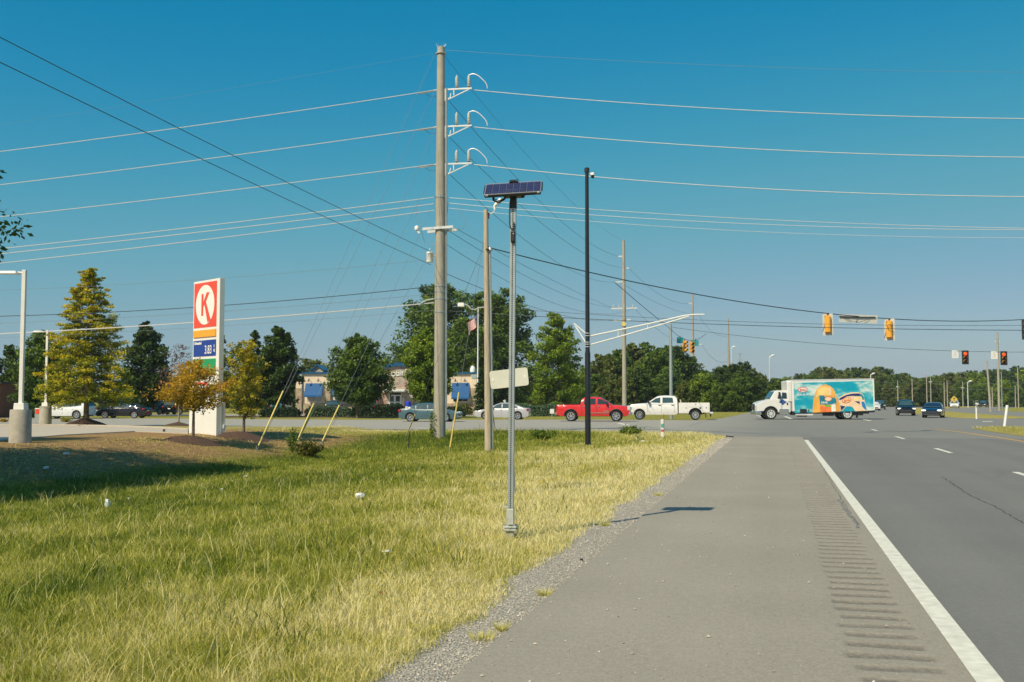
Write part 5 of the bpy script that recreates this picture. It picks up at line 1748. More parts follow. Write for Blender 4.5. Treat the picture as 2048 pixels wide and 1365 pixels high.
# service body: side cabinets with the wheel opening, floor and tailgate
WB = 2.2
ax_r = -2.22
for s in (-1, 1):
    arch = [(ax_r + 0.56 * math.cos(a), 0.50 + 0.52 * math.sin(a)) for a in np.linspace(0, math.pi, 12)]
    poly = [(-3.40, 0.62), (-3.40, 1.44), (-0.86, 1.44), (-0.86, 0.55), (ax_r + 0.56, 0.55)] + [(x, z) for x, z in arch] + [(ax_r - 0.56, 0.62)]
    y0, y1 = sorted((s * WB / 2, s * (WB / 2 - 0.42)))
    sb = MB().prism(poly, y0, y1).build('side_cabinet', WHT, t)
    for x0_, x1_, z0_, z1_ in ((-1.60, -0.90, 0.60, 1.40), (-2.85, -1.64, 1.08, 1.40), (-3.36, -2.89, 0.66, 1.40)):
        d_ = MB().box(((x0_ + x1_) / 2, s * (WB / 2 + 0.008), (z0_ + z1_) / 2), (x1_ - x0_ - 0.02, 0.022, z1_ - z0_ - 0.02)).build('cabinet_door', WHT, sb, bevel=0.006)
    for x_, z_ in ((-1.47, 1.0), (-2.25, 1.31), (-3.12, 1.02)):
        MB().cyl((x_, s * (WB / 2 + 0.018), z_), (x_, s * (WB / 2 + 0.03), z_), 0.045, n=10).build('latch', M_DARK, sb)
    MB().cyl((-2.62, s * (WB / 2 + 0.018), 1.0), (-2.62, s * (WB / 2 + 0.028), 1.0), 0.07, n=10).build('fuel_cap', M_DARK, sb)
    for ax, rm in ((2.39, M_CHROME), (ax_r, M_RIM)):
        add_wheel(t, ax, s * (0.90 if ax > 0 else 0.95), 0.42, 8, rm)
    add_wheel(t, ax_r, s * 0.66, 0.42, 8, M_RIM)
    MB().box((1.62, s * 1.17, 1.50), (0.14, 0.24, 0.30)).build('mirror', M_DARK, t, bevel=0.03)
    for xs in (1.72, 0.56, -0.52): MB().box((xs, s * 0.995, 0.98), (0.014, 0.03, 0.68)).build('door_gap', M_SEAM, t)
    for xs in (0.72, -0.36): MB().box((xs, s * 1.0, 1.24), (0.20, 0.05, 0.05)).build('door_handle', M_DARK, t)
    MB().box((-3.36, s * 0.98, 1.0), (0.06, 0.14, 0.3)).build('tail_light', M_TAIL, t)
MB().box((-2.1, 0, 0.80), (2.5, 1.34, 0.12)).build('bed_floor', M_DARK, t)
MB().box((-3.37, 0, 1.12), (0.06, 1.34, 0.5)).build('tailgate', WHT, t)
MB().box((-0.89, 0, 1.12), (0.06, 1.34, 0.5)).build('headboard', WHT, t)
MB().box((-3.52, 0, 0.60), (0.32, 2.1, 0.14)).build('rear_bumper', M_STEELWHITE, t, bevel=0.02)
MB().box((-3.50, 0, 0.42), (0.1, 0.12, 0.30)).build('hitch', M_DARK, t)
for y_ in (-0.78, 0.78): MB().box((-3.10, y_, 0.40), (0.03, 0.5, 0.42)).build('mud_flap', M_DARK, t)
MB().box((0, 0, 0.62), (6.0, 1.2, 0.24)).build('underbody', M_DARK, t)
for ax in (2.39, ax_r): MB().box((ax, 0, 0.76), (1.16, 1.36, 0.62)).build('wheel_well', M_DARK, t)
MB().tube([(-1.05, 0.9, 1.44), (-1.02, 0.9, 1.62), (-0.98, 0.9, 1.70)], 0.03, 6).build('beacon_stalk', M_WHITE, t)

# ------------------------------------------------------------------ box truck
ZT = 3360 / 37.0
s_ = ZT / FOC
tp = at_dist(1626, 839, ZT); tp.z = 0.0
bt = thing('box_truck', 'white box truck with a painted sky and juice bottle on its side', 'box truck', tp, YAW + math.pi - R(1.5))
X = lambda px: (1626 - px) * s_
Zf = lambda py: (839 - py) * s_
TW = 2.3
# bonnet and lower cab
hood = [(X(1578), 0.78), (X(1578), Zf(799)), (X(1538), Zf(799.5)), (X(1522), Zf(802.5)), (X(1513), Zf(806)), (X(1510), Zf(811)), (X(1510), Zf(823)), (X(1524), Zf(823))]
fw = X(1537.5)
arch = [(fw + 0.64 * math.cos(a), 0.50 + 0.64 * math.sin(a)) for a in np.linspace(0.35, math.pi - 0.15, 12)]
poly = hood[:-1] + [(fw + 0.64, 0.72)] + [(x, z) for x, z in arch] + [(fw - 0.66, 0.60), (X(1576), 0.60)]
mb = MB(); mb.prism(poly, -1.05, 1.05)
mb.build('cab_body', WHT, bt, bevel=0.09)
roof = [(X(1578), Zf(800)), (X(1578), Zf(784)), (X(1572), Zf(781.5)), (X(1552), Zf(781.5)), (X(1546), Zf(783)), (X(1536), Zf(799)), (X(1536), Zf(800))]
mb = MB()
hwt = lambda z: 1.03 - 0.10 * (z - Zf(800)) / (Zf(781) - Zf(800))
mb.prism(roof, -1, 1, map=lambda x, y, z: (x, y * hwt(z), z))
mb.build('cabin', WHT, bt, bevel=0.06)
for s in (-1, 1):
    for poly in ([(X(1569.5), Zf(798)), (X(1569), Zf(786)), (X(1560), Zf(785.5)), (X(1559.5), Zf(798))], [(X(1558), Zf(798)), (X(1557.5), Zf(786)), (X(1554), Zf(786)), (X(1551), Zf(796)), (X(1551.5), Zf(798))]):
        mb = MB(); mb.prism(poly, 0.015, -0.03, map=lambda x, y, z: (x, s * (hwt(z) + y), z)); mb.build('window', M_GLASS, bt)
    mb = MB(); mb.box((X(1559), s * 1.06, (Zf(799) + 0.75) / 2 + 0.05), (0.02, 0.03, 0.9)); mb.build('door_gap', M_SEAM, bt)
    mb = MB(); mb.box((X(1576), s * 1.06, 1.25), (0.02, 0.03, 1.2)); mb.build('door_gap', M_SEAM, bt)
    MB().box((X(1570), s * 1.06, Zf(808)), (0.10, 0.05, 0.18)).build('door_handle', M_DARK, bt)
    mb = MB(); mb.box((X(1553), s * 1.28, Zf(791)), (0.10, 0.14, 0.55)); mb.tube([(X(1555), s * 1.02, Zf(786)), (X(1553), s * 1.28, Zf(786))], 0.02, 5); mb.tube([(X(1555), s * 1.02, Zf(797)), (X(1553), s * 1.28, Zf(796))], 0.02, 5)
    mb.build('mirror', M_WHITE if s < 0 else M_DARK, bt)
    MB().box((X(1514), s * 0.86, Zf(812)), (0.30, 0.30, 0.22), rz=-s * 0.3).build('headlight', M_HEAD, bt, bevel=0.04)
    MB().box((X(1563), s * 1.06, 0.66), (0.82, 0.16, 0.50)).build('fuel_tank', M_CHROME, bt, bevel=0.05)
    add_wheel(bt, fw, s * 1.0, 0.50, 8, M_STEELWHITE)
    add_wheel(bt, X(1687), s * 1.02, 0.50, 8, M_STEELWHITE); add_wheel(bt, X(1687), s * 0.74, 0.50, 8, M_STEELWHITE)
    MB().box((X(1603), s * 0.95, Zf(828.5)), (1.5, 0.22, 0.20)).build('side_step', M_WHITE, bt, bevel=0.02)
    # little blue emblem on the door
em = MB().prism([(0.34 * math.cos(R(a)) * (0.6 if (a // 45) % 2 else 1), 0.26 * math.sin(R(a)) * (0.6 if (a // 45) % 2 else 1)) for a in range(0, 360, 45)], -0.006, 0.006)
e_ = em.build('door_emblem', pm('emblem_blue', (0.03, 0.09, 0.28), 0.4), bt); e_.location = (X(1561), 1.068, Zf(804.5))
mb = MB()
v = [(X(1545.5), -0.88, Zf(784)), (X(1545.5), 0.88, Zf(784)), (X(1536.5), 0.96, Zf(798)), (X(1536.5), -0.96, Zf(798))]
nrm = Vector((math.cos(0.5), 0, math.sin(0.5))) * 0.05
mb.add([Vector(a) + nrm for a in v] + [Vector(a) for a in v], [(0, 1, 2, 3), (7, 6, 5, 4), (0, 4, 5, 1), (1, 5, 6, 2), (2, 6, 7, 3), (3, 7, 4, 0)])
mb.build('windscreen', M_TINT, bt)
MB().box((X(1509), 0, Zf(815)), (0.10, 1.0, 0.62)).build('grille', M_CHROME, bt, bevel=0.04)
MB().box((X(1508.3), 0, Zf(815)), (0.06, 0.86, 0.48)).build('grille_mesh', M_DARK, bt)
MB().box((X(1513), 0, Zf(826.5)), (0.55, 2.2, 0.30)).build('front_bumper', M_CHROME, bt, bevel=0.07)
MB().box(((X(1530) + X(1735)) / 2, 0, 0.62), (8.8, 0.86, 0.24)).build('chassis', M_DARK, bt)
MB().box((fw, 0, 0.86), (1.36, 1.6, 0.6)).build('wheel_well', M_DARK, bt)
MB().box((X(1652), 0.72, 0.52), (0.9, 0.4, 0.42)).build('battery_box', M_DARK, bt, bevel=0.03)
MB().box((X(1602), 0.3, 0.42), (0.7, 1.0, 0.36)).build('air_tank', M_DARK, bt, bevel=0.05)
MB().box((X(1708), 0, 0.52), (0.9, 2.0, 0.34)).build('rear_underrun', M_DARK, bt)
for y_ in (-0.86, 0.86): MB().box((X(1707), y_, 0.36), (0.03, 0.5, 0.42)).build('mud_flap', M_DARK, bt)
# cargo box, tilted a touch nose-down
TILT = R(0.9)
box = link('cargo_box', None, bt); box.rotation_euler = (0, TILT, 0); box.location = (0, 0, 0.05)
bx0, bx1, bz0, bz1 = X(1741), X(1580), 0.66, Zf(761)
MB().box(((bx0 + bx1) / 2, 0, (bz0 + bz1) / 2), (bx1 - bx0, TW, bz1 - bz0)).build('shell', WHT, box, bevel=0.03)
MB().box((bx1 + 0.20, 0, (1.5 + bz1) / 2 - 0.05), (0.42, TW * 0.97, bz1 - 1.55)).build('front_fairing', WHT, box, bevel=0.10)
MB().box(((bx0 + bx1) / 2, 0, bz0 - 0.09), (bx1 - bx0 - 0.02, TW * 0.96, 0.17)).build('floor_rail', M_DARK, box)


def cloud_panel():
    m = bpy.data.materials.new('printed_sky'); m.use_nodes = True
    n, l = m.node_tree.nodes, m.node_tree.links
    b = n['Principled BSDF']; b.inputs['Roughness'].default_value = 0.35
    tc = n.new('ShaderNodeTexCoord'); mp = n.new('ShaderNodeMapping'); mp.inputs['Scale'].default_value = (0.55, 1, 1.25); mp.inputs['Location'].default_value = (3.1, 0, 0.4)
    no = n.new('ShaderNodeTexNoise'); no.inputs['Scale'].default_value = 1.15; no.inputs['Detail'].default_value = 7; no.inputs['Roughness'].default_value = 0.55
    l.new(tc.outputs['Object'], mp.inputs['Vector']); l.new(mp.outputs[0], no.inputs['Vector'])
    cr = n.new('ShaderNodeValToRGB'); el = cr.color_ramp.elements
    el.new(0.5); el.new(0.6)
    for i, (p, c) in enumerate(((0.42, (0.0, 0.33, 0.46)), (0.50, (0.05, 0.42, 0.50)), (0.58, (0.42, 0.62, 0.60)), (0.68, (0.72, 0.76, 0.70)))):
        el[i].position = p; el[i].color = (*c, 1)
    l.new(no.outputs['Fac'], cr.inputs['Fac']); l.new(cr.outputs['Color'], b.inputs['Base Color'])
    return m


M_PSKY = cloud_panel()
C_OR = pm('print_orange', (0.82, 0.40, 0.07), 0.4, 0, 0.18, 1.2); C_CR = pm('print_cream', (0.85, 0.60, 0.22), 0.4, 0, 0.18, 0.9); C_PE = pm('print_peach', (0.86, 0.62, 0.40), 0.4, 0, 0.12, 1.5)
C_RED = pm('print_red', (0.66, 0.09, 0.04), 0.4); C_TEAL = pm('print_teal', (0.01, 0.22, 0.32), 0.4, 0, 0.2, 2); C_NAVY = pm('print_navy', (0.01, 0.035, 0.16), 0.4); C_WH = pm('print_white', (0.80, 0.79, 0.74), 0.4)
C_GRN = pm('print_green', (0.16, 0.42, 0.06), 0.4); C_BLU = pm('print_blue', (0.01, 0.20, 0.50), 0.4); C_VER = pm('print_vermilion', (0.82, 0.20, 0.05), 0.4, 0, 0.15, 3); C_YEL = pm('print_yellow', (0.88, 0.66, 0.32), 0.4, 0, 0.1, 1)
pxz = lambda a, b: (X(1575 + a / 11.7), Zf(755 + b / 11.7) - 0.05)


def decal(name, pts, mat, layer, parent, side=1):
    y0 = TW / 2 + 0.004 + 0.004 * layer
    mb = MB(); mb.prism([pxz(*p) for p in pts], side * (TW / 2 - 0.01), side * y0)
    return mb.build(name, mat, parent)


def ell(cx, cy, rx, ry, n=24, rot=0.0):
    return [(cx + rx * math.cos(2 * math.pi * k / n) * math.cos(rot) - ry * math.sin(2 * math.pi * k / n) * math.sin(rot),
             cy + rx * math.cos(2 * math.pi * k / n) * math.sin(rot) + ry * math.sin(2 * math.pi * k / n) * math.cos(rot)) for k in range(n)]


SKY = decal('printed_panel', [(95, 130), (1915, 108), (1930, 790), (1750, 800), (105, 825)], M_PSKY, 0, box)
BOT = decal('bottle_print', [(515, 822), (520, 700), (532, 600), (552, 490), (575, 410), (610, 320), (660, 250), (720, 210), (785, 190), (800, 172), (845, 172), (862, 190), (930, 212), (985, 260), (1030, 330), (1058, 420), (1085, 520), (1130, 600), (1145, 720), (1145, 805)], C_OR, 1, box)
decal('bottle_shine', [(600, 500), (612, 400), (650, 300), (720, 235), (820, 215), (900, 240), (930, 430), (800, 430), (680, 425)], C_CR, 2, box)
decal('bottle_highlight', [(890, 250), (930, 240), (960, 330), (950, 430), (905, 420)], C_PE, 3, box)
decal('bottle_label', [(675, 430), (780, 432), (830, 500), (1010, 480), (1062, 530), (1062, 640), (690, 640)], C_TEAL, 3, box)
decal('label_panel', [(690, 665), (820, 690), (940, 690), (940, 812), (680, 806)], C_VER, 3, box)
decal('label_panel', [(945, 640), (1040, 610), (1045, 795), (945, 805)], C_WH, 3, box)
decal('label_stripe', [(780, 640), (945, 660), (945, 700), (820, 690)], C_GRN, 4, box)
decal('label_oval', ell(880, 510, 85, 58), C_RED, 4, box); decal('label_oval', ell(880, 512, 72, 45), C_PE, 5, box)
decal('glass_print', [(1105, 520), (1160, 460), (1260, 405), (1400, 370), (1560, 365), (1640, 390), (1690, 450), (1712, 560), (1735, 680), (1758, 795), (1490, 805), (1440, 720), (1380, 690), (1290, 690), (1200, 780), (1150, 790), (1140, 640)], C_PE, 2, box)
decal('glass_rim', [(1115, 525), (1180, 475), (1300, 425), (1420, 400), (1590, 395), (1640, 420), (1640, 465), (1430, 450), (1300, 465), (1160, 545)], C_NAVY, 3, box)
decal('glass_edge', [(1600, 395), (1650, 420), (1690, 470), (1700, 545), (1660, 540), (1640, 470), (1600, 450)], C_TEAL, 4, box)
decal('glass_side', [(1635, 590), (1700, 585), (1730, 690), (1752, 785), (1700, 760), (1650, 700)], C_BLU, 3, box)
decal('glass_base', [(1150, 665), (1270, 690), (1200, 760), (1160, 780)], C_NAVY, 3, box)
decal('glass_gap', [(1480, 575), (1590, 580), (1600, 640), (1560, 625)], C_NAVY, 4, box)
decal('cap_print', ell(1545, 520, 85, 48), C_YEL, 4, box)
decal('logo_ring', ell(302, 290, 108, 62), C_RED, 1, box); decal('logo_oval', ell(302, 290, 92, 48), C_WH, 2, box)
decal('logo_ring', ell(1295, 550, 108, 66, 24, -0.18), C_RED, 4, box); decal('logo_oval', ell(1295, 550, 92, 50, 24, -0.18), C_YEL, 5, box)
def script(name, cx, cy, w, h, layer, mat, r, rot=0.0, n=34):
    """unreadable handwriting-like stroke"""
    pts = []
    for k in range(n + 1):
        t_ = k / n
        a_ = cx - w / 2 + w * t_ + 0.10 * w * math.sin(t_ * 26); b_ = cy + h * 0.5 * math.sin(t_ * 26 + 1.3) * (1.0 if t_ < 0.2 else 0.6) - rot * (a_ - cx)
        x_, z_ = pxz(a_, b_); pts.append((x_, TW / 2 + 0.004 + 0.004 * layer, z_))
    MB().tube(pts, r, 4).build(name, mat, box)


script('logo_script', 302, 292, 130, 60, 3, C_RED, 0.022); script('logo_script', 1295, 552, 130, 62, 6, C_RED, 0.022, 0.18)
script('slogan', 300, 405, 300, 46, 1, C_WH, 0.020, 0, 60); script('label_word', 790, 595, 150, 56, 4, C_WH, 0.022)
decal('vent_box', [(225, 735), (380, 735), (380, 822), (225, 822)], M_DARK, 2, box); decal('vent_box', [(415, 750), (440, 750), (440, 800), (415, 800)], M_DARK, 2, box)
MB().box(((bx0 + bx1) / 2, TW / 2 - 0.01, bz1 - 0.04), (bx1 - bx0, 0.06, 0.08)).build('top_rail', M_STEELWHITE, box)
for px_ in (1582, 1739.5):
    MB().box((X(px_), TW / 2 - 0.005, (bz0 + bz1) / 2), (0.10, 0.05, bz1 - bz0 - 0.1)).build('corner_post', M_WHITE, box)
MB().box((bx0 - 0.02, 0, (bz0 + bz1) / 2), (0.03, TW * 0.9, bz1 - bz0 - 0.2)).build('rear_door', M_STEELWHITE, box)
# ================================================================== filling station sign
SB = at_ground(432, 871, 0.15)                      # front right foot of its base
ZC = fwd_of(SB); SC = ZC / FOC
SIGN_A = R(-32)
ux = Vector((math.cos(SIGN_A), math.sin(SIGN_A), 0)); uy = Vector((-math.sin(SIGN_A), math.cos(SIGN_A), 0))
BWd, BDp = 2.42, 0.42
org = SB - ux * (BWd / 2) + uy * (BDp / 2)
M_SIGNW = pm('sign_white', (0.76, 0.75, 0.71), 0.4, 0, 0.03, 2)
sgn = thing('price_sign', 'tall white filling station sign with red logo panel and fuel prices', 'sign', org, SIGN_A)
hz = lambda py: (871 - py) * SC
HB, HT = hz(806), hz(555)
b_ = MB().box((0, 0, HB / 2 - 0.15), (BWd, BDp, HB + 0.3)).build('base', M_SIGNW, sgn, bevel=0.01)
MB().box((BWd / 2 + 0.004, 0.02, HB / 2), (0.012, 0.02, HB - 0.05)).build('base_seam', pm('seam_grey', (0.45, 0.45, 0.43), 0.6), b_)
MB().box((BWd / 2 + 0.03, 0.16, 0.36), (0.07, 0.12, 0.16)).build('outlet_box', M_STEELWHITE, b_, bevel=0.01)
SWd, SDp = 2.34, 0.23
MB().box((0.0, 0, (HB + HT) / 2), (SWd, SDp, HT - HB)).build('slab', M_SIGNW, sgn, bevel=0.012)
fy = -SDp / 2
PW = 2.0
C_SR = pm('logo_red', (0.78, 0.075, 0.035), 0.35, 0, 0.03, 2); C_SO = pm('logo_orange', (0.85, 0.37, 0.025), 0.35, 0, 0.03, 2)
C_SB = pm('price_blue', (0.012, 0.045, 0.28), 0.35, 0, 0.04, 2); C_SG = pm('price_green', (0.01, 0.30, 0.10), 0.35, 0, 0.04, 2); C_LW = pm('logo_white', (0.82, 0.80, 0.74), 0.35, 0, 0.02, 2)
xo = -0.08


def panel(name, z0, z1, mat, d=0.02, parent=None):
    return MB().box((xo, fy - d / 2 + 0.004, (z0 + z1) / 2), (PW, d, z1 - z0)).build(name, mat, parent or sgn, bevel=0.004)


rp = panel('logo_panel', hz(652), hz(559.5), C_SR)
zc = (hz(652) + hz(559.5)) / 2; rr = PW * 0.415
MB().prism([(xo + rr * math.cos(R(a)), zc + rr * 1.04 * math.sin(R(a))) for a in range(0, 360, 9)], fy - 0.024, fy - 0.010).build('logo_disc', C_LW, rp)
K = [(-0.36, -0.54), (-0.14, -0.54), (-0.14, -0.10), (-0.02, 0.0), (0.34, -0.92), (0.66, -0.78), (0.13, 0.15), (0.50, 0.60), (0.20, 0.62), (-0.14, 0.16), (-0.14, 0.56), (-0.36, 0.56)]
MB().prism([(xo + x * rr * 1.0 - 0.02, zc + z * rr * 1.04) for x, z in K], fy - 0.030, fy - 0.012).build('logo_letter', C_SR, rp)
panel('orange_band', hz(672), hz(657.5), C_SO, 0.05)
bp_ = panel('price_panel', hz(711.5), hz(678.5), C_SB)
zb0, zb1 = hz(711.5), hz(678.5)
text_part('lettering', 'Unleaded', 0.17, C_LW, bp_, (xo - PW * 0.46, fy - 0.020, zb1 - 0.12), depth=0.008, bold=0.006, align='LEFT')
text_part('price', '3.83', 0.52, C_LW, bp_, (xo + PW * 0.17, fy - 0.020, zb0 + 0.26), depth=0.008, bold=0.004, sx=0.72)
text_part('price_fraction', '9', 0.18, C_LW, bp_, (xo + PW * 0.43, fy - 0.020, zb0 + 0.40), depth=0.008, bold=0.006, sx=0.7)
text_part('price_fraction', '10', 0.18, C_LW, bp_, (xo + PW * 0.43, fy - 0.020, zb0 + 0.22), depth=0.008, bold=0.006, sx=0.7)
gpn = panel('price_panel', hz(749), hz(717), C_SG)
wp = panel('lower_panel', hz(796), hz(756), C_LW)
for k, (a, b) in enumerate(((-0.40, 0.18), (0.05, 0.40), (-0.25, 0.30))):
    MB().box((xo + PW * (a + b) / 2, fy - 0.021, hz(762) - 0.12 - 0.22 * k), (PW * (b - a), 0.006, 0.13)).build('red_stripe', C_SR, wp)

# ------------------------------------------------------------------ forecourt lamps
for lbl, px, py, ptop, pcap, k in (('nearer white forecourt lamp on a round concrete base, left edge', 40, 885, 540, 820, 1), ('farther white forecourt lamp on a round concrete base, beside the pin oak', 90.5, 848, 661, 813, 1)):
    p = at_ground(px, py, LOT_Z - 0.02); Z = fwd_of(p); s = Z / FOC
    t = thing('forecourt_lamp', lbl, 'lamp post', p, YAW, 'forecourt lamps')
    hb = (py - pcap) * s; ht = (py - ptop) * s
    MB().lathe([(0.01, -0.3), (0.36, -0.3), (0.345, hb * 0.97), (0.33, hb), (0.01, hb)], 20).build('concrete_base', M_CONC, t, smooth=40)
    MB().box((0, 0, hb + 0.11), (0.36, 0.36, 0.22), top=(0.92, 0.92)).build('base_cover', M_WHITE, t, bevel=0.01)
    MB().box((0, 0, (hb + ht) / 2), (0.13, 0.13, ht - hb)).build('shaft', M_WHITE, t, bevel=0.01)
    hd = MB(); hd.tube([(-0.06, 0, ht - 0.10), (-0.24, 0, ht - 0.08)], 0.04, 6)
    hd.box((-0.52, 0, ht - 0.09), (0.62, 0.34, 0.10), top=(0.9, 0.8)); hd.build('lamp_head', M_WHITE, t, bevel=0.02)
# gas price pump topper and low bollard near the far lamp
p = at_ground(76, 846, LOT_Z - 0.02)
t = thing('kerbside_cabinet', 'small grey cabinet with a red label left of the farther lamp', 'cabinet', p, YAW)
MB().box((0, 0, 0.45), (0.32, 0.3, 0.95)).build('case', M_GALV, t, bevel=0.02)
MB().box((0, -0.155, 0.72), (0.24, 0.02, 0.30)).build('label_plate', C_SR, t)
p = at_ground(328, 863.5, LOT_Z)
t = thing('drain_block', 'small black drain block on the forecourt edge', 'block', p, YAW)
MB().box((0, 0, 0.055), (0.10, 0.12, 0.11), top=(0.85, 0.85)).build('block', M_DARK, t, bevel=0.015)

# ================================================================== restaurant
ZR = 129.0
so = ZR / FOC
RB = at_dist(593, 802, ZR); RB.z = -0.04
M_STUC = pm('cream_stucco', (0.76, 0.62, 0.46), 0.85, 0, 0.06, 2, 0.1, 40)
M_ROOFB = pm('blue_metal_roof', (0.012, 0.10, 0.22), 0.4, 0.2, 0.08, 3)
M_AWN = pm('blue_awning', (0.004, 0.085, 0.25), 0.7, 0, 0.06, 2)
M_FRAMEW = pm('white_frame', (0.66, 0.67, 0.64), 0.5)


def stone_mat():
    m = bpy.data.materials.new('ledge_stone'); m.use_nodes = True
    n, l = m.node_tree.nodes, m.node_tree.links
    b = n['Principled BSDF']; b.inputs['Roughness'].default_value = 0.9
    tc = n.new('ShaderNodeTexCoord'); mp = n.new('ShaderNodeMapping'); mp.inputs['Rotation'].default_value = (math.pi / 2, 0, 0)
    br = n.new('ShaderNodeTexBrick'); br.inputs['Scale'].default_value = 1.6; br.inputs['Mortar Size'].default_value = 0.02
    br.inputs['Color1'].default_value = (0.33, 0.22, 0.15, 1); br.inputs['Color2'].default_value = (0.50, 0.39, 0.29, 1); br.inputs['Mortar'].default_value = (0.36, 0.30, 0.24, 1)
    l.new(tc.outputs['Object'], mp.inputs['Vector']); l.new(mp.outputs[0], br.inputs['Vector'])
    no = n.new('ShaderNodeTexNoise'); no.inputs['Scale'].default_value = 1.4; no.inputs['Detail'].default_value = 6
    l.new(tc.outputs['Object'], no.inputs['Vector'])
    mx = n.new('ShaderNodeMix'); mx.data_type = 'RGBA'; mx.blend_type = 'OVERLAY'; mx.inputs[0].default_value = 0.5
    l.new(br.outputs['Color'], mx.inputs[6]); l.new(no.outputs['Color'], mx.inputs[7]); l.new(mx.outputs[2], b.inputs['Base Color'])
    bp = n.new('ShaderNodeBump'); bp.inputs['Strength'].default_value = 0.5; bp.inputs['Distance'].default_value = 0.03
    l.new(br.outputs['Fac'], bp.inputs['Height']); l.new(bp.outputs['Normal'], b.inputs['Normal'])
    return m


M_STONEW = stone_mat()
rest = thing('restaurant', 'cream and stone restaurant with blue awnings behind the trees', 'building', RB, YAW)
rx = lambda px: (px - 593) * so
rz_ = lambda py: (828.5 - py) * so


def rbox(name, px0, px1, py0, py1, y0, y1, mat, parent=rest, bevel=None):
    return MB().box(((rx(px0) + rx(px1)) / 2, (y0 + y1) / 2, (rz_(py0) + rz_(py1)) / 2), (rx(px1) - rx(px0), y1 - y0, rz_(py0) - rz_(py1))).build(name, mat, parent, bevel=bevel)


lw = rbox('wall', 593, 772, 748, 830, 0, 14, M_STUC)
rw = rbox('wall', 822, 952, 748, 830, 0, 14, M_STUC)
tw_ = MB()
arc = [(rx(770), rz_(830)), (rx(827), rz_(830)), (rx(827), rz_(739))] + [(rx(827 - 57 * k / 8), rz_(739) + 0.35 * math.sin(math.pi * k / 8)) for k in range(1, 8)] + [(rx(770), rz_(739))]
tower = tw_.prism(arc, -1.2, 8).build('entrance_tower', M_STONEW, rest)
cap = [(rx(768.5), rz_(739))] + [(rx(768.5 + 60 * k / 8), rz_(739) + 0.36 * math.sin(math.pi * k / 8)) for k in range(1, 8)] + [(rx(828.5), rz_(739))]
capo = [(x, z + 0.42) for x, z in cap]
MB().prism(cap + capo[::-1], -1.5, 8.3).build('tower_roof', M_ROOFB, rest)
rbox('parapet', 592, 770, 744.5, 748.2, -0.25, 14.2, M_ROOFB); rbox('parapet', 828.7, 953, 744.5, 748.2, -0.25, 14.2, M_ROOFB)
for px0, px1 in ((592.5, 604), (652, 661), (761, 770), (942, 952.5)):
    pr = rbox('pier', px0, px1, 749.5, 830, -0.28, 0.002, M_STUC)
    rbox('stone_facing', px0 - 0.4, px1 + 0.4, 777, 830, -0.36, -0.285, M_STONEW, pr)
    rbox('pier_cap', px0 + 1, px1 - 1, 750, 757, -0.33, -0.285, pm('pale_blue_tile', (0.32, 0.45, 0.45), 0.5), pr)
for px0, px1 in ((604.5, 651.5), (661.5, 760.5), (828, 941.5)):
    rbox('stone_base', px0, px1, 807, 830, -0.16, 0.001, M_STONEW)
for k, (px0, px1, py0, py1, wd) in enumerate(((611, 646, 767, 791, 0), (666, 700, 769, 791, 0), (720, 759, 771, 791, 0), (836, 868, 771, 793, 1), (903, 938, 766, 795, 1))):
    za, zb = rz_(py0), rz_(py1)
    aw = MB()
    x0, x1 = rx(px0), rx(px1)
    aw.add([(x0, -0.02, za), (x1, -0.02, za), (x1, -1.05, zb), (x0, -1.05, zb), (x0, -0.02, zb), (x1, -0.02, zb), (x1, -1.05, zb - 0.22), (x0, -1.05, zb - 0.22)],
           [(0, 1, 2, 3), (0, 3, 4), (1, 5, 2), (3, 2, 6, 7)])
    aw.build('awning', M_AWN, rest, fix=False)
    fr = rbox('window', px0 + 2, px1 - 2, 786, 803.5, -0.05, -0.012, M_FRAMEW)
    pn = 3 if wd else 1
    for j in range(pn):
        a = px0 + 3 + (px1 - px0 - 6) * j / pn; b = px0 + 3 + (px1 - px0 - 6) * (j + 1) / pn
        rbox('pane', a + 0.4, b - 0.4, 787, 802.5, -0.062, -0.052, M_GLASS if wd else pm('frosted_pane', (0.42, 0.40, 0.34), 0.5), fr)
    for px_ in (px0 + 7, px1 - 9):
        MB().tube([(rx(px_), -0.02, rz_(759)), (rx(px_), -0.35, rz_(757.5)), (rx(px_), -0.5, rz_(761))], 0.035, 5).build('gooseneck_lamp', M_DARK, rest)
        MB().lathe([(0.03, 0.15), (0.16, -0.08)], 8, (rx(px_), -0.5, rz_(762.5))).build('lamp_shade', M_DARK, rest)
rbox('entrance_canopy', 768, 813, 779, 784, -2.6, -1.18, M_FRAMEW, bevel=0.04)
dr = rbox('door', 779.5, 805, 785, 815.5, -1.26, -1.19, M_FRAMEW)
rbox('transom', 781, 804, 786, 790, -1.28, -1.262, M_GLASS, dr)
for a, b in ((782, 789.5), (793.5, 801.5)):
    rbox('pane', a, b, 792.5, 803.5, -1.28, -1.262, M_GLASS, dr); rbox('pane', a, b, 806, 813.5, -1.28, -1.262, M_GLASS, dr)
rbox('poster', 806, 809.5, 796, 812, -1.24, -1.202, pm('poster_paper', (0.68, 0.50, 0.40), 0.7, 0, 0.3, 3))
text_part('wall_lettering', "Captain D's", 1.05, C_LW, rest, (rx(799.5), -1.26, rz_(747)), (math.pi / 2, R(-4), 0), 0.10, 0.28, 0.015, 0.60)
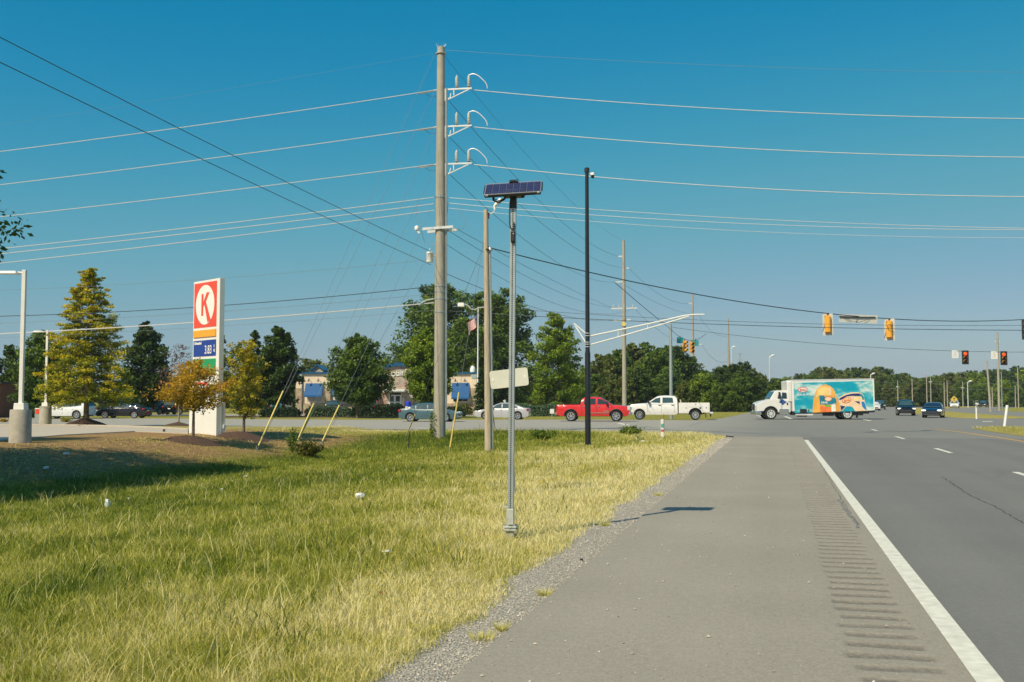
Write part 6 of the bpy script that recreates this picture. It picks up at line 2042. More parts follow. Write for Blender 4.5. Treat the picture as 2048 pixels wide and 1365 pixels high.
# cupola behind the parapet
cu = MB(); cu.prism([(rx(606), rz_(750)), (rx(631), rz_(750)), (rx(631), rz_(738)), (rx(619), rz_(730)), (rx(606), rz_(738))], 5, 9); cu.build('cupola', M_STONEW, rest)
for sg_, (xa, za, xb, zb) in ((1, (rx(603.5), rz_(740.5), rx(619), rz_(728.8))), (-1, (rx(634), rz_(740.5), rx(619), rz_(728.8)))):
    c2 = MB(); c2.prism([(xa, za), (xb, zb), (xb, zb + 0.16), (xa, za + 0.16)], 4.7, 9.3); c2.build('cupola_roof', M_ROOFB, rest)
MB().lathe([(0.01, 0), (0.35, 0.0), (0.35, 0.5), (0.2, 0.8), (0.01, 0.9)], 10, (rx(943), 3, rz_(744.5))).build('roof_vent', M_WHITE, rest, smooth=50)
# blue bins
for lbl, px, mm in (('blue-lidded bin by the restaurant door', 816.5, 0), ('blue-lidded bin behind the teal sedan roof', 857, 1)):
    p = at_dist(px, 802, 122); p.z = -0.04
    t = thing('litter_bin', lbl, 'bin', p, YAW, 'blue-lidded bins')
    MB().lathe([(0.01, 0), (0.30, 0), (0.33, 1.0), (0.01, 1.0)], 12).build('drum', M_WHITE, t, smooth=40)
    MB().lathe([(0.36, 1.0), (0.36, 1.32), (0.30, 1.55), (0.01, 1.62)], 12).build('lid', pm('bin_blue', (0.01, 0.03, 0.42), 0.4), t, smooth=50)
# flag
p = at_dist(955, 802, 122); p.z = -0.04
ft = at_dist(955.5, 617, 122).z
t = thing('flagpole', 'white flagpole right of the restaurant', 'flagpole', p, YAW)
MB().cyl((0, 0, -0.2), (0.06, 0, ft), 0.11, 0.06, 10).build('pole', M_WHITE, t, smooth=50)
MB().lathe([(0.01, -0.1), (0.1, 0), (0.01, 0.1)], 8, (0.06, 0, ft + 0.08)).build('finial', M_GUARD, t, smooth=60)
fl = thing('flag', 'drooping stars and stripes flag on the flagpole', 'flag', p + Vector((0, 0, at_dist(955, 630, 122).z + 0.04)), YAW)


def flag_pt(u, v, off=0.0):
    droop = 1.55 * u ** 1.25
    x = -1.12 * u - 0.12 * math.sin(u * 9 + v * 2)
    return Vector((x, 0.16 * math.sin(u * 11 + v * 2.5) + off, -1.30 * v - droop * (0.65 + 0.1 * v)))


for k in range(13):
    v0, v1 = k / 13, (k + 1) / 13
    mb = MB(); pts = []
    N = 14
    for i in range(N + 1):
        pts += [flag_pt(i / N, v0, 0.006), flag_pt(i / N, v1, 0.006), flag_pt(i / N, v0, -0.006), flag_pt(i / N, v1, -0.006)]
    mb.add(pts, [f for i in range(N) for f in ((4 * i, 4 * i + 1, 4 * i + 5, 4 * i + 4), (4 * i + 2, 4 * i + 6, 4 * i + 7, 4 * i + 3))])
    mb.build('stripe', pm('flag_red', (0.55, 0.05, 0.06), 0.7) if k % 2 == 0 else C_LW, fl, smooth=60, fix=False)
mb = MB(); pts = []
N = 7
for i in range(N + 1):
    for j in range(N + 1): pts.append(flag_pt(i / N * 0.42, j / N * 0.54, -0.016))
mb.add(pts, [(i * (N + 1) + j, (i + 1) * (N + 1) + j, (i + 1) * (N + 1) + j + 1, i * (N + 1) + j + 1) for i in range(N) for j in range(N)])
mb.build('canton', pm('flag_navy', (0.015, 0.03, 0.16), 0.7), fl, smooth=60, fix=False)
st = MB()
for i in range(5):
    for j in range(4):
        c = flag_pt((i + 0.6) / 5 * 0.40, (j + 0.6) / 4 * 0.50, -0.024)
        st.add([c + Vector((0.05 * math.cos(a) * (1 if q_ % 2 == 0 else 0.45), 0, 0.05 * math.sin(a) * (1 if q_ % 2 == 0 else 0.45))) for q_, a in enumerate(np.arange(10) * math.pi / 5)], [tuple(range(10))])
so_ = st.build('stars', C_LW, fl, fix=False); so_['kind'] = 'stuff'

# low wall and brick sliver at the far left, steeple far off
p = at_dist(-6, 802, 100); p.z = -0.05
t = thing('brick_building', 'reddish brick building corner at the left edge behind the trees', 'building', p, YAW)
M_BRICK = pm('red_brick', (0.23, 0.085, 0.06), 0.9, 0, 0.2, 3, 0.2, 30)
MB().box((-6, 4, 1.6), (12.5, 8, 3.3)).build('wall', M_BRICK, t); MB().box((-6, 4, 3.36), (12.9, 8.4, 0.22)).build('parapet', M_DARK, t)
MB().box((-2.0, -0.02, 1.2), (1.6, 0.06, 2.3)).build('window', M_GLASS, t)
p = at_dist(1530, 802, 420); p.z = 0; s = 420 / FOC
t = thing('church', 'white church steeple and grey roof showing above the far trees', 'church', p, YAW)
nv = MB(); nv.prism([(-3.5, 0), (5.5, 0), (5.5, 3.4), (1.0, 6.6), (-3.5, 3.4)], 0, 16); nv.build('nave', pm('church_grey', (0.42, 0.42, 0.40), 0.8), t)
stp_ = MB(); stp_.box((-0.6, 1.5, 5.5), (1.9, 1.9, 5.2)); stp_.build('tower', M_WHITE, t)
MB().lathe([(0.85, 8.0), (0.8, 9.2), (0.05, 10.6)], 8, (-0.6, 1.5, 0)).build('steeple', M_WHITE, t)
p = at_ground(1104, 842, 0)
p = at_dist(1104, 802, 92); p.z = -0.04
t = thing('yard_sign', 'little white yard sign left of the red pickup', 'sign', p, YAW)
MB().box((0, 0, 0.72), (0.36, 0.03, 0.40)).build('board', M_WHITE, t); MB().cyl((0, 0, -0.1), (0, 0, 0.54), 0.03, n=6).build('post', M_WOOD, t)
p = at_dist(1010, 802, 100); p.z = -0.04
t = thing('vent_pipe', 'white curved vent pipe rising behind the silver sedan', 'pipe', p, YAW)
MB().tube([(0.05, 0, -0.1), (0.06, 0, 1.0), (0.0, 0, 1.5), (-0.06, 0, 1.72)], [0.10, 0.10, 0.11, 0.15], 8).build('pipe', M_WHITE, t, smooth=60)
MB().box((0, 0, 0.0), (0.4, 0.4, 0.16)).build('footing', M_CONC, t)

# ================================================================== litter
def crumple(name, label, px, py, size, mat, seed, cat='litter', z=0.03):
    p = base(px, py); rg = random.Random(seed)
    bm = bmesh.new(); bmesh.ops.create_icosphere(bm, subdivisions=2, radius=1.0)
    for v in bm.verts:
        k = 0.72 + 0.5 * rg.random()
        v.co = Vector((v.co.x * size[0] * k, v.co.y * size[1] * k, v.co.z * size[2] * k))
    me = bpy.data.meshes.new(name); bm.to_mesh(me); bm.free(); me.materials.append(mat)
    me.polygons.foreach_set('use_smooth', [False] * len(me.polygons))
    o = link(name, me); o.location = p + Vector((0, 0, size[2] * 0.7 + z)); o.rotation_euler = (0, 0, rg.random() * 6)
    tag(o, label, cat, 'litter on the grass')


M_PAPER = pm('litter_paper', (0.74, 0.74, 0.72), 0.6, 0, 0.06, 8)
crumple('paper_cup', 'white crushed cup standing in the grass at the left', 214, 1020, (0.05, 0.05, 0.10), M_PAPER, 1)
crumple('plastic_bag', 'white plastic bag lying in the middle of the grass', 719, 1001, (0.13, 0.09, 0.06), M_PAPER, 2)
crumple('paper_scrap', 'white paper scrap near the gravel, left of the solar post', 774, 1112, (0.055, 0.03, 0.02), M_PAPER, 3)
crumple('plastic_scrap', 'pale scrap lying in the shaded bank at the left', 133, 912, (0.10, 0.07, 0.05), M_PAPER, 4)
crumple('plastic_scrap', 'bluish scrap at the foot of the shaded bank', 92, 940, (0.12, 0.07, 0.04), M_PAPER, 5)
crumple('paper_scrap', 'small white scrap beyond the tip of the bank shadow', 492, 957, (0.07, 0.05, 0.03), M_PAPER, 6)
crumple('paper_scrap', 'small white scrap below the tip of the bank shadow', 444, 984, (0.05, 0.04, 0.03), M_PAPER, 7)
crumple('paper_scrap', 'flat white scrap right of the crushed cup', 258, 1002, (0.06, 0.04, 0.02), M_PAPER, 8)
crumple('dead_leaf', 'curled brown dead leaf on the dry verge', 766, 1197, (0.035, 0.028, 0.02), pm('dead_leaf_brown', (0.20, 0.08, 0.03), 0.8), 9)
crumple('plastic_scrap', 'white scrap in the grass right of the black pole', 1286, 886, (0.11, 0.07, 0.04), M_PAPER, 10)
crumple('asphalt_lump', 'dark lump on the gravel edge', 1163, 1122, (0.022, 0.018, 0.014), M_DARK, 11, 'stone', 0.0)
# ================================================================== trees
M_BARK = pm('bark', (0.14, 0.105, 0.075), 0.95, 0, 0.3, 6, 0.6, 25)
M_BARKP = pm('pale_bark', (0.30, 0.25, 0.20), 0.95, 0, 0.25, 6, 0.5, 25)


def profile(kind, t):
    if kind == 'cone': return (1 - t) ** 0.85 * min(1, 0.55 + t * 6) + 0.02
    if kind == 'pin': return ((1 - t) ** 0.75) * min(1.0, 0.72 + t * 4) + 0.03
    if kind == 'round': return math.sqrt(max(0.02, 1 - (2 * t - 0.9) ** 2 * 0.86))
    if kind == 'oval': return math.sqrt(max(0.02, 1 - (2 * t - 0.85) ** 2 * 0.78)) * (1 - 0.25 * t)
    if kind == 'vase': return 0.45 + 0.6 * math.sin(math.pi * min(1, t * 0.85 + 0.12)) * (0.9 if t < 0.8 else 0.75)
    if kind == 'mass': return min(1, 0.75 + t) * math.sqrt(max(0.02, 1 - max(0, (t - 0.25) / 0.8) ** 2))
    return 1.0


def tree_meshes(key, H, Rad, kind, h0, nb, nleaf, leaf, seed, mat, bark=None, droop=0.0, flat=0.5, clump=0.16, inner=0.25, trunk=None, gap=0.0, tone_up=0.35):
    """one tapered trunk with limbs, one crown of leaf-sized faces gathered in clumps along the limbs"""
    rg = np.random.RandomState(seed)
    r0 = trunk or H * 0.017
    mb = MB()
    wob = rg.randn(2) * 0.03 * H * 0.3
    tp = lambda t: Vector((wob[0] * math.sin(t * 3), wob[1] * math.sin(t * 2.4), H * t))
    ts = [0, 0.02, 0.06, 0.15, 0.3, 0.5, 0.7, 0.88, 0.97]
    mb.tube([tp(t) - Vector((0, 0, 0.15 if t == 0 else 0)) for t in ts], [r0 * 1.7, r0 * 1.35, r0 * 1.08, r0, r0 * 0.85, r0 * 0.62, r0 * 0.38, r0 * 0.16, r0 * 0.06], 8)
    C, W, RL = [], [], []
    for i in range(nb):
        t = (i + rg.rand()) / nb
        rad = Rad * profile(kind, t) * (0.78 + 0.34 * rg.rand())
        if gap and rg.rand() < gap: rad *= 0.55
        zz = h0 + (H - h0) * t
        az = i * 2.399963 + rg.randn() * 0.35
        zs = max(h0 * 0.8, zz - rad * (0.45 if kind not in ('pin', 'cone') else 0.08))
        zs = min(zs, H * 0.96)
        p0 = tp(zs / H)
        end = Vector((math.cos(az) * rad, math.sin(az) * rad, zz - droop * rad))
        mid = (p0 + end) / 2 + Vector((0, 0, 0.10 * rad))
        rb = max(0.012, r0 * 0.42 * (1 - t * 0.8))
        if rb > 0.012:
            mb.tube([p0, mid, end * 0.97 + p0 * 0.03], [rb, rb * 0.6, rb * 0.2], 4)
        m = max(2, int(3 + 4 * rad / Rad))
        for k in range(m):
            s = inner + (1 - inner) * (k + rg.rand()) / m
            c = p0 * ((1 - s) ** 2) + mid * (2 * s * (1 - s)) + end * (s * s)
            C.append((c.x + rg.randn() * 0.06 * Rad, c.y + rg.randn() * 0.06 * Rad, c.z + rg.randn() * 0.05 * Rad)); W.append(0.5 + 0.8 * s); RL.append(rad / Rad)
    C = np.array(C); W = np.array(W); W /= W.sum()
    k = rg.choice(len(C), nleaf, p=W)
    g = rg.randn(nleaf, 3); g /= np.linalg.norm(g, axis=1)[:, None]
    g *= (rg.rand(nleaf) ** 0.45)[:, None]
    sz = (Rad * clump * (0.7 + 0.6 * rg.rand(len(C))) * np.clip(0.25 + np.array(RL), 0.3, 1))[k]
    P = C[k] + g * sz[:, None] * np.array([1, 1, flat])
    P[:, 2] = np.clip(P[:, 2], 0.05, H * 1.03)
    ctone = rg.rand(len(C))[k]
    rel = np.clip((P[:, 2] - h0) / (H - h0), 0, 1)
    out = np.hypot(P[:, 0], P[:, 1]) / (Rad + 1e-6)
    tone = 0.18 + tone_up * (0.5 * rel + 0.5 * np.clip(out, 0, 1)) + 0.35 * (ctone - 0.35) + 0.12 * g[:, 2]  # tone rises towards crown top, crown edge and each clump's top
    trunk_me = mb.mesh('trunk', bark or M_BARK, 60)
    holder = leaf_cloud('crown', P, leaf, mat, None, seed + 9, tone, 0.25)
    crown_me = holder.data
    bpy.data.objects.remove(holder, do_unlink=True)
    return trunk_me, crown_me


def put_tree(name, label, meshes, p, rz=0.0, sc=(1, 1, 1), group=None, cat='tree'):
    t = thing(name, label, cat, p, rz, group)
    t.scale = sc
    link('trunk', meshes[0], t); link('crown', meshes[1], t)
    return t


L_PIN = leaf_mat('pin_oak_leaf', [(0.0345, 0.0658, 0.0061), (0.0862, 0.1331, 0.0081), (0.2662, 0.2975, 0.0122), (0.5638, 0.4541, 0.0203), (0.689, 0.5168, 0.0304)], 0.26)
L_GOLD = leaf_mat('autumn_leaf', [(0.075, 0.0813, 0.0075), (0.2375, 0.2125, 0.0125), (0.475, 0.325, 0.0225), (0.6, 0.375, 0.0312), (0.575, 0.25, 0.025)], 0.4)
L_GOLD2 = leaf_mat('yellowing_leaf', [(0.0585, 0.078, 0.0078), (0.169, 0.195, 0.013), (0.377, 0.325, 0.0182), (0.559, 0.429, 0.026), (0.65, 0.468, 0.039)], 0.4)
L_DARK = leaf_mat('dark_leaf', [(0.0184, 0.0404, 0.0083), (0.0367, 0.0698, 0.0119), (0.0661, 0.1138, 0.0155), (0.1193, 0.1744, 0.0238)], 0.19)
L_MID = leaf_mat('mid_green_leaf', [(0.0272, 0.0622, 0.0101), (0.0661, 0.1205, 0.0151), (0.1322, 0.2041, 0.0227), (0.2333, 0.311, 0.0378)], 0.22)
L_OLIVE = leaf_mat('olive_leaf', [(0.0367, 0.0624, 0.0119), (0.0918, 0.1285, 0.0214), (0.1744, 0.1928, 0.0333), (0.2938, 0.2662, 0.0535)], 0.22)
L_LIGHT = leaf_mat('light_green_leaf', [(0.0429, 0.0878, 0.009), (0.1269, 0.205, 0.0134), (0.2538, 0.3416, 0.0224), (0.4294, 0.4685, 0.0448)], 0.26)
L_RUST = leaf_mat('rusty_leaf', [(0.075, 0.042, 0.03), (0.15, 0.0825, 0.06), (0.24, 0.135, 0.0975)], 0.3)
L_HEDGE = leaf_mat('hedge_leaf', [(0.016, 0.0384, 0.016), (0.0352, 0.072, 0.0288), (0.072, 0.12, 0.048)], 0.2)
L_HEDGEP = leaf_mat('pale_hedge_leaf', [(0.042, 0.084, 0.042), (0.098, 0.168, 0.084), (0.182, 0.266, 0.14)], 0.2)
M_MULCH = pm('bark_mulch', (0.085, 0.045, 0.028), 0.95, 0, 0.4, 12, 0.9, 30)


def at_tree(px, pbase, ptop, z=None, Z=None):
    if Z is None:
        p = base(px, pbase) if z is None else at_ground(px, pbase, z)
    else:
        p = at_dist(px, 802, Z); p.z = -0.05 if z is None else z
    Zt = fwd_of(p)
    return p, at_dist(px, ptop, Zt).z - p.z, Zt / FOC


def mulch(label, p, r, h):
    mb = MB(); rg = random.Random(3)
    n = 18; vs = [Vector((0, 0, h))]; fs = []
    for j, (rr, hh) in enumerate(((0.3, 0.85), (0.65, 0.45), (1.0, -0.02))):
        for k in range(n):
            a = 2 * math.pi * k / n; q = rr * r * (0.9 + 0.2 * rg.random())
            x, y = math.cos(a) * q, math.sin(a) * q
            dz = float(ground_z(p.x + x, p.y + y)) - p.z
            vs.append(Vector((x, y, h * hh * (0.85 + 0.3 * rg.random()) + dz)))
    for k in range(n):
        fs.append((0, 1 + k, 1 + (k + 1) % n))
        for j in range(2): fs.append((1 + j * n + k, 1 + (j + 1) * n + k, 1 + (j + 1) * n + (k + 1) % n, 1 + j * n + (k + 1) % n))
    mb.add(vs, fs); o = mb.build('mulch_mound', M_MULCH, loc=p, smooth=80)
    tag(o, label, 'mulch', 'mulch mounds round the young trees')


# pin oak on the forecourt strip
p, H, s = at_tree(172, 848, 538, LOT_Z - 0.02)
put_tree('pin_oak', 'tall conical pin oak turning yellow, behind the forecourt', tree_meshes('pin', H, 3.05, 'pin', H * 0.15, 150, 46000, 0.066, 21, L_PIN, None, 0.12, 0.40, 0.15, 0.30, 0.15, tone_up=0.75), p)
mulch('brown mulch mound round the pin oak trunk', p, 1.35, 0.42)
# young yellow tree before the sign
p, H, s = at_tree(386, 884, 722)
put_tree('young_tree', 'small golden tree in front of the price sign', tree_meshes('gold', H, 1.42, 'round', H * 0.46, 52, 8200, 0.048, 5, L_GOLD, None, 0.05, 0.7, 0.24, 0.2, 0.06, gap=0.25, tone_up=0.7), p)
mulch('brown mulch mound round the small golden tree', p, 1.15, 0.22)
p, H, s = at_tree(487, 876, 684)
put_tree('young_tree', 'slender yellowing tree right of the price sign', tree_meshes('gold2', H, 0.95, 'vase', H * 0.26, 56, 5600, 0.05, 8, L_GOLD2, None, 0.0, 0.8, 0.24, 0.2, 0.06, gap=0.3, tone_up=0.6), p)
mulch('brown mulch mound round the slender yellowing tree', p, 1.2, 0.25)
p, H, s = at_tree(357, 852, 690, LOT_Z - 0.15)
put_tree('young_tree', 'sparse rusty sapling with pale trunk behind the small golden tree', tree_meshes('rust', H, 1.5, 'oval', H * 0.36, 40, 1900, 0.05, 12, L_RUST, M_BARKP, 0.0, 0.7, 0.25, 0.3, 0.055, gap=0.4), p)
mulch('brown mulch mound round the rusty sapling', p, 1.0, 0.25)
# trees left and centre
T = []
for nm, lbl, px, Z, top, wpx, kind, h0, mat, nl, leaf, sd in (
        ('evergreen_tree', 'dense dark tree between the pin oak and the price sign', 290, 112, 648, 104, 'oval', 0.10, L_DARK, 14000, 0.17, 31),
        ('evergreen_tree', 'large dark tree left of the restaurant, behind the yellow guy guard', 556, 108, 656, 92, 'oval', 0.18, L_DARK, 18000, 0.16, 32),
        ('evergreen_tree', 'narrow dark tree leaning on the large dark tree left of the restaurant', 508, 116, 662, 52, 'oval', 0.10, L_DARK, 5000, 0.16, 33),
        ('round_tree', 'round-headed tree hiding the middle of the restaurant', 715, 100, 672, 128, 'round', 0.22, L_MID, 20000, 0.145, 34),
        ('young_oak', 'lighter green tree covering the restaurant entrance, left of the tall pole', 856, 101, 655, 112, 'oval', 0.22, L_LIGHT, 16000, 0.145, 35),
        ('oak_tree', 'huge dark oak behind the restaurant roof', 880, 168, 570, 190, 'mass', 0.20, L_MID, 26000, 0.26, 36),
        ('oak_tree', 'huge dark oak right of the restaurant, behind the flag', 990, 160, 586, 170, 'mass', 0.10, L_MID, 28000, 0.26, 37),
        ('oak_tree', 'dark tree showing above the restaurant parapet, between the huge oaks and round tree', 800, 175, 690, 110, 'mass', 0.10, L_MID, 6000, 0.24, 38),
        ('poplar_tree', 'pale green pointed tree left of the black pole', 1114, 132, 627, 112, 'oval', 0.07, L_LIGHT, 20000, 0.16, 39),
        ('broadleaf_tree', 'mid green tree behind the farther forecourt lamp', 84, 96, 664, 112, 'round', 0.06, L_MID, 15000, 0.15, 40),
        ('broadleaf_tree', 'dark tree at the left edge behind the nearer lamp', 18, 105, 694, 100, 'round', 0.08, L_DARK, 8000, 0.15, 41),
        ('broadleaf_tree', 'distant pointed tree behind the price sign', 430, 150, 655, 70, 'oval', 0.05, L_OLIVE, 5000, 0.2, 42),
        ('broadleaf_tree', 'low distant tree beyond the restaurant cupola', 622, 190, 722, 110, 'mass', 0.05, L_OLIVE, 6000, 0.26, 43),
        ('broadleaf_tree', 'low distant tree between the dark trees and the price sign', 478, 170, 690, 70, 'round', 0.05, L_MID, 4500, 0.22, 44),
        ('cone_cypress', 'small dark conical evergreen at the right end of the restaurant', 962, 118, 738, 42, 'cone', 0.02, L_DARK, 5000, 0.11, 45),
        ('shrub_tree', 'small golden cone shrub left of the restaurant wall', 588, 120, 792, 9, 'cone', 0.02, L_GOLD2, 700, 0.10, 46)):
    p, H, s = at_tree(px, 0, top, None, Z)
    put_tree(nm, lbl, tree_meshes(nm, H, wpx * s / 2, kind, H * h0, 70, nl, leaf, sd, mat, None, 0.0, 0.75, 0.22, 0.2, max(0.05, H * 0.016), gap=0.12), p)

# ------------------------------------------------------------------ the woods: shared meshes, every tree its own object
WV = []
for k, (mat, kind, ratio) in enumerate(((L_MID, 'mass', 0.40), (L_OLIVE, 'mass', 0.36), (L_MID, 'round', 0.42), (L_DARK, 'mass', 0.38), (L_OLIVE, 'oval', 0.34), (L_LIGHT, 'mass', 0.40))):
    WV.append(tree_meshes('wood%d' % k, 12.0, 12.0 * ratio, kind, 0.5, 64, 10000, 0.29, 60 + k, mat, None, 0.0, 0.75, 0.22, 0.2, 0.18, gap=0.18))
rg = random.Random(8)


ORD = ['first', 'second', 'third', 'fourth', 'fifth', 'sixth', 'seventh', 'eighth', 'ninth', 'tenth', 'eleventh', 'twelfth', 'thirteenth', 'fourteenth', 'fifteenth', 'sixteenth',
       'seventeenth', 'eighteenth', 'nineteenth', 'twentieth'] + ['twenty-' + q for q in ('first', 'second', 'third', 'fourth', 'fifth', 'sixth', 'seventh', 'eighth', 'ninth')] + ['thirtieth'] + \
      ['thirty-' + q for q in ('first', 'second', 'third', 'fourth', 'fifth', 'sixth', 'seventh', 'eighth', 'ninth')]


def wood(place, group, rows, name='wood_tree'):
    rows = sorted(rows)
    for i, (px, Z, top) in enumerate(rows):
        label = ORD[i] + ' tree from the left in ' + place
        p, H, s = at_tree(px, 0, top, None, Z)
        k = rg.randrange(6)
        q = H / 12.0
        wq = q * rg.uniform(0.9, 1.2)
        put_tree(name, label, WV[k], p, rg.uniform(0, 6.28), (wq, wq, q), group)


rows = []
tops = [(1178, 735), (1205, 712), (1230, 700), (1262, 688), (1290, 690), (1318, 700), (1340, 694), (1356, 690), (1376, 716), (1400, 738), (1425, 742), (1450, 735), (1478, 728), (1502, 735), (1525, 752), (1550, 754), (1575, 756)]
for px, tp_ in tops:
    rows.append((px + rg.uniform(-4, 4), 178 + rg.uniform(-8, 18), tp_ + rg.uniform(-3, 5)))
wood('the tall back row of the wood behind the trucks', 'wood behind the trucks', rows)
rows = []
for px in range(1180, 1520, 24):
    rows.append((px + rg.uniform(-8, 8), 158 + rg.uniform(-5, 6), 760 + rg.uniform(-14, 8)))
wood('the low front row of the wood behind the trucks', 'wood behind the trucks', rows)
rows = []
for px in range(1560, 2090, 16):
    tp_ = 745 + 8 * math.sin(px * 0.021) + rg.uniform(-5, 7)
    if 1630 < px < 1700: tp_ = 737 + rg.uniform(-4, 6)
    rows.append((px + rg.uniform(-5, 5), 330 + rg.uniform(-20, 50), tp_))
wood('the back row of the distant wood at the right', 'distant wood at the right', rows)
rows = []
for px in range(1750, 2090, 15):
    rows.append((px + rg.uniform(-5, 5), 285 + rg.uniform(-12, 12), 768 + rg.uniform(-8, 8)))
wood('the front row of the distant wood at the right', 'distant wood at the right', rows)
rows = [(px + rg.uniform(-8, 8), 215 + rg.uniform(-10, 20), 752 + rg.uniform(-12, 10)) for px in range(-60, 1160, 34)]
wood('the far row behind the restaurant and parked cars', 'background wood at the left', rows)

# ------------------------------------------------------------------ trees just outside the left edge that shade the bank
WN = tree_meshes('bank', 11.5, 3.3, 'oval', 3.0, 90, 30000, 0.085, 91, L_MID, None, 0.05, 0.7, 0.2, 0.2, 0.16, gap=0.1)
for lbl, x, y, sc, rz in (('broadleaf tree whose leafy branch tips enter at the left edge', -22.55, 21.7, 1.0, 0.4), ('broadleaf tree out of view at the left, shading the forecourt lamp', -30.5, 25.5, 0.95, 2.0),
                          ('broadleaf tree out of view at the left, shading the near bank', -21.6, 15.8, 1.0, 4.0)):
    put_tree('bank_tree', lbl, WN, Vector((x, y, float(ground_z(x, y)))), rz, (sc, sc, sc), 'trees along the left bank')


# ------------------------------------------------------------------ hedges, weeds and low shrubs
def hedge(name, label, px0, px1, Z, h, depth, mat, seed, n=5000, leaf=0.09, lumps=0.0):
    a = at_dist(px0, 802, Z); b = at_dist(px1, 802, Z); L_ = (b - a).length
    p = (a + b) / 2; p.z = -0.05
    t = thing(name, label, 'hedge', p, math.atan2(b.y - a.y, b.x - a.x), 'clipped hedges by the restaurant')
    rg_ = np.random.RandomState(seed)
    u = rg_.rand(n, 3)
    face = rg_.randint(0, 4, n)
    X_ = (u[:, 0] - 0.5) * L_; Y_ = (u[:, 1] - 0.5) * depth; Zz = u[:, 2] * h
    Zz = np.where(face == 0, h * (0.94 + 0.08 * rg_.rand(n)), Zz)
    Y_ = np.where(face == 1, -depth / 2 * (0.92 + 0.12 * rg_.rand(n)), Y_); Y_ = np.where(face == 2, depth / 2 * (0.92 + 0.12 * rg_.rand(n)), Y_)
    k = 1 + lumps * (np.sin(X_ * 1.3 + seed) * 0.5)
    e = np.clip((L_ / 2 - np.abs(X_)) / 0.5, 0.35, 1) ** 0.5
    leaf_cloud('foliage', np.stack([X_, Y_, Zz * k * e], -1), leaf, mat, t, seed)
    core = MB(); core.box((0, 0, h * 0.42), (L_ * 0.95, depth * 0.80, h * 0.80)); core.build('twigs', pm('hedge_inside', (0.012, 0.016, 0.008), 0.95), t)


hedge('hedge', 'dark clipped hedge left of the round tree', 522, 600, 107, 0.95, 1.6, L_HEDGE, 71, 3500)
hedge('hedge', 'bluish green clipped hedge before the dark parked car', 612, 702, 109, 1.05, 1.8, L_HEDGEP, 72, 4000, lumps=0.1)
hedge('hedge', 'dark clipped hedge before the restaurant door', 703, 812, 108, 1.25, 1.8, L_HEDGE, 73, 5000)
hedge('hedge', 'pale billowing hedge left of the red pickup', 1034, 1118, 112, 1.25, 2.2, L_HEDGEP, 74, 5000, lumps=0.3)
hedge('hedge', 'low dark hedge behind the teal sedan', 888, 930, 110, 1.0, 1.4, L_HEDGE, 75, 2200)
hedge('hedge', 'brownish low shrubs under the right restaurant window', 893, 945, 121, 1.0, 1.3, L_OLIVE, 76, 2500, lumps=0.4)
hedge('hedge', 'low dark hedge behind the white and black cars at the left', 190, 300, 118, 1.0, 1.6, L_HEDGE, 77, 4000)
# mulch strip under them
mstrip = [at_dist(a, 802, z_) for a, z_ in ((440, 103.5), (600, 103.5), (760, 104), (830, 105), (830, 111), (440, 111))]
sheet('mulch_bed', [(q.x, q.y) for q in mstrip], M_MULCH, -0.03)
pkl = [at_dist(a, 802, z_) for a, z_ in ((-60, 113), (450, 113), (560, 113), (990, 113), (1020, 121), (990, 127), (560, 127.5), (-60, 128))]
sheet('parking_lot', [(q.x, q.y) for q in pkl], M_STREET, -0.02)


def weeds(name, label, px, py, w, h, n, mat, seed, leaf=0.045, stalk=0):
    p = base(px, py)
    t = thing(name, label, 'weeds', p, YAW, None)
    rg_ = np.random.RandomState(seed)
    st_ = MB(); PP_ = []
    for k in range(stalk or 14):
        a = rg_.rand() * 6.28; e = Vector((math.cos(a) * w * rg_.rand(), math.sin(a) * w * 0.7 * rg_.rand(), h * (0.5 + 0.5 * rg_.rand())))
        st_.tube([(0.1 * e.x, 0.1 * e.y, -0.03), (0.5 * e.x, 0.5 * e.y, e.z * 0.6), e], 0.008, 4)
        for q in range(n // (stalk or 14)):
            s = 0.2 + 0.8 * rg_.rand(); PP_.append((e.x * s + rg_.randn() * 0.09, e.y * s + rg_.randn() * 0.09, max(0.02, e.z * s ** 0.9 + rg_.randn() * 0.05)))
    st_.build('stems', M_BARK, t, fix=False)
    leaf_cloud('leaves', np.array(PP_), leaf, mat, t, seed)


L_WEED = leaf_mat('weed_leaf', [(0.03, 0.035, 0.008), (0.08, 0.09, 0.012), (0.17, 0.18, 0.02), (0.10, 0.05, 0.02)], 0.3)
L_WEEDG = leaf_mat('green_weed_leaf', [(0.05, 0.09, 0.01), (0.13, 0.20, 0.02), (0.24, 0.30, 0.03)], 0.3)
weeds('weed_clump', 'dark tangled weeds at the foot of the double yellow guards', 617, 915, 0.85, 0.55, 1600, L_WEED, 81, 0.05)
weeds('tall_weed', 'single tall leafy weed left of the tangled weeds', 585, 908, 0.16, 1.15, 420, L_WEEDG, 82, 0.05, 5)
weeds('weed_clump', 'bright green leafy weeds behind the solar post', 1084, 882, 0.75, 0.50, 900, L_WEEDG, 83, 0.05)
weeds('low_shrub', 'low golden shrub on the strip right of the farther lamp', 132, 846, 0.55, 0.40, 500, L_GOLD2, 84, 0.05)
weeds('low_shrub', 'low brown shrub on the strip left of the farther lamp', 10, 846, 0.5, 0.35, 500, L_GOLD, 85, 0.05)
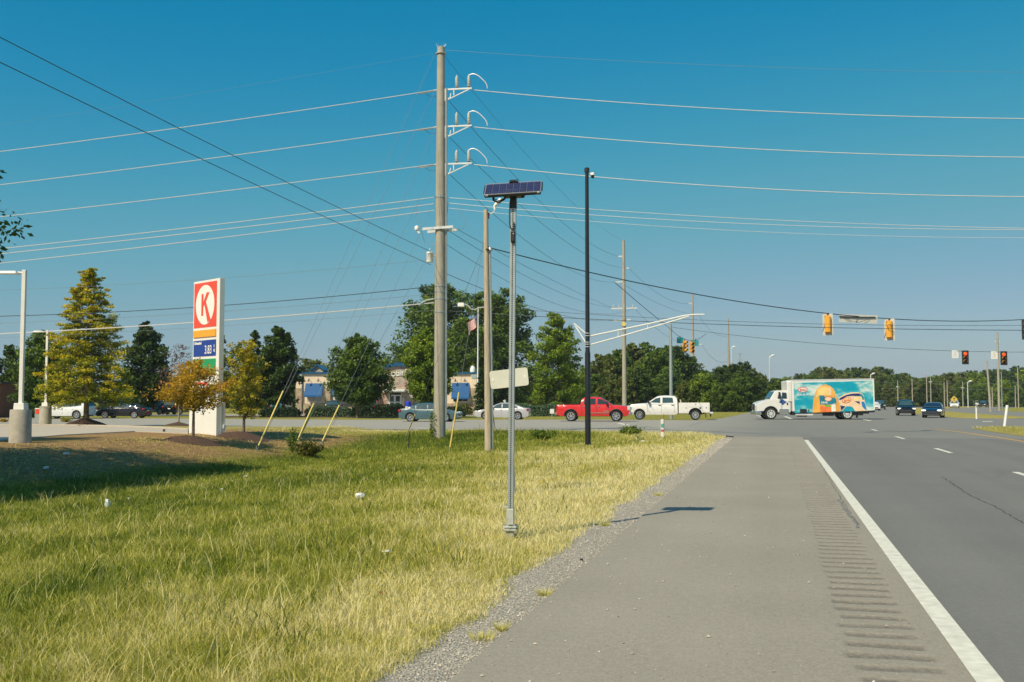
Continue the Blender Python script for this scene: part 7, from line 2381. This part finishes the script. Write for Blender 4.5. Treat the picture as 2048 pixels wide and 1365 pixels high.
weeds('tall_grass_clump', 'rank green grass clump at the street corner right of the black pole', 1255, 872, 0.9, 0.45, 1200, L_WEEDG, 86, 0.06)
for k, (px, py, w) in enumerate(((1090, 1192, 0.07), (965, 1280, 0.12), (1208, 1052, 0.08), (1316, 992, 0.09), (1003, 1262, 0.04))):
    p = base(px, py)
    rg_ = np.random.RandomState(90 + k)
    n = 160
    a = rg_.rand(n) * 6.28; r_ = w * rg_.rand(n) ** 0.6; h = 0.03 + 0.05 * rg_.rand(n)
    x0 = np.cos(a) * r_ * 0.6; y0 = np.sin(a) * r_ * 0.6
    V = np.zeros((n, 3, 3))
    V[:, 0] = np.stack([x0 - 0.002, y0, np.zeros(n) - 0.01], -1); V[:, 1] = np.stack([x0 + 0.002, y0, np.zeros(n) - 0.01], -1)
    V[:, 2] = np.stack([x0 + np.cos(a) * h * 0.9, y0 + np.sin(a) * h * 0.9, h], -1)
    me = fast_mesh('grass_tuft', V.reshape(-1, 3), np.arange(n * 3).reshape(n, 3), M_GRASS, np.repeat(0.5 + 0.4 * rg_.rand(n), 3))
    o = link('grass_tuft', me); o.location = p
    tag(o, ['dry grass tuft on the gravel by the pavement edge', 'widest dry tuft on the near gravel', 'dry tuft near the tip of the post shadow', 'farthest dry tuft on the pavement edge', 'little green tuft nearest the camera on the pavement edge'][k], 'grass tuft', 'tufts on the gravel')
# ================================================================== thin summer haze
hz_m = bpy.data.materials.new('haze'); hz_m.use_nodes = True
hn, hl = hz_m.node_tree.nodes, hz_m.node_tree.links
hn.clear()
ho = hn.new('ShaderNodeOutputMaterial'); hv = hn.new('ShaderNodeVolumePrincipled')
hv.inputs['Color'].default_value = (0.80, 0.90, 0.95, 1)
hv.inputs['Density'].default_value = 0.00018
hv.inputs['Anisotropy'].default_value = 0.0
hl.new(hv.outputs[0], ho.inputs['Volume'])
hb = MB().box((0, 1000, 27), (7400, 7500, 58)).build('haze', hz_m)
hb['kind'] = 'stuff'; hb['label'] = 'thin pale haze in the air over the whole place'; hb['category'] = 'haze'
scene.cycles.volume_step_rate = 4.0
